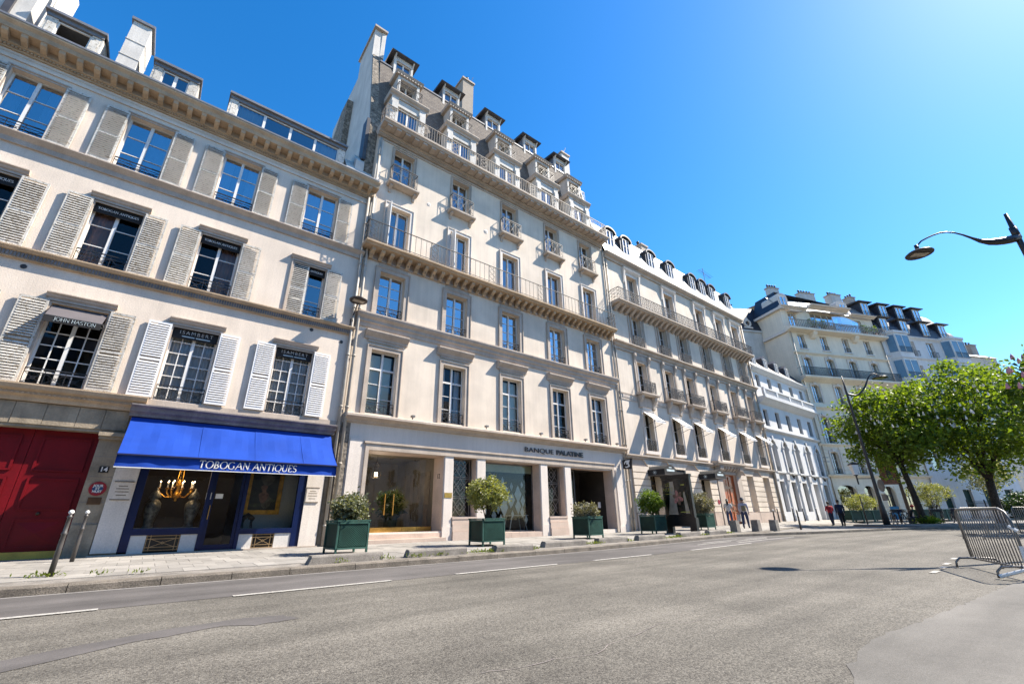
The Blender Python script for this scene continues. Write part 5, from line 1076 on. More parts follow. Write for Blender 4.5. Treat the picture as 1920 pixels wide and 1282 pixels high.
B3.P('door_sign', MB().lathe([(0, 0), (.16, 0), (.16, .01)], n=20).mesh('door_sign', 'sign_red'), 31.98, -.075, 1.95, rot=(R(-90), 0, 0))
# ground windows
for a, c, z0 in ((24.2, 25.3, .4), (26.75, 28.3, .62), (30.05, 31.2, .42), (36.9, 38.0, 1.26), (39.72, 40.86, 1.26)):
    sh = z0 < 1; w_ = B3.P('shop_window' if sh else 'window', MB().box(a, a+.06, .38, .44, z0, 3.92).box(c-.06, c, .38, .44, z0, 3.92).box(a+.06, c-.06, .38, .44, 3.84, 3.92).box(a+.06, c-.06, .38, .44, z0, z0+.08).box(a+.06, c-.06, .36, .44, 2.95, 3.10).mesh('window', 'black_plate' if sh else 'white_paint'))
    if not sh: link('cross_bar', MB().box(a+.06, c-.06, .36, .43, 1.75, 1.88).mesh('cross_bar', 'white_paint'), w_)
    for z1_, z2_ in ((z0+.08, 2.95), (3.10, 3.84)): link('pane', MB().quad((a+.06, .41, z1_), (c-.06, .41, z1_), (c-.06, .41, z2_), (a+.06, .41, z2_)).mesh('pane', 'glass_shop'), w_)
mb = MB()
for a, c in ((23.9, 28.6), (29.8, 31.5), (36.5, 41.2)):
    mb.quad((a, 2.4, .3), (c, 2.4, .3), (c, 2.4, 4.3), (a, 2.4, 4.3)); mb.quad((a, .52, 4.2), (c, .52, 4.2), (c, 2.4, 4.2), (a, 2.4, 4.2)); mb.quad((a, .52, .38), (c, .52, .38), (c, 2.4, .38), (a, 2.4, .38)); mb.quad((a, .52, .3), (a, 2.4, .3), (a, 2.4, 4.3), (a, .52, 4.3)); mb.quad((c, .52, .3), (c, 2.4, .3), (c, 2.4, 4.3), (c, .52, 4.3))
B3.P('shop_interior', mb.mesh('shop_interior', 'lobby'))
for x, z in ((24.5, 2.9), (24.6, 2.3), (24.8, 2.3), (24.45, 2.32)): B3.P('spot_lamp', MB().lathe([(0, -.03), (.035, 0), (0, .04)], (x, 1.2, z), 8).mesh('spot_lamp', 'bulb'))
# black canopies with rounded fronts
for x0, x1, sgn in ((24.02, 25.28, 1), (29.85, 31.25, 0)):
    n = 10; z0, zs_, zc = 3.38, 3.72, 3.98; xm = (x0+x1)/2; arc = [(x0, z0), (x1, z0)]+[(x1-(x1-x0)*i/n, zs_+(zc-zs_)*math.sin(PI*i/n)) for i in range(n+1)]
    cn = B3.P('canopy', MB().profx(arc, -1.25, .0).mesh('canopy', 'black_cloth')); link('piping', MB().box(x0-.008, x1+.008, -1.262, -1.252, z0-.005, z0+.012).box(x0-.01, x0-.002, -1.25, 0, z0-.005, z0+.012).box(x0-.01, x0-.002, -1.25, 0, zs_-.006, zs_+.008).mesh('piping', 'grey_trim'), cn)
    link('emblem', MB().box(xm-.14, xm+.14, -1.258, -1.252, 3.78, 3.84).box(xm-.40, xm+.40, -1.258, -1.252, 3.58, 3.70).mesh('emblem', 'film'), cn); link('monogram', MB().ring((x0-.006, -.55, 3.55), .11, .006, 16, 'x').box(x0-.010, x0-.004, -.60, -.50, 3.50, 3.60).mesh('monogram', 'film'), cn)
B3.P('shop_blind', MB().box(26.78, 28.27, .02, .30, 3.35, 3.92).mesh('shop_blind', 'black_cloth'))
# upper windows
s1 = MB(); surround(s1, -.5, .5, 0, 2.45, .14, .05); s1.box(-.78, .78, -.12, .003, -.22, -.02); s1.box(-.50, .50, -.05, .003, 2.66, 3.06); s1m = s1.mesh('window_surround', 'pale_stone')
s3 = MB(); s3.box(-.92, -.86, -.05, .003, -.1, 2.5); s3.box(.86, .92, -.05, .003, -.1, 2.5); s3.box(-.84, -.78, -.035, .003, -.1, 2.5); s3.box(.78, .84, -.035, .003, -.1, 2.5); surround(s3, -.5, .5, 0, 2.21, .13, .05); s3m = s3.mesh('window_surround', 'limestone_trim')
s2 = MB(); surround(s2, -.5, .5, 0, 2.18, .12, .05)
for s_ in (-1, 1): s2.box(s_*.80-.08, s_*.80+.08, -.09, .003, -.1, 2.1); s2.prof(s_*.80-.10, s_*.80+.10, [(.01, 2.1), (-.10, 2.1), (-.14, 2.3), (-.24, 2.5), (-.24, 2.78), (.01, 2.78)]); s2.lathe([(0, 0), (.06, .04), (.05, .1), (0, .14)], (s_*.80, -.22, 2.48), 8)
s2.box(-.66, .66, -.07, .003, 2.36, 2.70); s2m = s2.mesh('window_surround', 'limestone_trim')
bb_ = MB(); bb_.prof(-.98, .98, [(.01, 0), (-.46, 0), (-.52, .06), (-.52, .14), (.01, .17)])
for s_ in (-1, 1): bb_.prof(s_*.72-.12, s_*.72+.12, [(.01, -.85), (-.12, -.80), (-.16, -.5), (-.34, -.25), (-.40, 0), (.01, 0)])
bb_.box(-.58, .58, -.10, .003, -.75, -.1); bbm = bb_.mesh('balcony_slab', 'limestone_trim')
awm = MB(); awm.quad((-.54, -.02, 0), (.54, -.02, 0), (.54, -.88, -.70), (-.54, -.88, -.70)); awm.quad((-.54, -.88, -.70), (.54, -.88, -.70), (.54, -.88, -.82), (-.54, -.88, -.82)); awm = awm.mesh('window_awning', 'white_cloth')
arm_ = MB().bar((-.5, 0, -.95), (-.5, -.87, -.72), .016).bar((.5, 0, -.95), (.5, -.87, -.72), .016).bar((-.56, -.88, -.705), (.56, -.88, -.705), .014).mesh('awning_arm', 'iron')
dent = MB()
for k in range(8): dent.box(-.44+k*.12, -.38+k*.12, -.09, -.045, .06, .24)
dentm = dent.mesh('relief_panel', 'pale_stone')
for i, c in enumerate(c3):
    B3.P('window_surround', s1m, c, 0, 4.95); window(B3, c, 4.95, 1.0, 2.45, 3, 1, y=.30, tilt=.4, glass='glass_low', curtain=[('left', 'curtain'), None, ('sides', 'curtain'), ('left', 'curtain'), None, ('full', 'curtain')][i]); B3.P('railing', rail_mesh(1.0, .66, 'o', 'iron_grey'), c, -.06, 4.96)
    a_ = B3.P('window_awning', awm, c, -.05, 7.44); link('awning_arm', arm_, a_)
    B3.P('balcony_slab', bbm, c, 0, 8.52); B3.P('window_surround', s2m, c, 0, 8.72); window(B3, c, 8.72, 1.0, 2.18, 3, 1, y=.30, tilt=.4, glass='glass_low', curtain=[None, ('left', 'curtain'), None, ('sides', 'curtain'), ('left', 'curtain'), None][i]); B3.P('railing', rail_mesh(1.8 if i in (1, 2, 3, 4) else 1.4, .78, 'o', 'iron_grey', .42), c, -.48, 8.70)
    B3.P('window_surround', s3m, c, 0, 12.15); window(B3, c, 12.15, 1.0, 2.21, 3, 1, y=.30, tilt=.4, curtain=[('left', 'curtain'), ('left', 'curtain'), None, ('sides', 'curtain'), None, ('left', 'curtain')][i]); B3.P('railing', rail_mesh(1.2, .68, 'o', 'iron_grey', .10), c, -.14, 12.16)
mb = MB(); mb.box(X0+.02, X1-.01, -.03, .003, 8.02, 8.12); mb.box(X0+.02, X1-.01, -.045, .003, 8.42, 8.50); B3.P('string_course', mb.mesh('string_course', 'limestone_trim'))
for x in [(a+c)/2 for a, c in zip(c3, c3[1:])]+[22.9]:
    for off in ((-.5, .5) if x not in (22.9, 29.485) else (0,)): B3.P('relief_panel', dentm, x+off, .04, 8.12)
mb = MB(); mb.prof(X0+.02, X1-.01, [(.02, 11.45), (-.08, 11.45), (-.10, 11.62), (-.18, 11.66), (-.24, 11.80), (-.40, 11.88), (-.40, 11.96), (.02, 12.0)]); B3.P('string_course', mb.mesh('string_course', 'limestone_trim'))
mb = MB(); mb.prof(22.2, 41.75, [(.02, 14.58), (-.14, 14.58), (-.2, 14.66), (-.70, 14.70), (-.76, 14.78), (-.84, 14.80), (-.84, 14.88), (.02, 14.90)]); B3.P('balcony_slab', mb.mesh('balcony_slab', 'limestone_trim'))
br = MB().prof(-.11, .11, [(-.02, 14.30), (-.18, 14.34), (-.42, 14.52), (-.62, 14.66), (-.62, 14.70), (-.02, 14.70)]).mesh('bracket', 'limestone_trim')
for i in range(34): B3.P('bracket', br, 22.55+i*.575, 0, 0)
long_rail(B3, 22.25, 41.7, 14.90, .88, -.78, [], 'iron_grey', .24, True)
st = MB(); surround(st, -.62, .62, 0, 2.9, .20, .06); st.prof(-1.0, 1.0, [(.01, 3.16), (-.10, 3.16), (-.22, 3.3), (-.26, 3.42), (.01, 3.46)])
for s_ in (-1, 1): st.prof(s_*.9-.09, s_*.9+.09, [(.01, 2.2), (-.06, 2.2), (-.16, 2.9), (-.2, 3.16), (.01, 3.16)])
stm = st.mesh('window_surround', 'pale_stone')
for c in c3t: B3.P('window_surround', stm, c, 0, 14.85); window(B3, c, 14.92, 1.24, 2.8, 2, 1, y=.30, tilt=.4, curtain=('full', 'curtain') if c < 26 else ('left', 'curtain'))
mb = MB(); mb.prof(X0+.01, X1-.01, [(.02, 18.40), (-.10, 18.40), (-.16, 18.55), (-.30, 18.62), (-.42, 18.74), (-.42, 18.84), (.02, 18.9)]); B3.P('cornice', mb.mesh('cornice', 'limestone_trim'))
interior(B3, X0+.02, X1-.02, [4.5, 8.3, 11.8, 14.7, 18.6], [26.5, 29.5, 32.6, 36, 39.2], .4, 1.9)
mb = MB(); mb.quad((X0, -.25, 18.86), (X1, -.25, 18.86), (X1, .85, 22.0), (X0, .85, 22.0)); mb.quad((X0, .85, 22.0), (X1, .85, 22.0), (X1, 9.9, 23.2), (X0, 9.9, 23.2)); B3.P('roof', mb.mesh('roof', 'zinc_light'))
B3.P('gable', MB().poly([(X1-.003, -.2, 18.8), (X1-.003, 9.9, 18.8), (X1-.003, 9.9, 23.2), (X1-.003, .85, 22.0)]).mesh('gable', 'white_wall'))
dd = MB(); n = 10; pr = [(-.62, 0), (.62, 0)]+[(.62*math.cos(PI*i/n), 1.35+.42*math.sin(PI*i/n)) for i in range(n+1)]
dd.profx(pr, .1, 2.2); ddm = dd.mesh('dormer', 'zinc_dark')
dr_ = MB().profx([(.70*math.cos(PI*i/n), 1.36+.48*math.sin(PI*i/n)) for i in range(n+1)]+[(.62*math.cos(PI*i/n), 1.30+.42*math.sin(PI*i/n)) for i in range(n, -1, -1)], -.06, 2.2).mesh('dormer_roof', 'zinc_dark')
dfm, dpn = win_mesh(.78, 1.36, 2, 1, 2, None, 'white_paint', .06, 0)
for x in (23.15, 25.05, 28.28, 31.05, 34.5, 36.2, 37.9, 40.85):
    o = B3.P('dormer', ddm, x, .05, 19.75); link('dormer_roof', dr_, o); link('window_frame', dfm, o, (0, .06, .12))
    for (px, pz, pw, ph) in dpn: link('pane', pane_mesh(pw, ph, 'glass'), o, (px, .075, .12+pz))
chimney(B3, 30.2, 31.1, 2.0, 2.9, 22, 24.0, 'limestone_trim', 2); chimney(B3, 40.2, 41.6, 3.0, 3.9, 22, 23.9, 'limestone_trim', 3)
an = MB().bar((0, 0, 0), (0, 0, 2.6), .025).bar((-.9, 0, 2.1), (1.4, 0, 1.9), .016).bar((-.7, 0, 1.0), (.7, 0, .8), .014)
for k in range(9): an.bar((-.8+k*.26, -.3, 2.09-k*.02), (-.8+k*.26, .3, 2.09-k*.02), .010)
tag(link('television_antenna', an.mesh('television_antenna', 'iron'), None, (39.6, 18.3, 22.0)), 'thin television antenna on the roof above the ornate house', 'antenna')
pipe(B3, 22.14, .3, 18.3, -.07, .05); pipe(B3, 42.0, .5, 18.3, -.12, .08)

# ------------------------------------------------------------------ building 4: low white house with arched windows
B4 = Bld('white_arcade_house', 'low white house with tall arched first floor windows and a balustrade', 48.5, .55, (48.5, 17, .55)); b = B4
X0, X1 = 42.19, 54.95; c4 = [43.40, 45.90, 48.35, 51.05, 53.70]
H = []
for c in c4: H += [(c-.48, c+.48, 4.60, 7.35, .34), (c-.45, c+.45, 8.62, 10.18, .3), (c-.40, c+.40, 12.35, 13.55, .3)]
GO = [(42.95, 44.0, 1.28, 3.78, .3), (45.45, 46.5, 1.28, 3.78, .3), (47.9, 48.95, 1.28, 3.78, .3), (50.5, 51.7, .4, 3.75, .7), (53.2, 54.2, 1.2, 3.75, .3)]
mb = MB(); wall(mb, X0, X1, -.1, 14.2, H+GO); shell(mb, X0, X1, -.1, 14.2, 9)
n = 8
for c in c4:
    for i in range(n):                                   # round arch spandrels
        a0, a1 = PI-PI*i/n, PI-PI*(i+1)/n; xa, xb = c+.48*math.cos(a0), c+.48*math.cos(a1); za, zb2 = 6.87+.48*math.sin(a0), 6.87+.48*math.sin(a1); mb.quad((xa, .001, za), (xb, .001, zb2), (xb, .001, 7.35), (xa, .001, 7.35))
B4.P('wall', mb.mesh('wall', 'white_render'))
ar = MB()
for i in range(12): a0, a1 = PI*i/12, PI*(i+1)/12; ar.profx([(.50*math.cos(a0), .50*math.sin(a0)), (.68*math.cos(a0), .68*math.sin(a0)), (.68*math.cos(a1), .68*math.sin(a1)), (.50*math.cos(a1), .50*math.sin(a1))], -.08, .004)
ar.box(-.74, -.50, -.08, .004, -2.27, 0); ar.box(.50, .74, -.08, .004, -2.27, 0); ar.box(-.80, -.48, -.14, .003, -.12, 0.0); ar.box(.48, .80, -.14, .003, -.12, 0.0); ar.box(-.8, .8, -.2, .004, -2.40, -2.27); ar.box(-.12, .12, -.14, -.02, .5, .85); arm4 = ar.mesh('arch_surround', 'white_render')
for c in c4:
    B4.P('arch_surround', arm4, c, 0, 6.87); window(B4, c, 4.6, .96, 2.75, 3, 1, y=.3, fm='zinc_dark', glass='glass', arch=.48); B4.P('railing', rail_mesh(.92, .45, 'v', 'iron'), c, .06, 4.6)
    window(B4, c, 8.62, .9, 1.56, 2, 1, y=.26, fm='zinc_dark'); window(B4, c, 12.35, .8, 1.2, 1, 1, y=.26, fm='zinc_dark')
for a, c_, z0, z1, d in GO: B4.P('ground_window', MB().quad((a, d-.02, z0), (c_, d-.02, z0), (c_, d-.02, z1), (a, d-.02, z1)).mesh('ground_window', 'glass' if z0 > 1 else 'white_render'))
for x in (42.5, 44.7, 47.2, 49.75, 52.4, 54.7):
    B4.P('pilaster', MB().box(x-.28, x+.28, -.10, .004, .3, 4.4).box(x-.32, x+.32, -.16, .003, .3, 1.0).box(x-.32, x+.32, -.16, .003, 3.9, 4.4).mesh('pilaster', 'white_render'))
for x in (45.2, 47.6, 50.1, 52.6): B4.P('wall_lantern', MB().bar((0, 0, .2), (0, -.3, .3), .015).lathe([(0, -.1), (.09, 0), (.12, .2), (0, .3)], (0, -.32, 0), 6).mesh('wall_lantern', 'iron'), x, -.1, 4.1)
mb = MB(); mb.prof(X0+.01, X1-.01, [(.02, 4.42), (-.12, 4.42), (-.18, 4.52), (.02, 4.56)]); mb.prof(X0+.01, X1-.01, [(.02, 8.12), (-.14, 8.12), (-.26, 8.24), (-.26, 8.32), (.02, 8.36)]); mb.prof(X0+.01, X1-.01, [(.02, 13.75), (-.10, 13.78), (-.30, 14.0), (-.42, 14.10), (-.42, 14.20), (.02, 14.24)]); B4.P('string_course', mb.mesh('string_course', 'white_render'))
mb = MB(); mb.prof(42.5, 54.9, [(.02, 10.6), (-.25, 10.75), (-.55, 11.0), (-.70, 11.1), (-.70, 11.25), (.02, 11.28)]); mb.box(42.5, 54.9, -.68, -.50, 11.28, 11.42); mb.box(42.5, 54.9, -.70, -.48, 11.92, 12.05)
for x in (42.6, 45.3, 48.2, 51.2, 54.75): mb.box(x-.14, x+.14, -.69, -.49, 11.42, 11.92)
B4.P('balcony', mb.mesh('balcony', 'white_render'))
bal = MB().lathe([(.05, 0), (.05, .06), (.03, .1), (.07, .25), (.03, .4), (.05, .46), (.05, .5)], n=8).mesh('baluster', 'white_render', True)
for i in range(52): B4.P('baluster', bal, 42.85+i*.228, -.59, 11.42)
interior(B4, X0+.02, X1-.02, [.3, 4.3, 8.2, 11.2, 14.1], [44.7, 47.2, 49.7, 52.4], .4, 1.6)
mb = MB(); mb.quad((X0, -.3, 14.22), (X1, -.3, 14.22), (X1, 1.0, 15.9), (X0, 1.0, 15.9)); mb.quad((X0, 1.0, 15.9), (X1, 1.0, 15.9), (X1, 9, 16.8), (X0, 9, 16.8)); B4.P('roof', mb.mesh('roof', 'dark_slate'))
dm = MB().profx([(-.55, 0), (.55, 0), (.55, 1.3), (0, 1.65), (-.55, 1.3)], 0, 2.0).mesh('dormer', 'dark_slate'); df, dp = win_mesh(.74, 1.2, 1, 1, 2, None, 'white_paint', .06, 0)
for x in (43.9, 46.5, 49.1, 51.7):
    o = B4.P('dormer', dm, x, .2, 14.5); link('window_frame', df, o, (0, -.04, .1))
    for (px, pz, pw, ph) in dp: link('pane', pane_mesh(pw, ph, 'glass_far'), o, (px, -.03, .1+pz))
# ------------------------------------------------------------------ buildings 5-7 along the bend
B5 = Bld('corner_mansion', 'tall cream corner building with black iron balcony and planted roof terrace', 0, .3, (O5.x, O5.y, .3), A5); b = B5
W5 = 14.35; c5 = [1.72, 5.02, 8.35, 11.72]
H = []
for c in c5: H += [(c-.52, c+.52, 4.92, 7.16, .3), (c-.58, c+.58, 8.1, 11.0, .3), (c-.55, c+.55, 12.55, 14.55, .3), (c-.55, c+.55, 15.55, 17.85, .3), (c-.5, c+.5, 19.0, 20.8, .3)]
G5 = [(.85, 3.3, .4, 3.8, .35), (4.4, 5.7, .4, 3.75, .35), (7.1, 8.5, .4, 3.7, .35), (9.9, 11.6, .4, 3.7, .35), (12.5, 13.6, .6, 3.6, .35)]
mb = MB(); wall(mb, 0, W5, -.3, 21.2, H+G5); shell(mb, 0, W5, -.3, 21.2, 3.7)
def arch_fill(mb, a, c_, z1, rise, n=7):
    for i in range(n):
        t0, t1 = i/n, (i+1)/n; f_ = lambda t: z1-rise+rise*math.sqrt(max(0, 1-(2*t-1)**2)); xa, xb = a+(c_-a)*t0, a+(c_-a)*t1; mb.quad((xa, .002, f_(t0)), (xb, .002, f_(t1)), (xb, .002, z1), (xa, .002, z1))
for c in c5: arch_fill(mb, c-.52, c+.52, 7.16, .25); arch_fill(mb, c-.58, c+.58, 11.0, .5); arch_fill(mb, c-.55, c+.55, 14.55, .2); arch_fill(mb, c-.55, c+.55, 17.85, .2)
for q in G5: arch_fill(mb, q[0], q[1], q[3], .45)
B5.P('wall', mb.mesh('wall', 'cream_stone'))
for c in c5:
    for z0, w, h, r_ in ((4.92, 1.04, 2.24, 3), (8.1, 1.16, 2.9, 3), (12.55, 1.1, 2.0, 2), (15.55, 1.1, 2.3, 1), (19.0, 1.0, 1.8, 2)): window(B5, c, z0, w, h, r_, 1, y=.24, glass='glass_far' if z0 > 12 else 'glass', tilt=.8, arch={8.1: .5, 4.92: .25}.get(z0, 0))
    for z0 in (4.92, 8.12, 12.57, 19.02): B5.P('railing', rail_mesh(1.0, .5, 'v', 'iron'), c, -.02, z0)
    for z0, hh, ww in ((4.92, 2.24, .52), (8.1, 2.9, .58), (12.55, 2.0, .55), (15.55, 2.3, .55)):
        mb = MB(); surround(mb, -ww, ww, 0, hh, .16, .06); mb.box(-.2, .2, -.14, .003, hh+.02, hh+.34); B5.P('window_surround', mb.mesh('window_surround', 'pale_stone'), c, 0, z0)
    B5.P('window_sill', MB().box(-.62, .62, -.12, .003, -.12, 0).mesh('window_sill', 'white_render'), c, 0, 19.0)
gm = ['zinc_dark', 'dark_room', 'dark_room', 'dark_room', 'dark_room']
for (a, c_, z0, z1, d), m_ in zip(G5, gm):
    o = B5.P('ground_opening', MB().box(a, c_, d-.06, d-.02, 2.75, 2.85).box(a, a+.08, d-.06, d-.02, z0, z1).box(c_-.08, c_, d-.06, d-.02, z0, z1).box((a+c_)/2-.04, (a+c_)/2+.04, d-.06, d-.02, z0, 2.75).mesh('ground_opening', 'zinc_dark'))
    link('pane', MB().quad((a, d-.03, z0), (c_, d-.03, z0), (c_, d-.03, z1), (a, d-.03, z1)).mesh('pane', 'glass'), o)
B5.P('blue_counter', MB().box(7.1, 8.5, .05, .3, .4, 1.7).mesh('blue_counter', 'plastic_blue'))
mb = MB()
for z0, z1, x0_, x1_ in ((.4, 4.4, 0, W5), (4.9, 7.8, 0, W5)):
    z = z0; hs_ = G5 if z0 < 1 else [(c-.75, c+.75, 4, 7.6) for c in c5]
    while z < z1-.3:
        xs_ = [0.02]+[v for h in sorted(hs_) for v in (h[0]-.04, h[1]+.04)]+[W5-.02]
        for a, c_ in zip(xs_[::2], xs_[1::2]):
            if c_-a > .1 and (z+.4 < 3.9 or z0 > 1): mb.box(a, c_, -.07, .004, z+.03, z+.38)
        z += .42
for k in range(20): mb.box(.02, .8 if k % 2 else .55, -.04, .005, 8.2+k*.36, 8.2+k*.36+.32) if k < 18 else None
tag(B5.P('rustication', mb.mesh('rustication', 'cream_stone')), kind='stuff')
mb = MB()
for z0, z1, p in ((4.5, 4.85, .35), (7.7, 8.02, .30), (11.75, 12.05, .28), (18.2, 18.5, .25)): mb.prof(-.1, W5+.05, cornice_prof(z0, z1, p))
mb.prof(-.15, W5+.05, [(.02, 14.85), (-.3, 15.0), (-.75, 15.2), (-.85, 15.3), (-.85, 15.45), (.02, 15.5)]); mb.prof(-.35, W5+.2, [(.02, 20.95), (-.4, 21.05), (-.85, 21.15), (-.85, 21.38), (.02, 21.42)])
for x in (3.35, 9.7): mb.prof(x-.3, x+.3, [(.02, 20.3), (-.3, 20.4), (-.6, 20.8), (-.7, 21.1), (.02, 21.1)])
B5.P('cornices', mb.mesh('cornices', 'cream_stone'))
mb = MB(); x = -.1; mb.box(-.1, W5, -.82, -.78, 16.42, 16.47); mb.box(-.1, W5, -.82, -.78, 15.52, 15.56)
while x < W5: mb.bar((x, -.8, 15.5), (x, -.8, 16.45), .02); x += .11
for x in (-.1, W5): mb.bar((x, -.8, 16.45), (x, 0, 16.45), .02)
B5.P('railing', mb.mesh('railing', 'iron'))
mb = MB(); x = -.3; mb.box(-.3, W5+.1, -.80, -.74, 22.30, 22.38)
while x < W5: mb.box(x, x+.09, -.79, -.75, 21.42, 22.3); x += .26
B5.P('terrace_railing', mb.mesh('terrace_railing', 'iron_beige'))
AH = [(1.0, 2.2, 21.5, 23.7, .3), (4.4, 9.2, 21.5, 24.0, .3), (11, 12.4, 21.5, 23.7, .3)]
mb = MB(); wall(mb, 0, W5, 21.2, 24.2, AH, y=.3); mb.quad((0, 4, 21.2), (0, .3, 21.2), (0, .3, 24.2), (0, 4, 24.2)); mb.quad((W5, 4, 21.2), (W5, .3, 21.2), (W5, .3, 24.2), (W5, 4, 24.2)); mb.quad((0, 4, 21.2), (W5, 4, 21.2), (W5, 4, 24.2), (0, 4, 24.2)); mb.quad((0, 0, 21.19), (W5, 0, 21.19), (W5, .4, 21.19), (0, .4, 21.19)); B5.P('attic_wall', mb.mesh('attic_wall', 'cream_stone'))
for a, c_, z0, z1, d in AH: window(B5, (a+c_)/2, z0, c_-a, z1-z0, 2, 1, 2 if c_-a < 2 else 5, y=.5, glass='glass_far')
for a, c_, p in ((-.4, 3.6, cornice_prof(24.0, 24.35, .5)), (3.9, 10.0, cornice_prof(24.35, 24.8, .8)), (10.4, W5, cornice_prof(24.0, 24.3, .5))): B5.P('eaves', MB().prof(a, c_, p).mesh('eaves', 'pale_stone'))
for a, c_, z in ((.9, 2.6, 23.72), (4.3, 9.3, 24.0)): B5.P('awning_box', MB().prof(a, c_, [(.28, z+.05), (-.3, z), (-.3, z+.08), (.28, z+.22)]).mesh('awning_box', 'pale_stone'))
mb = MB()
B5.P('side_eaves', MB().box(-.42, 0, -.3, 4.1, 23.95, 24.25).mesh('side_eaves', 'pale_stone')); B5.P('side_cornice', MB().box(-.3, 0, -.2, 3.5, 20.95, 21.3).mesh('side_cornice', 'pale_stone'))
mb = MB(); mb.quad((0, .2, 24.25), (W5, .2, 24.25), (W5, 1.8, 26.4), (0, 1.8, 26.4)); mb.quad((.9, 1.8, 26.4), (W5, 1.8, 26.4), (W5, 8, 27.2), (.9, 8, 27.2)); mb.poly([(-.35, -.2, 24.26), (-.35, 4.2, 24.26), (.95, 4.4, 27.1), (.95, 1.3, 27.05)], 1); mb.poly([(-.35, -.2, 24.26), (.95, 1.3, 27.05), (1.0, 1.2, 24.4)], 1); mb.poly([(.95, 1.3, 27.05), (.95, 4.4, 27.1), (W5, 4.4, 27.1), (W5, 2.2, 26.6)], 1)
B5.P('roof', mb.mesh('roof', ['zinc_light', 'dark_slate']))
for x, w in ((.9, 1.5), (10.2, 1.7)):
    n = 8; o = B5.P('dormer', MB().profx([(x-w/2, 24.3), (x+w/2, 24.3)]+[(x+w/2*math.cos(PI*i/n), 25.9+.5*math.sin(PI*i/n)) for i in range(n+1)], .35, 2.8).mesh('dormer', 'pale_stone'))
    f, pn = win_mesh(1.0, 1.4, 2, 1, 2, None, 'white_paint', .07, 0); link('window_frame', f, o, (x, .3, 24.5))
    for (px, pz, pw, ph) in pn: link('pane', pane_mesh(pw, ph, 'glass_far'), o, (x+px, .31, 24.5+pz))
chimney(B5, 2.0, 3.6, 2.8, 3.4, 26.0, 28.6, 'white_wall', 4); chimney(B5, 8.6, 11.0, 4.0, 4.8, 26.5, 29.3, 'white_wall', 5); chimney(B5, 12.6, 14.3, 3.0, 4.0, 26, 29.0, 'white_wall', 4)
B5.P('street_plate', MB().box(.05, .75, -.06, -.04, 6.0, 6.6).mesh('street_plate', 'sign_blue')); interior(B5, .02, W5-.02, [.3, 4.4, 7.8, 11.8, 15.2, 18.3, 21.1], [3.4, 6.7, 10], .4, 1.8)
pipe(B5, .25, .4, 21, -.12, .06); pipe(B5, W5-.25, .4, 21, -.12, .06)
# wing behind the corner building, seen over the low white house
mb = MB(); mb.box(-4.6, -.05, 3.6, 11, 10, 22.4); mb.box(-4.7, -.05, 3.45, 3.62, 22.25, 22.5)
mb.poly([(-4.6, 3.5, 22.5), (-.05, 3.5, 22.5), (.6, 4.6, 26.2), (-3.6, 4.6, 25.9)], 1); mb.poly([(-3.6, 4.6, 25.9), (.6, 4.6, 26.2), (1, 11, 26.6), (-3.6, 11, 26.2)], 1); B5.P('rear_wing', mb.mesh('rear_wing', ['white_wall', 'dark_slate']))
oe = B5.P('oeil_de_boeuf', MB().ring((-1.9, 3.62, 23.45), .42, .15, 14).box(-2.55, -1.25, 3.5, 3.7, 22.75, 22.95).profx([(-2.2, 23.9), (-1.6, 23.9), (-1.9, 24.3)], 3.55, 3.8).mesh('oeil_de_boeuf', 'pale_stone')); link('pane', MB().poly([(-1.9+.4*math.cos(2*PI*i/14), 3.66, 23.45+.4*math.sin(2*PI*i/14)) for i in range(14)]).mesh('pane', 'glass'), oe)
B5.P('side_chimney_wall', MB().prof(-5.6, -4.3, [(3.9, 10), (3.9, 25.4), (5.4, 25.9), (9, 25.9), (9, 10)]).mesh('side_chimney_wall', 'white_wall')); B5.P('wall_coping', MB().box(-5.7, -3.4, 3.8, 9, 25.9, 26.05).mesh('wall_coping', 'zinc_dark'))
# terrace plants and glass windbreak on the roof terrace
for k, x in enumerate((3.6, 5.2, 11.6, 13.2)):
    P = B5.root.matrix_basis @ Vector((x, -.35, 21.12)); t_ = thing('terrace_shrub', ['leafy terrace shrub left of the wide attic window', 'leafy terrace shrub in front of the wide attic window', 'yellow green terrace shrub right of the glass windbreak', 'leafy terrace shrub at the right end of the roof terrace'][k], 'shrub', (P.x, P.y, 21.42))
    link('pot', MB().box(-.25, .25, -.2, .2, 0, .4).mesh('pot', 'terracotta_pot'), t_); link('foliage', leaves_mesh('foliage', clump_points((0, 0, .85), (.55, .4, .6), 26, 12, .09), .16, 'leaf_bright' if k == 2 else 'leaf_chestnut'), t_)
o = B5.P('windbreak', MB().bar((6.6, -.6, 21.45), (6.6, -.6, 23.3), .04).bar((10.6, -.6, 21.45), (10.6, -.6, 22.9), .04).tube([(6.6+.4*i, -.6, 23.3+.35*math.sin(PI*i/10)-.04*i) for i in range(11)], .03, 5).mesh('windbreak', 'white_render')); link('pane', MB().poly([(6.6, -.6, 21.5), (10.6, -.6, 21.5)]+[(10.6-.4*i, -.6, 22.9+.35*math.sin(PI*i/10)+.04*i) for i in range(11)]).mesh('pane', 'glass_far'), o)
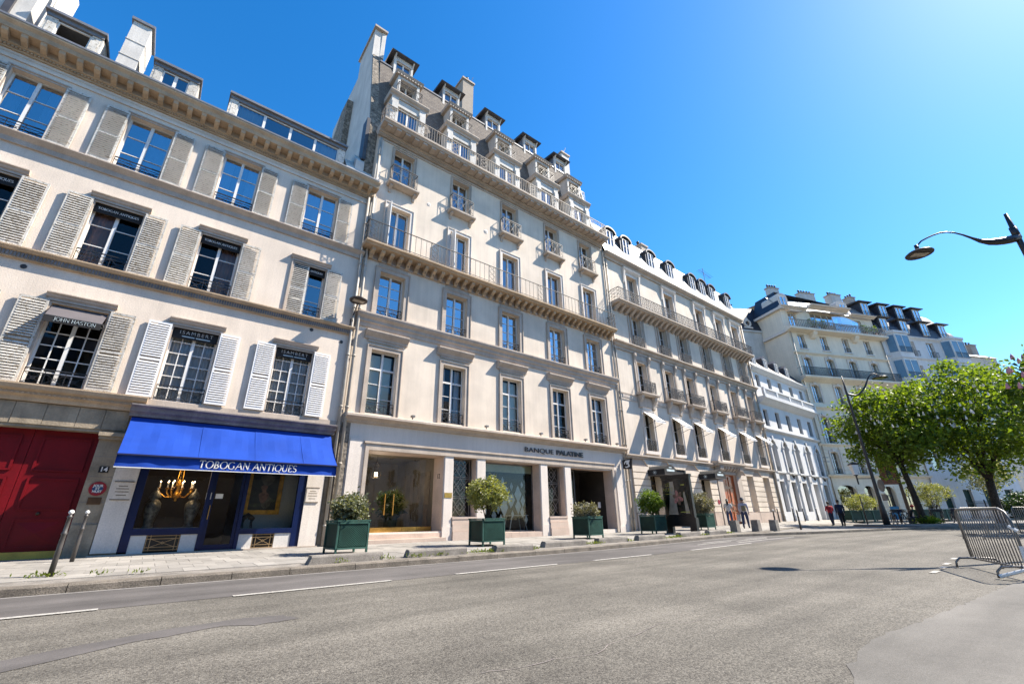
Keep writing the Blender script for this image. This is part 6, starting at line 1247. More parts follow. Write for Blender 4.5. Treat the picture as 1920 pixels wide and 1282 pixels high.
# --- building 6: white with bay windows
B6 = Bld('bay_window_building', 'white building with projecting bay windows and two rows of dark dormers', 14.4, .3, tuple(Vector((O5.x, O5.y))+u5*14.4)+(.3,), A5); b = B6
X0, X1 = 14.42, 28.4
H = [(18.75, 19.95, 19.45, 21.5, .3), (22.0, 23.3, 19.45, 21.5, .3)]+[(x, x+1.2, z, z+2.1, .3) for x in (18.75, 22.0) for z in (16.1, 12.9, 9.6, 6.2)]+[(x, x+1.3, .5, 3.4, .3) for x in (15.5, 18.7, 21.9, 25.4)]+[(x, x+1.3, 5.5, 7.8, .3) for x in (15.6, 25.6)]
mb = MB(); wall(mb, X0, X1, -.3, 22.0, H); shell(mb, X0, X1, -.3, 22.0, 10); B6.P('wall', mb.mesh('wall', 'white_render'))
for h in H[:10]: window(B6, (h[0]+h[1])/2, h[2], h[1]-h[0], h[3]-h[2], 1, 1, 2, y=.24, glass='glass_far'); B6.P('railing', rail_mesh(1.3, .7, 'v', 'iron', .2), (h[0]+h[1])/2, -.24, h[2])
for h in H[10:]: B6.P('ground_window', MB().box(h[0], h[1], .24, .26, h[2], h[3]).mesh('ground_window', 'planter_green' if h[2] < 1 else 'glass'))
for x0, x1 in ((14.9, 18.3), (24.5, 28.0)):
    p = .9; o = B6.P('bay_window', MB().plan([(x0, 0), (x0+.6, -p), (x1-.5, -p), (x1, 0)], 8.4, 22.0).plan([(x0-.1, .0), (x0+.55, -p-.12), (x1-.45, -p-.12), (x1+.1, 0)], 22.0, 22.3).plan([(x0-.08, .0), (x0+.55, -p-.1), (x1-.45, -p-.1), (x1+.08, 0)], 18.7, 18.95).plan([(x0-.08, .0), (x0+.55, -p-.1), (x1-.45, -p-.1), (x1+.08, 0)], 15.4, 15.65).mesh('bay_window', 'white_render'))
    for z in (19.5, 16.2, 12.9):
        link('pane', MB().quad((x0+.70, -p-.02, z), (x1-.6, -p-.02, z), (x1-.6, -p-.02, z+2.2), (x0+.70, -p-.02, z+2.2)).mesh('pane', 'glass_bay'), o); link('pane', MB().quad((x0+.06, -.16, z), (x0+.53, -p*.93, z), (x0+.53, -p*.93, z+2.2), (x0+.06, -.16, z+2.2)).mesh('pane', 'glass_bay'), o)
        link('window_frame', MB().box((x0+x1)/2-.05, (x0+x1)/2+.05, -p-.05, -p, z, z+2.2).box(x0+.62, x0+.7, -p-.06, -p+.02, z, z+2.2).box(x1-.6, x1-.52, -p-.06, -p+.02, z, z+2.2).box(x0+.62, x1-.52, -p-.05, -p+.01, z+2.2, z+2.3).mesh('window_frame', 'white_paint'), o)
        link('railing', rail_mesh(x1-x0-1.1, .75, 'v', 'iron'), o, ((x0+x1)/2+.05, -p-.12, z-.1))
mb = MB(); mb.prof(X0+.02, X1-.02, cornice_prof(21.7, 22.1, .3)); mb.prof(X0+.02, X1-.02, cornice_prof(18.95, 19.2, .2)); B6.P('cornices', mb.mesh('cornices', 'white_render'))
mb = MB(); pr = [(-.15, 22.1), (.15, 23.4), (.7, 24.6), (1.6, 26.2), (2.4, 26.9), (9.9, 27.6), (9.9, 22.1)]; mb.prof(X0, X1-1.2, pr); mb.prof(X1-1.2, X1, [(-.15, 22.1), (.4, 23.4), (1.2, 24.2), (9.9, 24.4), (9.9, 22.1)]); B6.P('roof', mb.mesh('roof', 'dark_slate'))
def d6(x, z, y):
    o = B6.P('dormer', MB().box(x-.75, x+.75, y, y+2.2, z, z+2.1).mesh('dormer', 'dark_slate')); link('dormer_roof', MB().prof(x-1.15, x+1.15, [(y-.35, z+2.05), (y-.42, z+2.14), (y+2.4, z+2.45), (y+2.4, z+2.05)]).mesh('dormer_roof', 'zinc_dark'), o)
    f, pn = win_mesh(1.15, 1.75, 2, 1, 2, None, 'white_paint', .10, 0); link('window_frame', f, o, (x, y-.06, z+.2))
    for (px, pz, pw, ph) in pn: link('pane', pane_mesh(pw, ph, 'glass_far'), o, (x+px, y-.05, z+.2+pz))
    link('railing', rail_mesh(1.3, .6, 'v', 'iron'), o, (x, y-.2, z+.15))
for x in (15.7, 19.1, 22.7, 25.9): d6(x, 22.3, -.05)
for x in (14.9, 18.0, 20.9, 24.0): d6(x, 24.9, .95)
chimney(B6, 16.6, 17.6, 3.5, 4.5, 26.8, 29.3, 'limestone_trim', 3); chimney(B6, 24.6, 26.2, 3.5, 4.5, 26.5, 28.4, 'limestone_trim', 4)
B7 = Bld('gable_building', 'plain beige gable wall with chimney pots showing above the trees', 29, .3, tuple(Vector((O5.x, O5.y))+u5*29)+(.3,), A5)
B7.P('wall', MB().box(28.9, 36, .8, 9, 0, 20.6).box(28.9, 33.2, 2.5, 5.5, 20.6, 22.0).mesh('wall', 'limestone')); 
for k in range(6): B7.P('chimney_pot', MB().lathe([(0, 0), (.16, 0), (.13, .5), (.2, .55), (.2, .7), (0, .7)], (29.2+k*.7, 4, 22.0), 8).mesh('chimney_pot', 'iron', True))
B7.P('roof', MB().prof(28.8, 36, [(.6, 20.6), (2, 21.5), (9, 21.6), (9, 20.6)]).mesh('roof', 'zinc_dark')); chimney(B7, 34.2, 35.4, 2, 3, 21, 23.0, 'limestone_trim', 2)
# iron fence before the garden of the white building
fn = thing('iron_fence', 'black iron garden railing with pointed bars behind the trees', 'fence', tuple(O5+u5*15+n5*2.2)+(.4,), A5)
link('rails', MB().box(0, 13, -.015, .015, .2, .24).box(0, 13, -.015, .015, 1.5, 1.54).box(0, 13, -.1, .1, 0, .15).mesh('rails', 'iron'), fn)
bm_ = MB()
for k in range(90): x = .07+k*.144; bm_.bar((x, 0, .15), (x, 0, 1.75), .012)
tag(link('bars', bm_.mesh('bars', 'iron'), fn), kind='stuff')
for k in range(6): link('post', MB().box(-.04, .04, -.04, .04, 0, 1.85).mesh('post', 'iron'), fn, (.05+k*2.58, 0, 0))
# ------------------------------------------------------------------ planters along the footway
def planter_mesh(w=.92, h=.88, leg=.13):
    r = w/2; parts = {}
    bx = MB(); bx.box(-r+.03, r-.03, -r+.03, r-.03, leg, h-.05); parts['box'] = bx.mesh('box', 'planter_green')
    fr = MB()
    for sx in (-1, 1):
        for sy_ in (-1, 1): fr.box(sx*r-(.05 if sx > 0 else 0), sx*r+(.05 if sx < 0 else 0), sy_*r-(.05 if sy_ > 0 else 0), sy_*r+(.05 if sy_ < 0 else 0), 0, h-.04)
    for z in (leg, h-.10):
        for s_ in (-1, 1): fr.box(-r+.05, r-.05, s_*r-.02, s_*r+.02, z, z+.05); fr.box(s_*r-.02, s_*r+.02, -r+.05, r-.05, z, z+.05)
    parts['frame'] = fr.mesh('frame', 'planter_edge')
    rim = MB(); rim.box(-r-.02, r+.02, -r-.02, -r+.05, h-.04, h); rim.box(-r-.02, r+.02, r-.05, r+.02, h-.04, h); rim.box(-r-.02, -r+.05, -r+.05, r-.05, h-.04, h); rim.box(r-.05, r+.02, -r+.05, r-.05, h-.04, h); parts['rim'] = rim.mesh('rim', 'planter_edge')
    la = MB(); n = 11; x0, x1, z0, z1 = -r+.07, r-.07, leg+.07, h-.12; y = -r+.012
    W_, H_ = x1-x0, z1-z0
    for k in range(1, 2*n):
        t = k/n
        a = (x0+min(t, 1)*W_, z0+max(0, t-1)*H_); c_ = (x0+max(0, t-1)*W_, z0+min(t, 1)*H_); la.bar((a[0], y, a[1]), (c_[0], y, c_[1]), .009)
        la.bar((x1-(a[0]-x0), y-.008, a[1]), (x1-(c_[0]-x0), y-.008, c_[1]), .009)
    parts['lattice'] = la.mesh('lattice', 'planter_edge'); parts['soil'] = MB().box(-r+.05, r-.05, -r+.05, r-.05, h-.12, h-.08).mesh('soil', 'soil'); return parts
PLM = planter_mesh()
PL_ = [(4.72, 13.72, 'nearest the blue awning shop'), (9.62, 13.72, 'beside the bank entrance, holding a pale bushy tree'), (15.2, 14.1, 'in front of the dark bank door'), (20.2, 14.3, 'left of the advertising panel'), (25.6, 14.7, 'right of the advertising panel')]
SH = [('leaf_olive', 'grey green rounded shrub in the planter nearest the blue awning shop', (.46, .46, .40), .38, 110, .09), ('leaf_lime', 'pale yellow green small tree in the planter beside the bank entrance', (.68, .68, .52), .92, 150, .085), ('leaf_grey', 'low greyish shrub in the planter before the dark bank door', (.52, .52, .30), .30, 80, .085), ('leaf_bright', 'bright green bush in the planter left of the advertising panel', (.58, .58, .55), .72, 130, .085), ('leaf_grey', 'silvery oleander bush in the planter right of the advertising panel', (.72, .72, .58), .60, 160, .085)]
for i, (x, y, lb) in enumerate(PL_):
    z = zs(x, y); t = thing('planter_box', 'dark green lattice planter box '+lb, 'planter', (x, y, z), R((3, -2, 2, -1, 2)[i]), 'green planters along the kerb')
    for n_, me in PLM.items(): link(n_, me, t)
    m_, lb2, rad, hc, ncl, ls = SH[i]; s_ = thing('potted_shrub', lb2, 'shrub', (x, y, z+.78), 0)
    st = MB(); rr = random.Random(i)
    for k in range(7):
        a_ = rr.uniform(0, 6.28); e = rr.uniform(.3, .8); st.tube([(0.03*math.cos(a_), .03*math.sin(a_), 0), (rad[0]*.3*math.cos(a_), rad[1]*.3*math.sin(a_), hc*.6), (rad[0]*e*math.cos(a_), rad[1]*e*math.sin(a_), hc+rad[2]*.3)], [.025, .016, .006], 5)
    link('stems', st.mesh('stems', 'bark'), s_); link('foliage', leaves_mesh('foliage', clump_points((0, 0, hc), rad, int(ncl*1.25), 30, .07, 1, .35, .25), ls*1.1, m_, -.1, .58), s_)
# ------------------------------------------------------------------ low concrete blocks along the kerb, weeds
BK = [(3.17, 4.98, 11.72), (5.65, 7.49, 11.80), (8.35, 9.84, 11.62), (10.66, 12.73, 12.0), (13.3, 15.0, 12.0), (15.6, 17.4, 11.95), (18.6, 20.3, 12.0), (20.9, 22.5, 11.95)]
BL = ['under the first planter', 'before the glass bank entrance', 'right of the second planter', 'below the frosted bank window', 'under the third planter', 'before the right end of the bank', 'in front of the advertising panel', 'under the last planter']
for (a, c_, y), lb in zip(BK, BL):
    L_ = c_-a; bm2 = MB(); bm2.prof(0, L_, [(-.13, -.06), (-.12, .12), (-.09, .17), (.09, .17), (.13, .13), (.14, -.06)]); bm2.v = [(x+(0.08 if z > .1 and x < .01 else 0)+random.gauss(0, .006), y_+random.gauss(0, .006), z+random.gauss(0, .005)) for x, y_, z in bm2.v]
    tag(link('concrete_block', bm2.mesh('concrete_block', 'concrete'), None, (a, y, zs(a, y)), (0, -math.atan2(zs(c_, y)-zs(a, y), L_), random.uniform(-.02, .02))), 'low rough concrete kerb block lying '+lb, 'concrete block', 'concrete blocks along the kerb')
P = []
for x, y, n, r_ in ((-1.2, 12.5, 70, .22), (-.4, 12.3, 20, .12), (.2, 12.0, 18, .1), (3.9, 11.55, 25, .1), (5.05, 11.6, 40, .16), (5.95, 11.58, 60, .22), (6.6, 11.6, 30, .12), (7.7, 11.65, 50, .18), (8.25, 11.6, 150, .30), (9.95, 11.6, 70, .2), (12.85, 11.85, 40, .16), (13.2, 11.8, 70, .22), (15.1, 11.85, 30, .14), (17.6, 11.7, 90, .35), (18.3, 11.8, 80, .3), (20.5, 11.8, 50, .2), (22.7, 11.8, 60, .25), (46, 8.3, 80, .5), (43.8, 8.8, 60, .5)):
    for k in range(n):
        xx, yy = x+random.gauss(0, r_*.8), y+random.gauss(0, r_*.22); P.append((xx, yy, (zs(xx, yy) if x < 40 else .30)+abs(random.gauss(0, .03))))
tag(link('kerb_weeds', leaves_mesh('kerb_weeds', P, .075, 'weed', -.7, .35)), 'small green weeds growing along the kerb and blocks', 'weeds', None, 'stuff')
# ------------------------------------------------------------------ bollards and stone posts
def bollard(x, y, h, label, z=None, r=.035, group='grey street bollards'):
    z = zs(x, y) if z is None else z
    t = thing('bollard', label, 'bollard', (x, y, z), 0, group)
    link('post', MB().lathe([(0, 0), (r*1.25, 0), (r*1.2, h*.45), (r*1.05, h*.60), (r*1.3, h*.61), (r*1.3, h*.635), (r, h*.65), (r*.9, h*.86), (r*1.2, h*.87), (r*1.2, h*.89), (r*.8, h*.90), (r*.8, h*.92)], n=12).mesh('post', 'bollard_grey', True), t)
    link('knob', MB().lathe([(0, -r*1.3), (r*.9, -r*.9), (r*1.3, 0), (r*.9, r*.9), (0, r*1.3)], (0, 0, h*.92+r*1.1), 12).mesh('knob', 'letter_white', True), t)
bollard(-1.12, 12.55, 1.17, 'grey metal bollard with white knob standing on the kerb by the red door'); bollard(-1.1, 15.6, 1.15, 'grey metal bollard with white knob close to the house wall by the red door')
for x, y, lb in ((31.4, 13.2, 'thin dark bollard left of the right hand stone post'), (39.8, 16.4, 'thin dark bollard at the corner of the ornate house'), (42.2, 16.2, 'thin bollard leftmost before the white arcade house'), (44.6, 16.3, 'thin bollard in the middle before the white arcade house'), (47.3, 16.2, 'thin bollard rightmost before the white arcade house')): bollard(x, y, 1.1, lb, r=.045)
bollard(31.2, 11.75, 1.15, 'dark bollard at the crossing, left of the pedestrians', .20, .045)
for x, y, lb in ((24.4, 12.3, 'squat concrete post left of the three along the kerb'), (26.0, 11.95, 'squat concrete post in the middle of the three along the kerb'), (27.7, 11.75, 'squat concrete post right of the three, at the kerb bend')):
    q = MB(); q.plan([(-.19, -.19), (.19, -.19), (.19, .19), (-.19, .19)], 0, .58); q.v = [(a*(.9 if z > .3 else 1)+random.gauss(0, .006), c_*(.9 if z > .3 else 1), z+random.gauss(0, .006)) for a, c_, z in q.v]
    tag(link('stone_post', q.mesh('stone_post', 'concrete'), None, (x, y, zs(x, y)-.02)), lb, 'stone post', 'concrete posts along the kerb')
# ------------------------------------------------------------------ advertising panel
ad = thing('advertising_panel', 'black advertising panel with a pink flower poster between two planters', 'advertising panel', (21.3, 13.4, zs(21.3, 13.4)-.03), 0)
link('casing', MB().box(-.09, .09, -.80, .80, .75, 2.70).box(-.12, .12, -.86, .86, .35, .75).box(-.11, .11, -.84, .84, 2.70, 2.82).mesh('casing', 'black_plate'), ad)
for y in (-.66, .66): link('leg', MB().box(-.10, .10, y-.18, y+.18, 0, .35).mesh('leg', 'black_plate'), ad)
po = link('poster', MB().quad((-.094, .70, .86), (-.094, -.70, .86), (-.094, -.70, 2.60), (-.094, .70, 2.60)).mesh('poster', 'poster_black'), ad)
def pq(pts, m_, d): link('print', MB().poly([(-.096-d, y, z) for y, z in pts]).mesh('print', m_), po)
pq([(.60, .9), (.05, .9), (.12, 2.5), (.34, 2.5), (.42, 1.7)], 'poster_cream', 0); pq([(-.38, .95), (-.60, .95), (-.45, 2.0), (-.36, 1.9)], 'poster_cream', 0)
for k in range(6):
    a_ = k*1.05+.3; ca, sa = math.cos(a_), math.sin(a_); pq([(-.05+(.15+.15*math.cos(q))*ca-.085*math.sin(q)*sa, 1.70+((.15+.15*math.cos(q))*sa+.085*math.sin(q)*ca)*1.25) for q in [2*PI*j/10 for j in range(10)]], 'poster_pink' if k % 2 else 'painting_flesh', .001+.0006*k)
link('lettering', text_mesh('LES', .22, 'poster_yellow', .002, -.004), po, (-.099, .45, 2.34), (R(90), 0, R(-90))); link('lettering', text_mesh('NUIT', .24, 'poster_yellow', .002, -.004), po, (-.099, .47, 2.10), (R(90), 0, R(-90)))
link('print', MB().box(-.10, -.097, .26, .64, 1.88, 1.90).box(-.10, -.097, -.5, -.3, 2.28, 2.33).box(-.10, -.097, -.58, -.1, 1.0, 1.04).mesh('print', 'poster_yellow'), po)
link('glazing', MB().quad((-.105, .72, .84), (-.105, -.72, .84), (-.105, -.72, 2.62), (-.105, .72, 2.62)).mesh('glazing', 'glass_thin'), ad)
# ------------------------------------------------------------------ street lamps
def lamp_head(t, p, yaw, r=.38, tilt=0.):
    h = link('lamp_head', MB().lathe([(0, .16), (.08, .15), (.10, .10), (r*.8, .06), (r, 0), (r*.98, -.03), (r*.8, -.02), (0, -.02)], n=20).mesh('lamp_head', 'lamp_brown', True), t, p, (tilt, 0, yaw)); link('lens', MB().box(-r*.62, r*.62, -r*.3, r*.3, -.045, -.022).mesh('lens', 'lens'), h)
t = thing('street_lamp', 'brown street lamp with a long curved arm at the right edge against the sky', 'street lamp', (20.75, -.85, g(20.7)))
HP = Vector((18.45-20.75, 1.33+.85, 9.05-g(20.7)))
link('mast', MB().tube([(0, 0, 0), (0, 0, 1.2), (0, 0, 4), (0, 0, 9.6), (0, 0, 10.3)], [.16, .14, .10, .075, .05], 10).tube([(0, 0, 9.35), (0, 0, 9.75)], .10, 10).mesh('mast', 'lamp_brown', True), t)
dv = Vector((HP.x, HP.y, 0)); pts = []
for k in range(15):
    u = k/14; zc = 9.35+.10*math.sin(PI*2*(u-.0))*-1.9*(1-u)*.6+ (-.0 if u < .5 else 0); pts.append(Vector((dv.x*u, dv.y*u, 0))+Vector((0, 0, zc+.50*math.sin(PI*max(0, (u-.35)/.65))*.9-.12*u)))
pts[-1] = Vector((HP.x, HP.y, HP.z+.28)); pts[-2] = pts[-1].lerp(pts[-3], .5)+Vector((0, 0, .10))
pts = [pts[0]]+[pts[i].lerp(pts[i-1], .25).lerp(pts[i+1], .25) for i in range(1, len(pts)-1)]+[pts[-1]]
link('arm', MB().tube(pts, [.13, .13, .125, .115, .10, .07, .04, .03]+[.026]*7, 8).mesh('arm', 'lamp_brown', True), t); link('joint', MB().tube([pts[-1]+Vector((0, 0, .05)), pts[-1]-Vector((0, 0, .2))], .06, 8).mesh('joint', 'lamp_brown', True), t); lamp_head(t, HP, math.atan2(dv.y, dv.x), .38)
t = thing('street_lamp', 'tall dark street lamp beside the chestnut trees with a lantern on its mast', 'street lamp', (40.76, 9.82, .28))
link('mast', MB().tube([(0, 0, 0), (0, 0, 1.0), (0, 0, 1.6), (0, 0, 5), (0, 0, 9.8), (0, 0, 10.8)], [.21, .19, .12, .10, .07, .025], 10).mesh('mast', 'lamp_brown', True), t)
hd = Vector((1.75, -1.75, 0)); CP = [Vector((0, 0, 9.35)), hd*.28+Vector((0, 0, 9.22)), hd*.55+Vector((0, 0, 9.75)), hd*.78+Vector((0, 0, 10.62)), hd*.94+Vector((0, 0, 10.86)), hd*1.08+Vector((0, 0, 10.72))]; pts = []
for k in range(5):
    p0, p1, p2, p3 = CP[max(0, k-1)], CP[k], CP[k+1], CP[min(5, k+2)]
    for q in range(4): u = q/4; pts.append(.5*((2*p1)+(p2-p0)*u+(2*p0-5*p1+4*p2-p3)*u*u+(3*p1-p0-3*p2+p3)*u**3))
pts.append(CP[-1])
link('arm', MB().tube(pts, [.085-.0025*i for i in range(21)], 8).mesh('arm', 'lamp_brown', True), t); lamp_head(t, (hd.x*1.1, hd.y*1.1, 10.52), math.atan2(hd.y, hd.x), .52)
ln = link('lantern', MB().bar((0, 0, 3.1), (-.95, .70, 3.1), .035).tube([(-.95, .70, 2.7), (-.95, .70, 3.35)], .05, 6).lathe([(.10, 0), (.16, .05), (.32, .75), (.34, .8), (.2, .9), (0, .95)], (-.95, .70, 3.3), 4).mesh('lantern', 'lamp_brown'), t); link('lantern_glass', MB().lathe([(.17, .06), (.325, .74)], (-.95, .70, 3.3), 4).mesh('lantern_glass', 'letter_white'), ln)
link('road_sign_back', MB().lathe([(0, -.01), (.42, -.01), (.42, .01), (0, .01)], n=24).mesh('road_sign_back', 'galvanised'), t, (.16, -.30, 2.6), (R(90), 0, R(40))); link('sign_plate_back', MB().box(-.32, .32, -.01, .01, -.22, .22).mesh('sign_plate_back', 'galvanised'), t, (.16, -.30, 1.8), (0, 0, R(40)))
t = thing('wall_lamp', 'round street lamp on a bracket fixed where the two houses meet', 'wall lamp', (5.0, 17, 9.0))
link('bracket', MB().tube([(0, -.02, -.55), (0, -.16, -.30), (0, -.12, -.1), (0, -.6, .30)], .025, 6).box(-.05, .05, -.04, 0, -.75, -.2).mesh('bracket', 'iron'), t); lamp_head(t, (0, -.62, .42), 0, .36)
# ------------------------------------------------------------------ crowd barriers
def barrier_meshes(L_=2.3, h=1.08):
    fr = MB(); r = .021; z0 = .16; c_ = .10
    pts = [(-L_/2, 0, z0), (-L_/2, 0, h-c_), (-L_/2+c_*.3, 0, h-c_*.3), (-L_/2+c_, 0, h), (L_/2-c_*3, 0, h), (L_/2-c_, 0, h-c_*.6), (L_/2, 0, h-c_*2.2), (L_/2, 0, z0)]
    fr.tube(pts, r, 8); fr.tube([(-L_/2, 0, z0), (L_/2, 0, z0)], r*.85, 8); a = fr.mesh('frame', 'galvanised', True)
    bb2 = MB(); n = 20
    for k in range(1, n): x = -L_/2+L_*k/n; bb2.tube([(x, 0, z0), (x, 0, h-(0 if x < L_/2-.3 else (x-L_/2+.3)*.55))], .009, 6)
    ft = MB().tube([(0, -.34, 0), (0, -.33, .10), (0, -.26, .17), (0, 0, .18), (0, .26, .17), (0, .33, .10), (0, .34, 0)], .019, 7)
    return a, bb2.mesh('bars', 'galvanised', True), ft.mesh('foot', 'galvanised', True)
bfr, bba, bft = barrier_meshes()
def barrier(x, y, rz, lb):
    t = thing('crowd_barrier', lb, 'barrier', (x, y, g(x)+.012), rz, 'metal crowd barriers'); link('frame', bfr, t); link('bars', bba, t)
    for s_ in (-.92, .92): link('foot', bft, t, (s_, 0, 0))
    return t
b_a = Vector((13.55, 2.05)); b_b = Vector((11.35, 1.05)); m_ = (b_a+b_b)/2
t = barrier(m_.x, m_.y, math.atan2(b_b.y-b_a.y, b_b.x-b_a.x), 'galvanised crowd barrier nearest the camera, seen whole at the right edge'); link('marker_tape', MB().tube([(1.15, 0, .5), (1.15, -.02, .16), (.98, -.34, .03)], .03, 6).tube([(1.1, -.03, .8), (1.19, .03, .72)], .03, 6).mesh('marker_tape', 'letter_white'), t)
barrier(25.3, 3.05, R(-24), 'galvanised crowd barrier behind the left part of the nearest one'); barrier(27.8, 1.9, R(-24), 'galvanised crowd barrier behind the right part of the nearest one')
# ------------------------------------------------------------------ trees
def tree(name, label, x, y, z, h_trunk, lean, crown_c, crown_r, ncl, per, mat, leaf=.24, limbs=7, tr=.22, seed=1, blossoms=0, pink=0, cl=.30):
    t = thing(name, label, 'tree', (x, y, z)); rr = random.Random(seed); c_ = Vector(crown_c)
    mb = MB(); top = Vector((lean[0], lean[1], h_trunk)); mb.tube([(0, 0, -.1), (lean[0]*.1, lean[1]*.1, h_trunk*.15), (lean[0]*.45, lean[1]*.45, h_trunk*.55), tuple(top)], [tr*1.5, tr*1.1, tr*.95, tr*.85], 9)
    for k in range(limbs):
        a_ = 2*PI*k/limbs+rr.uniform(-.4, .4); e = Vector((c_.x+crown_r[0]*.72*math.cos(a_), c_.y+crown_r[1]*.72*math.sin(a_), c_.z+crown_r[2]*rr.uniform(-.25, .6))); m_ = top.lerp(e, .45)+Vector((0, 0, rr.uniform(.1, .6)))
        mb.tube([tuple(top-Vector((0, 0, .15))), tuple(top.lerp(m_, .5)+Vector((0, 0, .1))), tuple(m_), tuple(e)], [tr*.62, tr*.5, tr*.33, tr*.1], 6)
        for q in range(3):
            e2 = m_.lerp(e, rr.uniform(.2, .8)); e3 = e2+Vector((rr.uniform(-1, 1), rr.uniform(-1, 1), rr.uniform(.0, 1)))*crown_r[2]*.4; mb.tube([tuple(e2), tuple(e3)], [tr*.2, tr*.05], 5)
    link('trunk', mb.mesh('trunk', 'bark', True), t)
    P = clump_points(tuple(c_), crown_r, ncl, per, cl, .7, .30, .30); link('crown', leaves_mesh('crown', P, leaf, mat, .35, .6), t)
    if blossoms:
        bl = MB()
        for k in range(blossoms):
            u = rng.normal(size=3); u /= np.linalg.norm(u); u[2] = abs(u[2])*.8-.25; q = np.array(c_)+u*np.array(crown_r)*1.0; bl.lathe([(0, 0), (.075, .02), (.06, .15), (0, .30)], tuple(q), 5)
        tag(link('blossoms', bl.mesh('blossoms', 'blossom'), t), kind='stuff')
    if pink:
        bl = MB()
        for k in range(pink): u = rng.normal(size=3); u /= np.linalg.norm(u); u[2] = abs(u[2]); q = np.array(c_)+u*np.array(crown_r)*1.02; bl.lathe([(0, 0), (.10, .03), (.08, .2), (0, .36)], tuple(q), 5)
        tag(link('blossoms', bl.mesh('blossoms', 'blossom_pink'), t), kind='stuff')
    return t
tree('chestnut_tree', 'leafy chestnut tree with white blossom left of the others, next to the street lamp', 44.85, 8.55, .28, 4.2, (-.3, .2, 0), (.0, .0, 7.1), (3.5, 3.5, 3.2), 250, 50, 'leaf_chestnut', .30, 8, .20, 1, 110, 0, .36)
tree('chestnut_tree', 'larger chestnut tree with a dark forked trunk at the right', 47.4, 4.9, .28, 3.0, (.2, -.2, 0), (.5, -.8, 7.6), (4.4, 4.3, 4.0), 320, 50, 'leaf_chestnut', .30, 8, .26, 2, 150, 0, .36)
tree('chestnut_tree', 'chestnut tree with pink blossom cut by the right edge', 34.8, -1.4, .1, 3.8, (0, 0, 0), (0, 0, 6.4), (2.9, 3.2, 2.6), 220, 44, 'leaf_bright', .28, 7, .22, 3, 0, 34)
tree('variegated_tree', 'small pale leaved tree behind the garden railing', *(O5+u5*17.5+n5*3.2), .4, 2.6, (.1, 0, 0), (0, 0, 4.4), (2.4, 2.0, 1.7), 120, 24, 'leaf_pale', .22, 6, .12, 4)
# long planters and shrubs by the corner building
def trough(x, y, L_, rz, lb, mat, lb2, rad, hc):
    t = thing('planter_trough', lb, 'planter', (x, y, .30), rz, 'long green planters by the corner building'); link('box', MB().box(-L_/2, L_/2, -.4, .4, .18, .98).mesh('box', 'planter_green'), t); link('rim', MB().box(-L_/2-.03, L_/2+.03, -.43, .43, .98, 1.04).mesh('rim', 'planter_edge'), t)
    for sx in (-1, -.33, .33, 1):
        for sy_ in (-1, 1): link('leg', MB().box(-.05, .05, -.05, .05, 0, .18).box(-.05, .05, -.05, .05, .18, .98).mesh('leg', 'planter_edge'), t, (sx*(L_/2-.05), sy_*.385, 0))
    s_ = thing('potted_shrub', lb2, 'shrub', (x, y, 1.3)); st = MB()
    for k in range(8): a_ = k*.8; st.tube([(.2*math.cos(a_), .1*math.sin(a_), 0), (rad[0]*.5*math.cos(a_), rad[1]*.5*math.sin(a_), hc)], [.03, .01], 5)
    link('stems', st.mesh('stems', 'bark'), s_); link('foliage', leaves_mesh('foliage', clump_points((0, 0, hc), rad, 120, 22, .12), .16, mat, .1, .5), s_)
trough(53.0, 14.3, 4.0, A5, 'long dark green planter trough left of the street lamp', 'leaf_lime', 'loose yellow green shrub in the planter behind the pedestrians', (1.9, 1.1, .75), .75)
trough(60.3, 10.4, 4.6, A5, 'long dark green planter trough right of the first chestnut trunk', 'leaf_lime', 'clipped round yellow green shrub between the two chestnut trunks', (1.5, 1.5, 1.0), 1.5)
tag(link('dark_bush', leaves_mesh('dark_bush', clump_points((0, 0, 1.2), (2.4, 1.6, 1.3), 160, 22, .2), .26, 'leaf_dark'), None, (*(O5+u5*21+n5*3.6), .4)), 'dark evergreen bush at the foot of the right chestnut trunk', 'bush')
P = clump_points((0, 0, .15), (.7, .7, .28), 50, 20, .09); tag(link('grass_tuft', leaves_mesh('grass_tuft', P, .2, 'leaf_chestnut', -.5, .25), None, (44.9, 8.4, .3)), 'tuft of grass round the left chestnut trunk', 'grass', None, 'stuff')
# banner post and sign pole
t = thing('banner_post', 'dark post carrying a rust brown vertical banner beside the left chestnut', 'banner', (50, 10.3, .3)); link('post', MB().tube([(0, 0, 0), (0, 0, 8.6)], [.14, .10], 8).mesh('post', 'lamp_brown', True), t); bn = link('banner', MB().box(-1.45, -.12, -.03, .03, 3.0, 5.6).mesh('banner', 'poster_rust'), t, (0, 0, 0), (0, 0, R(-40)))
link('print', MB().profx([(-.95, 3.4), (-.45, 3.4), (-.55, 4.3), (-.7, 4.55), (-.85, 4.3)], -.036, -.031).mesh('print', 'poster_black'), bn); link('print', MB().box(-1.0, -.4, -.036, -.031, 5.15, 5.4).box(-.78, -.6, -.036, -.031, 5.45, 5.6).mesh('print', 'letter_white'), bn)
tag(link('sign_pole', MB().tube([(0, 0, 0), (0, 0, 2.0)], .04, 8).mesh('sign_pole', 'lamp_brown', True), None, (42.9, 11.5, .29)), 'thin dark pole on the island left of the street lamp', 'pole')
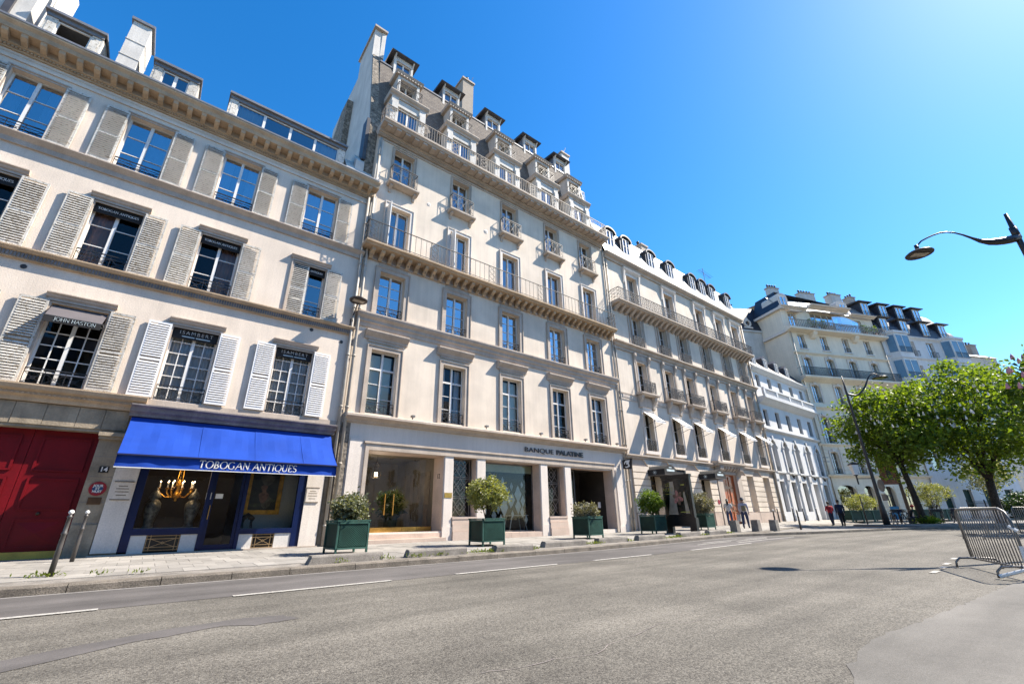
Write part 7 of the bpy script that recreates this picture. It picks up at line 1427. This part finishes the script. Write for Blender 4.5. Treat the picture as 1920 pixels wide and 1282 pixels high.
# ------------------------------------------------------------------ bicycles
def bike_meshes(fc):
    w = MB().ring((0, 0, .34), .32, .03, 20, 'y', 0, 5); rim = MB().ring((0, 0, .34), .30, .010, 20, 'y', 0, 4)
    for k in range(10): a_ = 2*PI*k/10; rim.bar((0, 0, .34), (.3*math.cos(a_), 0, .34+.3*math.sin(a_)), .003)
    f = MB(); bb2, st, hd_, rw, fwl = (0, 0, .30), (-.16, 0, .82), (.40, 0, .80), (-.52, 0, .34), (.55, 0, .34)
    for p_, q in ((bb2, st), (st, hd_), (bb2, (.42, 0, .68)), (bb2, rw), (st, rw), (hd_, fwl), ((.40, 0, .80), (.37, 0, .98))): f.tube([p_, q], .028, 6)
    f.box(-.75, -.3, -.09, .09, .70, .76); f.box(.42, .78, -.17, .17, .78, 1.0); f.ring((0, 0, .30), .09, .012, 10)
    hb = MB().tube([(.30, -.28, 1.02), (.37, -.1, 1.0), (.37, .1, 1.0), (.30, .28, 1.02)], .014, 6); sd_ = MB().prof(-.12, .12, [(-.08, .88), (.08, .88), (.06, .94), (-.06, .94)])
    return [('tyre', w.mesh('wheel', 'rubber'), rim.mesh('rim', 'chrome')), f.mesh('frame', fc), hb.mesh('handlebar', 'chrome'), sd_.mesh('saddle', 'rubber')]
BKM = [bike_meshes('iron'), bike_meshes('cloth_navy'), bike_meshes('iron_grey')]
spots = [(43.6, 10.0, 205, 0, 'black bicycle leftmost of the parked row, left of the chestnut trunk'), (44.4, 9.8, 195, 1, 'dark blue bicycle second from the left in the parked row'), (45.4, 9.6, 170, 0, 'black bicycle leaning close beside the left chestnut trunk'), (47.0, 8.4, 200, 2, 'grey bicycle just right of the left chestnut trunk'), (47.9, 8.0, 185, 0, 'black bicycle in the middle between the chestnut trunks'), (48.9, 7.5, 200, 1, 'dark bicycle rightmost, partly behind the crowd barriers')]
for x, y, a_, k, lb in spots:
    t = thing('bicycle', lb, 'bicycle', (x, y, .30), R(a_), 'bicycles parked under the trees'); wh, fr, hb, sd_ = BKM[k]
    for wx in (-.52, .55): o = link('wheel', wh[1], t, (wx, 0, 0)); link('rim', wh[2], o)
    link('frame', fr, t); link('handlebar', hb, t); link('saddle', sd_, t, (-.17, 0, 0))
# ------------------------------------------------------------------ people
def person(label, loc, rz, top, legs, shoes='cloth_dark', h=1.72, pose='stand', hairc='hair', hair='short', extras=(), sleeves=True, hat=None, arms=None, stride=.12):
    t = thing('person', label, 'person', loc, rz); s_ = h/1.72
    V = []; E = []; Rr = []; 
    def add(p_, r, par=None):
        V.append(Vector(p_)*s_); Rr.append(r*s_)
        if par is not None: E.append((par, len(V)-1))
        return len(V)-1
    sit = pose == 'sit'; hz = .50 if sit else .93
    pel = add((0, 0, hz), .165); ab = add((0, .0, hz+.16), .155, pel); chs = add((0, .02 if not sit else .12, hz+.36), .175, ab); nk = add((0, .03 if not sit else .18, hz+.52), .055, chs); nk2 = add((0, .04 if not sit else .21, hz+.58), .052, nk)
    hd_ = add((0, .05 if not sit else .24, hz+.66), .078, nk2); hd2 = add((0, .055 if not sit else .25, hz+.76), .075, hd_)
    for sx in (-1, 1):
        hp = add((sx*.10, 0, hz-.05), .105, pel); st = stride*sx
        if sit: kn = add((sx*.15, .38, hz+.02), .06, hp); an = add((sx*.15, .42, .10), .042, kn)
        else: kn = add((sx*.11, st*.5+.02, .50), .080, hp); an = add((sx*.11, st-.02, .09), .052, kn)
        toe = add((sx*.12, (st if not sit else .44)+.15, .035), .038, an)
        sh = add((sx*.21, .01 if not sit else .13, hz+.45), .078, chs); A_ = (arms or {}).get(sx, ((sx*.25, -.02, hz+.18), (sx*.24, .08, hz-.06))); el = add(A_[0], .058, sh); wr = add(A_[1], .030, el); d_ = (Vector(A_[1])-Vector(A_[0])).normalized(); pm_ = add(Vector(A_[1])+d_*.07, .032, wr)
        for k in range(4): q = Vector(A_[1])+d_*.11+Vector((0, (k-1.5)*.018, 0)); f1 = add(q, .010, pm_); add(q+d_*(.05+.01*(k in (1, 2)))+Vector((-sx*.012, 0, 0)), .008, f1)
        th = add(Vector(A_[1])+d_*.05+Vector((0, .04, 0)), .011, wr); add(Vector(A_[1])+d_*.09+Vector((-sx*.01, .055, 0)), .009, th)
    me = bpy.data.meshes.new('body'); me.from_pydata([tuple(v) for v in V], E, []); o = bpy.data.objects.new('body', me); col.objects.link(o)
    md = o.modifiers.new('skin', 'SKIN'); 
    for i, sv in enumerate(me.skin_vertices[0].data): sv.radius = (Rr[i], Rr[i]*(.78 if i in (0, 1, 2) else 1)); sv.use_root = (i == 0)
    ss = o.modifiers.new('sub', 'SUBSURF'); ss.levels = 1; ss.render_levels = 1
    dg = bpy.context.evaluated_depsgraph_get(); m2 = bpy.data.meshes.new_from_object(o.evaluated_get(dg)); bpy.data.objects.remove(o)
    m2.materials.clear()
    for x in ('skin', top, legs, shoes): m2.materials.append(M[x])
    for pgn in m2.polygons:
        c_ = pgn.center/s_; z = c_.z; ax = abs(c_.x); k = 0
        if z > hz+.51: k = 0
        elif z < .085 and not sit or (sit and z < .10): k = 3
        elif ax > .215 and not sit and z < hz+.40: k = 1 if (sleeves and z > hz-.04) or z > hz+.26 else 0
        elif sit and c_.y > .05 and z < hz+.10: k = 2
        elif z > hz+.02: k = 1
        else: k = 2
        pgn.material_index = k; pgn.use_smooth = True
    link('body', m2, t)
    hc = Vector((0, .055 if not sit else .25, hz+.735))*s_; hm = MB(); r_ = .094*s_
    for i in range(0): pass
    pr = [(0, r_*1.06), (r_*.55, r_*.98), (r_*.95, r_*.45), (r_*1.04, -.05*r_), (r_*.98, -r_*.55), (r_*.80, -r_*.85)]; hm.lathe(pr, (0, 0, 0), 14)
    hm.v = [(x, y-.022-(.0 if z > 0 else 0), z+.012) for x, y, z in hm.v]
    if hair == 'long': hm.tube([(0, -.06, .02), (0, -.10, -.12), (0, -.10, -.34)], [.07, .085, .045], 9)
    if hair == 'bun': hm.lathe([(0, -.05), (.05, -.02), (.05, .03), (0, .06)], (0, -.08, .10), 9)
    link('hair', hm.mesh('hair', hairc, True), t, hc)
    fm = MB(); 
    for sx in (-1, 1): fm.lathe([(0, -.012), (.010, 0), (0, .012)], (sx*.03, .072, -.005), 6, 1); fm.box(sx*.082-.008, sx*.082+.008, -.012, .014, -.045, .01, 0)
    fm.poly([(-.014, .076, -.045), (.014, .076, -.045), (0, .100, -.04)], 0); fm.poly([(-.014, .076, -.045), (0, .100, -.04), (0, .078, .008)], 0); fm.poly([(0, .100, -.04), (.014, .076, -.045), (0, .078, .008)], 0); fm.box(-.022, .022, .070, .077, -.068, -.061, 2)
    link('face', fm.mesh('face', ['skin', 'hair', 'cloth_red']), t, hc)
    if hat: hh = MB().lathe([(0, .13), (.08, .12), (.10, .06), (.105, .03), (.17, .0), (.17, -.01), (.10, .01)], n=14); link('hat', hh.mesh('hat', hat, True), t, hc)
    return t, hz
t, _ = person('woman with long dark hair in a white top and jeans before the wooden door', (31.85, 16.3, zs(31.85, 16.3)), R(-70), 'cloth_white', 'cloth_jean', h=1.68, hair='long', stride=.16, sleeves=False)
t, _ = person('person in a grey sun hat and pale shirt walking with a white bag', (29.0, 13.9, zs(29, 13.9)), R(-75), 'cloth_lilac', 'cloth_jean', h=1.72, hat='cloth_grey', stride=.20)
wb = thing('carrier_bag', 'white carrier bag held by the person in the sun hat', 'bag', (28.87, 14.18, zs(29, 13.9)+.40)); link('sack', MB().plan([(-.19, -.07), (.19, -.07), (.19, .07), (-.19, .07)], 0, .40).mesh('sack', 'cloth_white'), wb); link('strap', MB().tube([(-.1, 0, .40), (-.05, 0, .50), (.05, 0, .50), (.1, 0, .40)], .012, 5).mesh('strap', 'cloth_white'), wb)
sb = thing('shoulder_bag', 'khaki shoulder bag on the back of the person in the sun hat', 'bag', (28.85, 13.80, zs(29, 13.9)+1.0)); link('pouch', MB().plan([(-.06, -.12), (.06, -.12), (.07, .12), (-.05, .12)], 0, .30).mesh('pouch', 'cloth_khaki'), sb); link('strap', MB().tube([(0, -.1, .42), (.12, -.05, .52), (.2, .1, .45)], .016, 5).mesh('strap', 'cloth_khaki'), sb)
person('person in a red jacket standing with two companions near the crossing', (42.3, 13.55, .20), R(-40), 'cloth_red', 'cloth_navy', h=1.72, arms={1: ((.30, .05, 1.10), (.12, .22, 1.08)), -1: ((-.30, .05, 1.10), (-.12, .22, 1.08))})
person('person in a patterned top between the red and the navy jackets', (43.2, 13.2, .20), R(150), 'cloth_grey', 'cloth_dark', h=1.80, hair='bun')
person('person in a navy hooded jacket, rightmost of the three pedestrians', (40.6, 12.35, .20), R(-60), 'cloth_navy', 'cloth_dark', h=1.78, stride=.16)
person('person with a red cap sitting among the bicycles under the left tree', (45.2, 9.3, .30), R(200), 'cloth_dark', 'cloth_jean', h=1.65, pose='sit', hat='cloth_red'); tag(link('low_stool', MB().box(-.2, .2, -.2, .2, .36, .40).box(-.2, -.16, -.2, .2, 0, .36).box(.16, .2, -.2, .2, 0, .36).mesh('low_stool', 'iron_grey'), None, (45.2, 9.3, .30)), 'low stool under the person sitting by the bicycles', 'stool')

# ------------------------------------------------------------------ houses across the street, mirrored in the shop glass
def opposite(x0, x1, h, mat, lb):
    o = thing('opposite_house', lb, 'building', ((x0+x1)/2, -19, 0), PI, 'houses across the street'); w = x1-x0; n = int(w/3); H = [(-w/2+w*(i+.5)/n-.55, -w/2+w*(i+.5)/n+.55, z, z+2.1, .25) for i in range(n) for z in (1.0, 4.9, 8.3, 11.6) if z+3 < h]
    mb = MB(); wall(mb, -w/2, w/2, -.1, h, H); shell(mb, -w/2, w/2, -.1, h, 9); link('wall', mb.mesh('wall', mat), o)
    link('roof', MB().prof(-w/2, w/2, [(-.3, h), (-.3, h+.25), (1.4, h+3), (9, h+3.4), (9, h)]).mesh('roof', 'zinc'), o)
    f, pn = win_mesh(1.1, 2.1, 3, 1, 2, None, 'white_paint', .06, 0)
    for a in H: link('window', f, o, ((a[0]+a[1])/2, .2, a[2]))
    link('interior', MB().quad((-w/2, .3, 0), (w/2, .3, 0), (w/2, .3, h), (-w/2, .3, h)).mesh('interior', 'dark_room'), o)
opposite(-34, -8, 14.5, 'limestone', 'long pale stone house across the street, mirrored in the antiques shop glass'); opposite(-7.9, 12, 15.5, 'limestone_trim', 'brownish stone house across the street, mirrored in the bank glass'); opposite(12.1, 32, 14, 'stucco', 'plain stucco house across the street, mirrored in the ornate house windows')
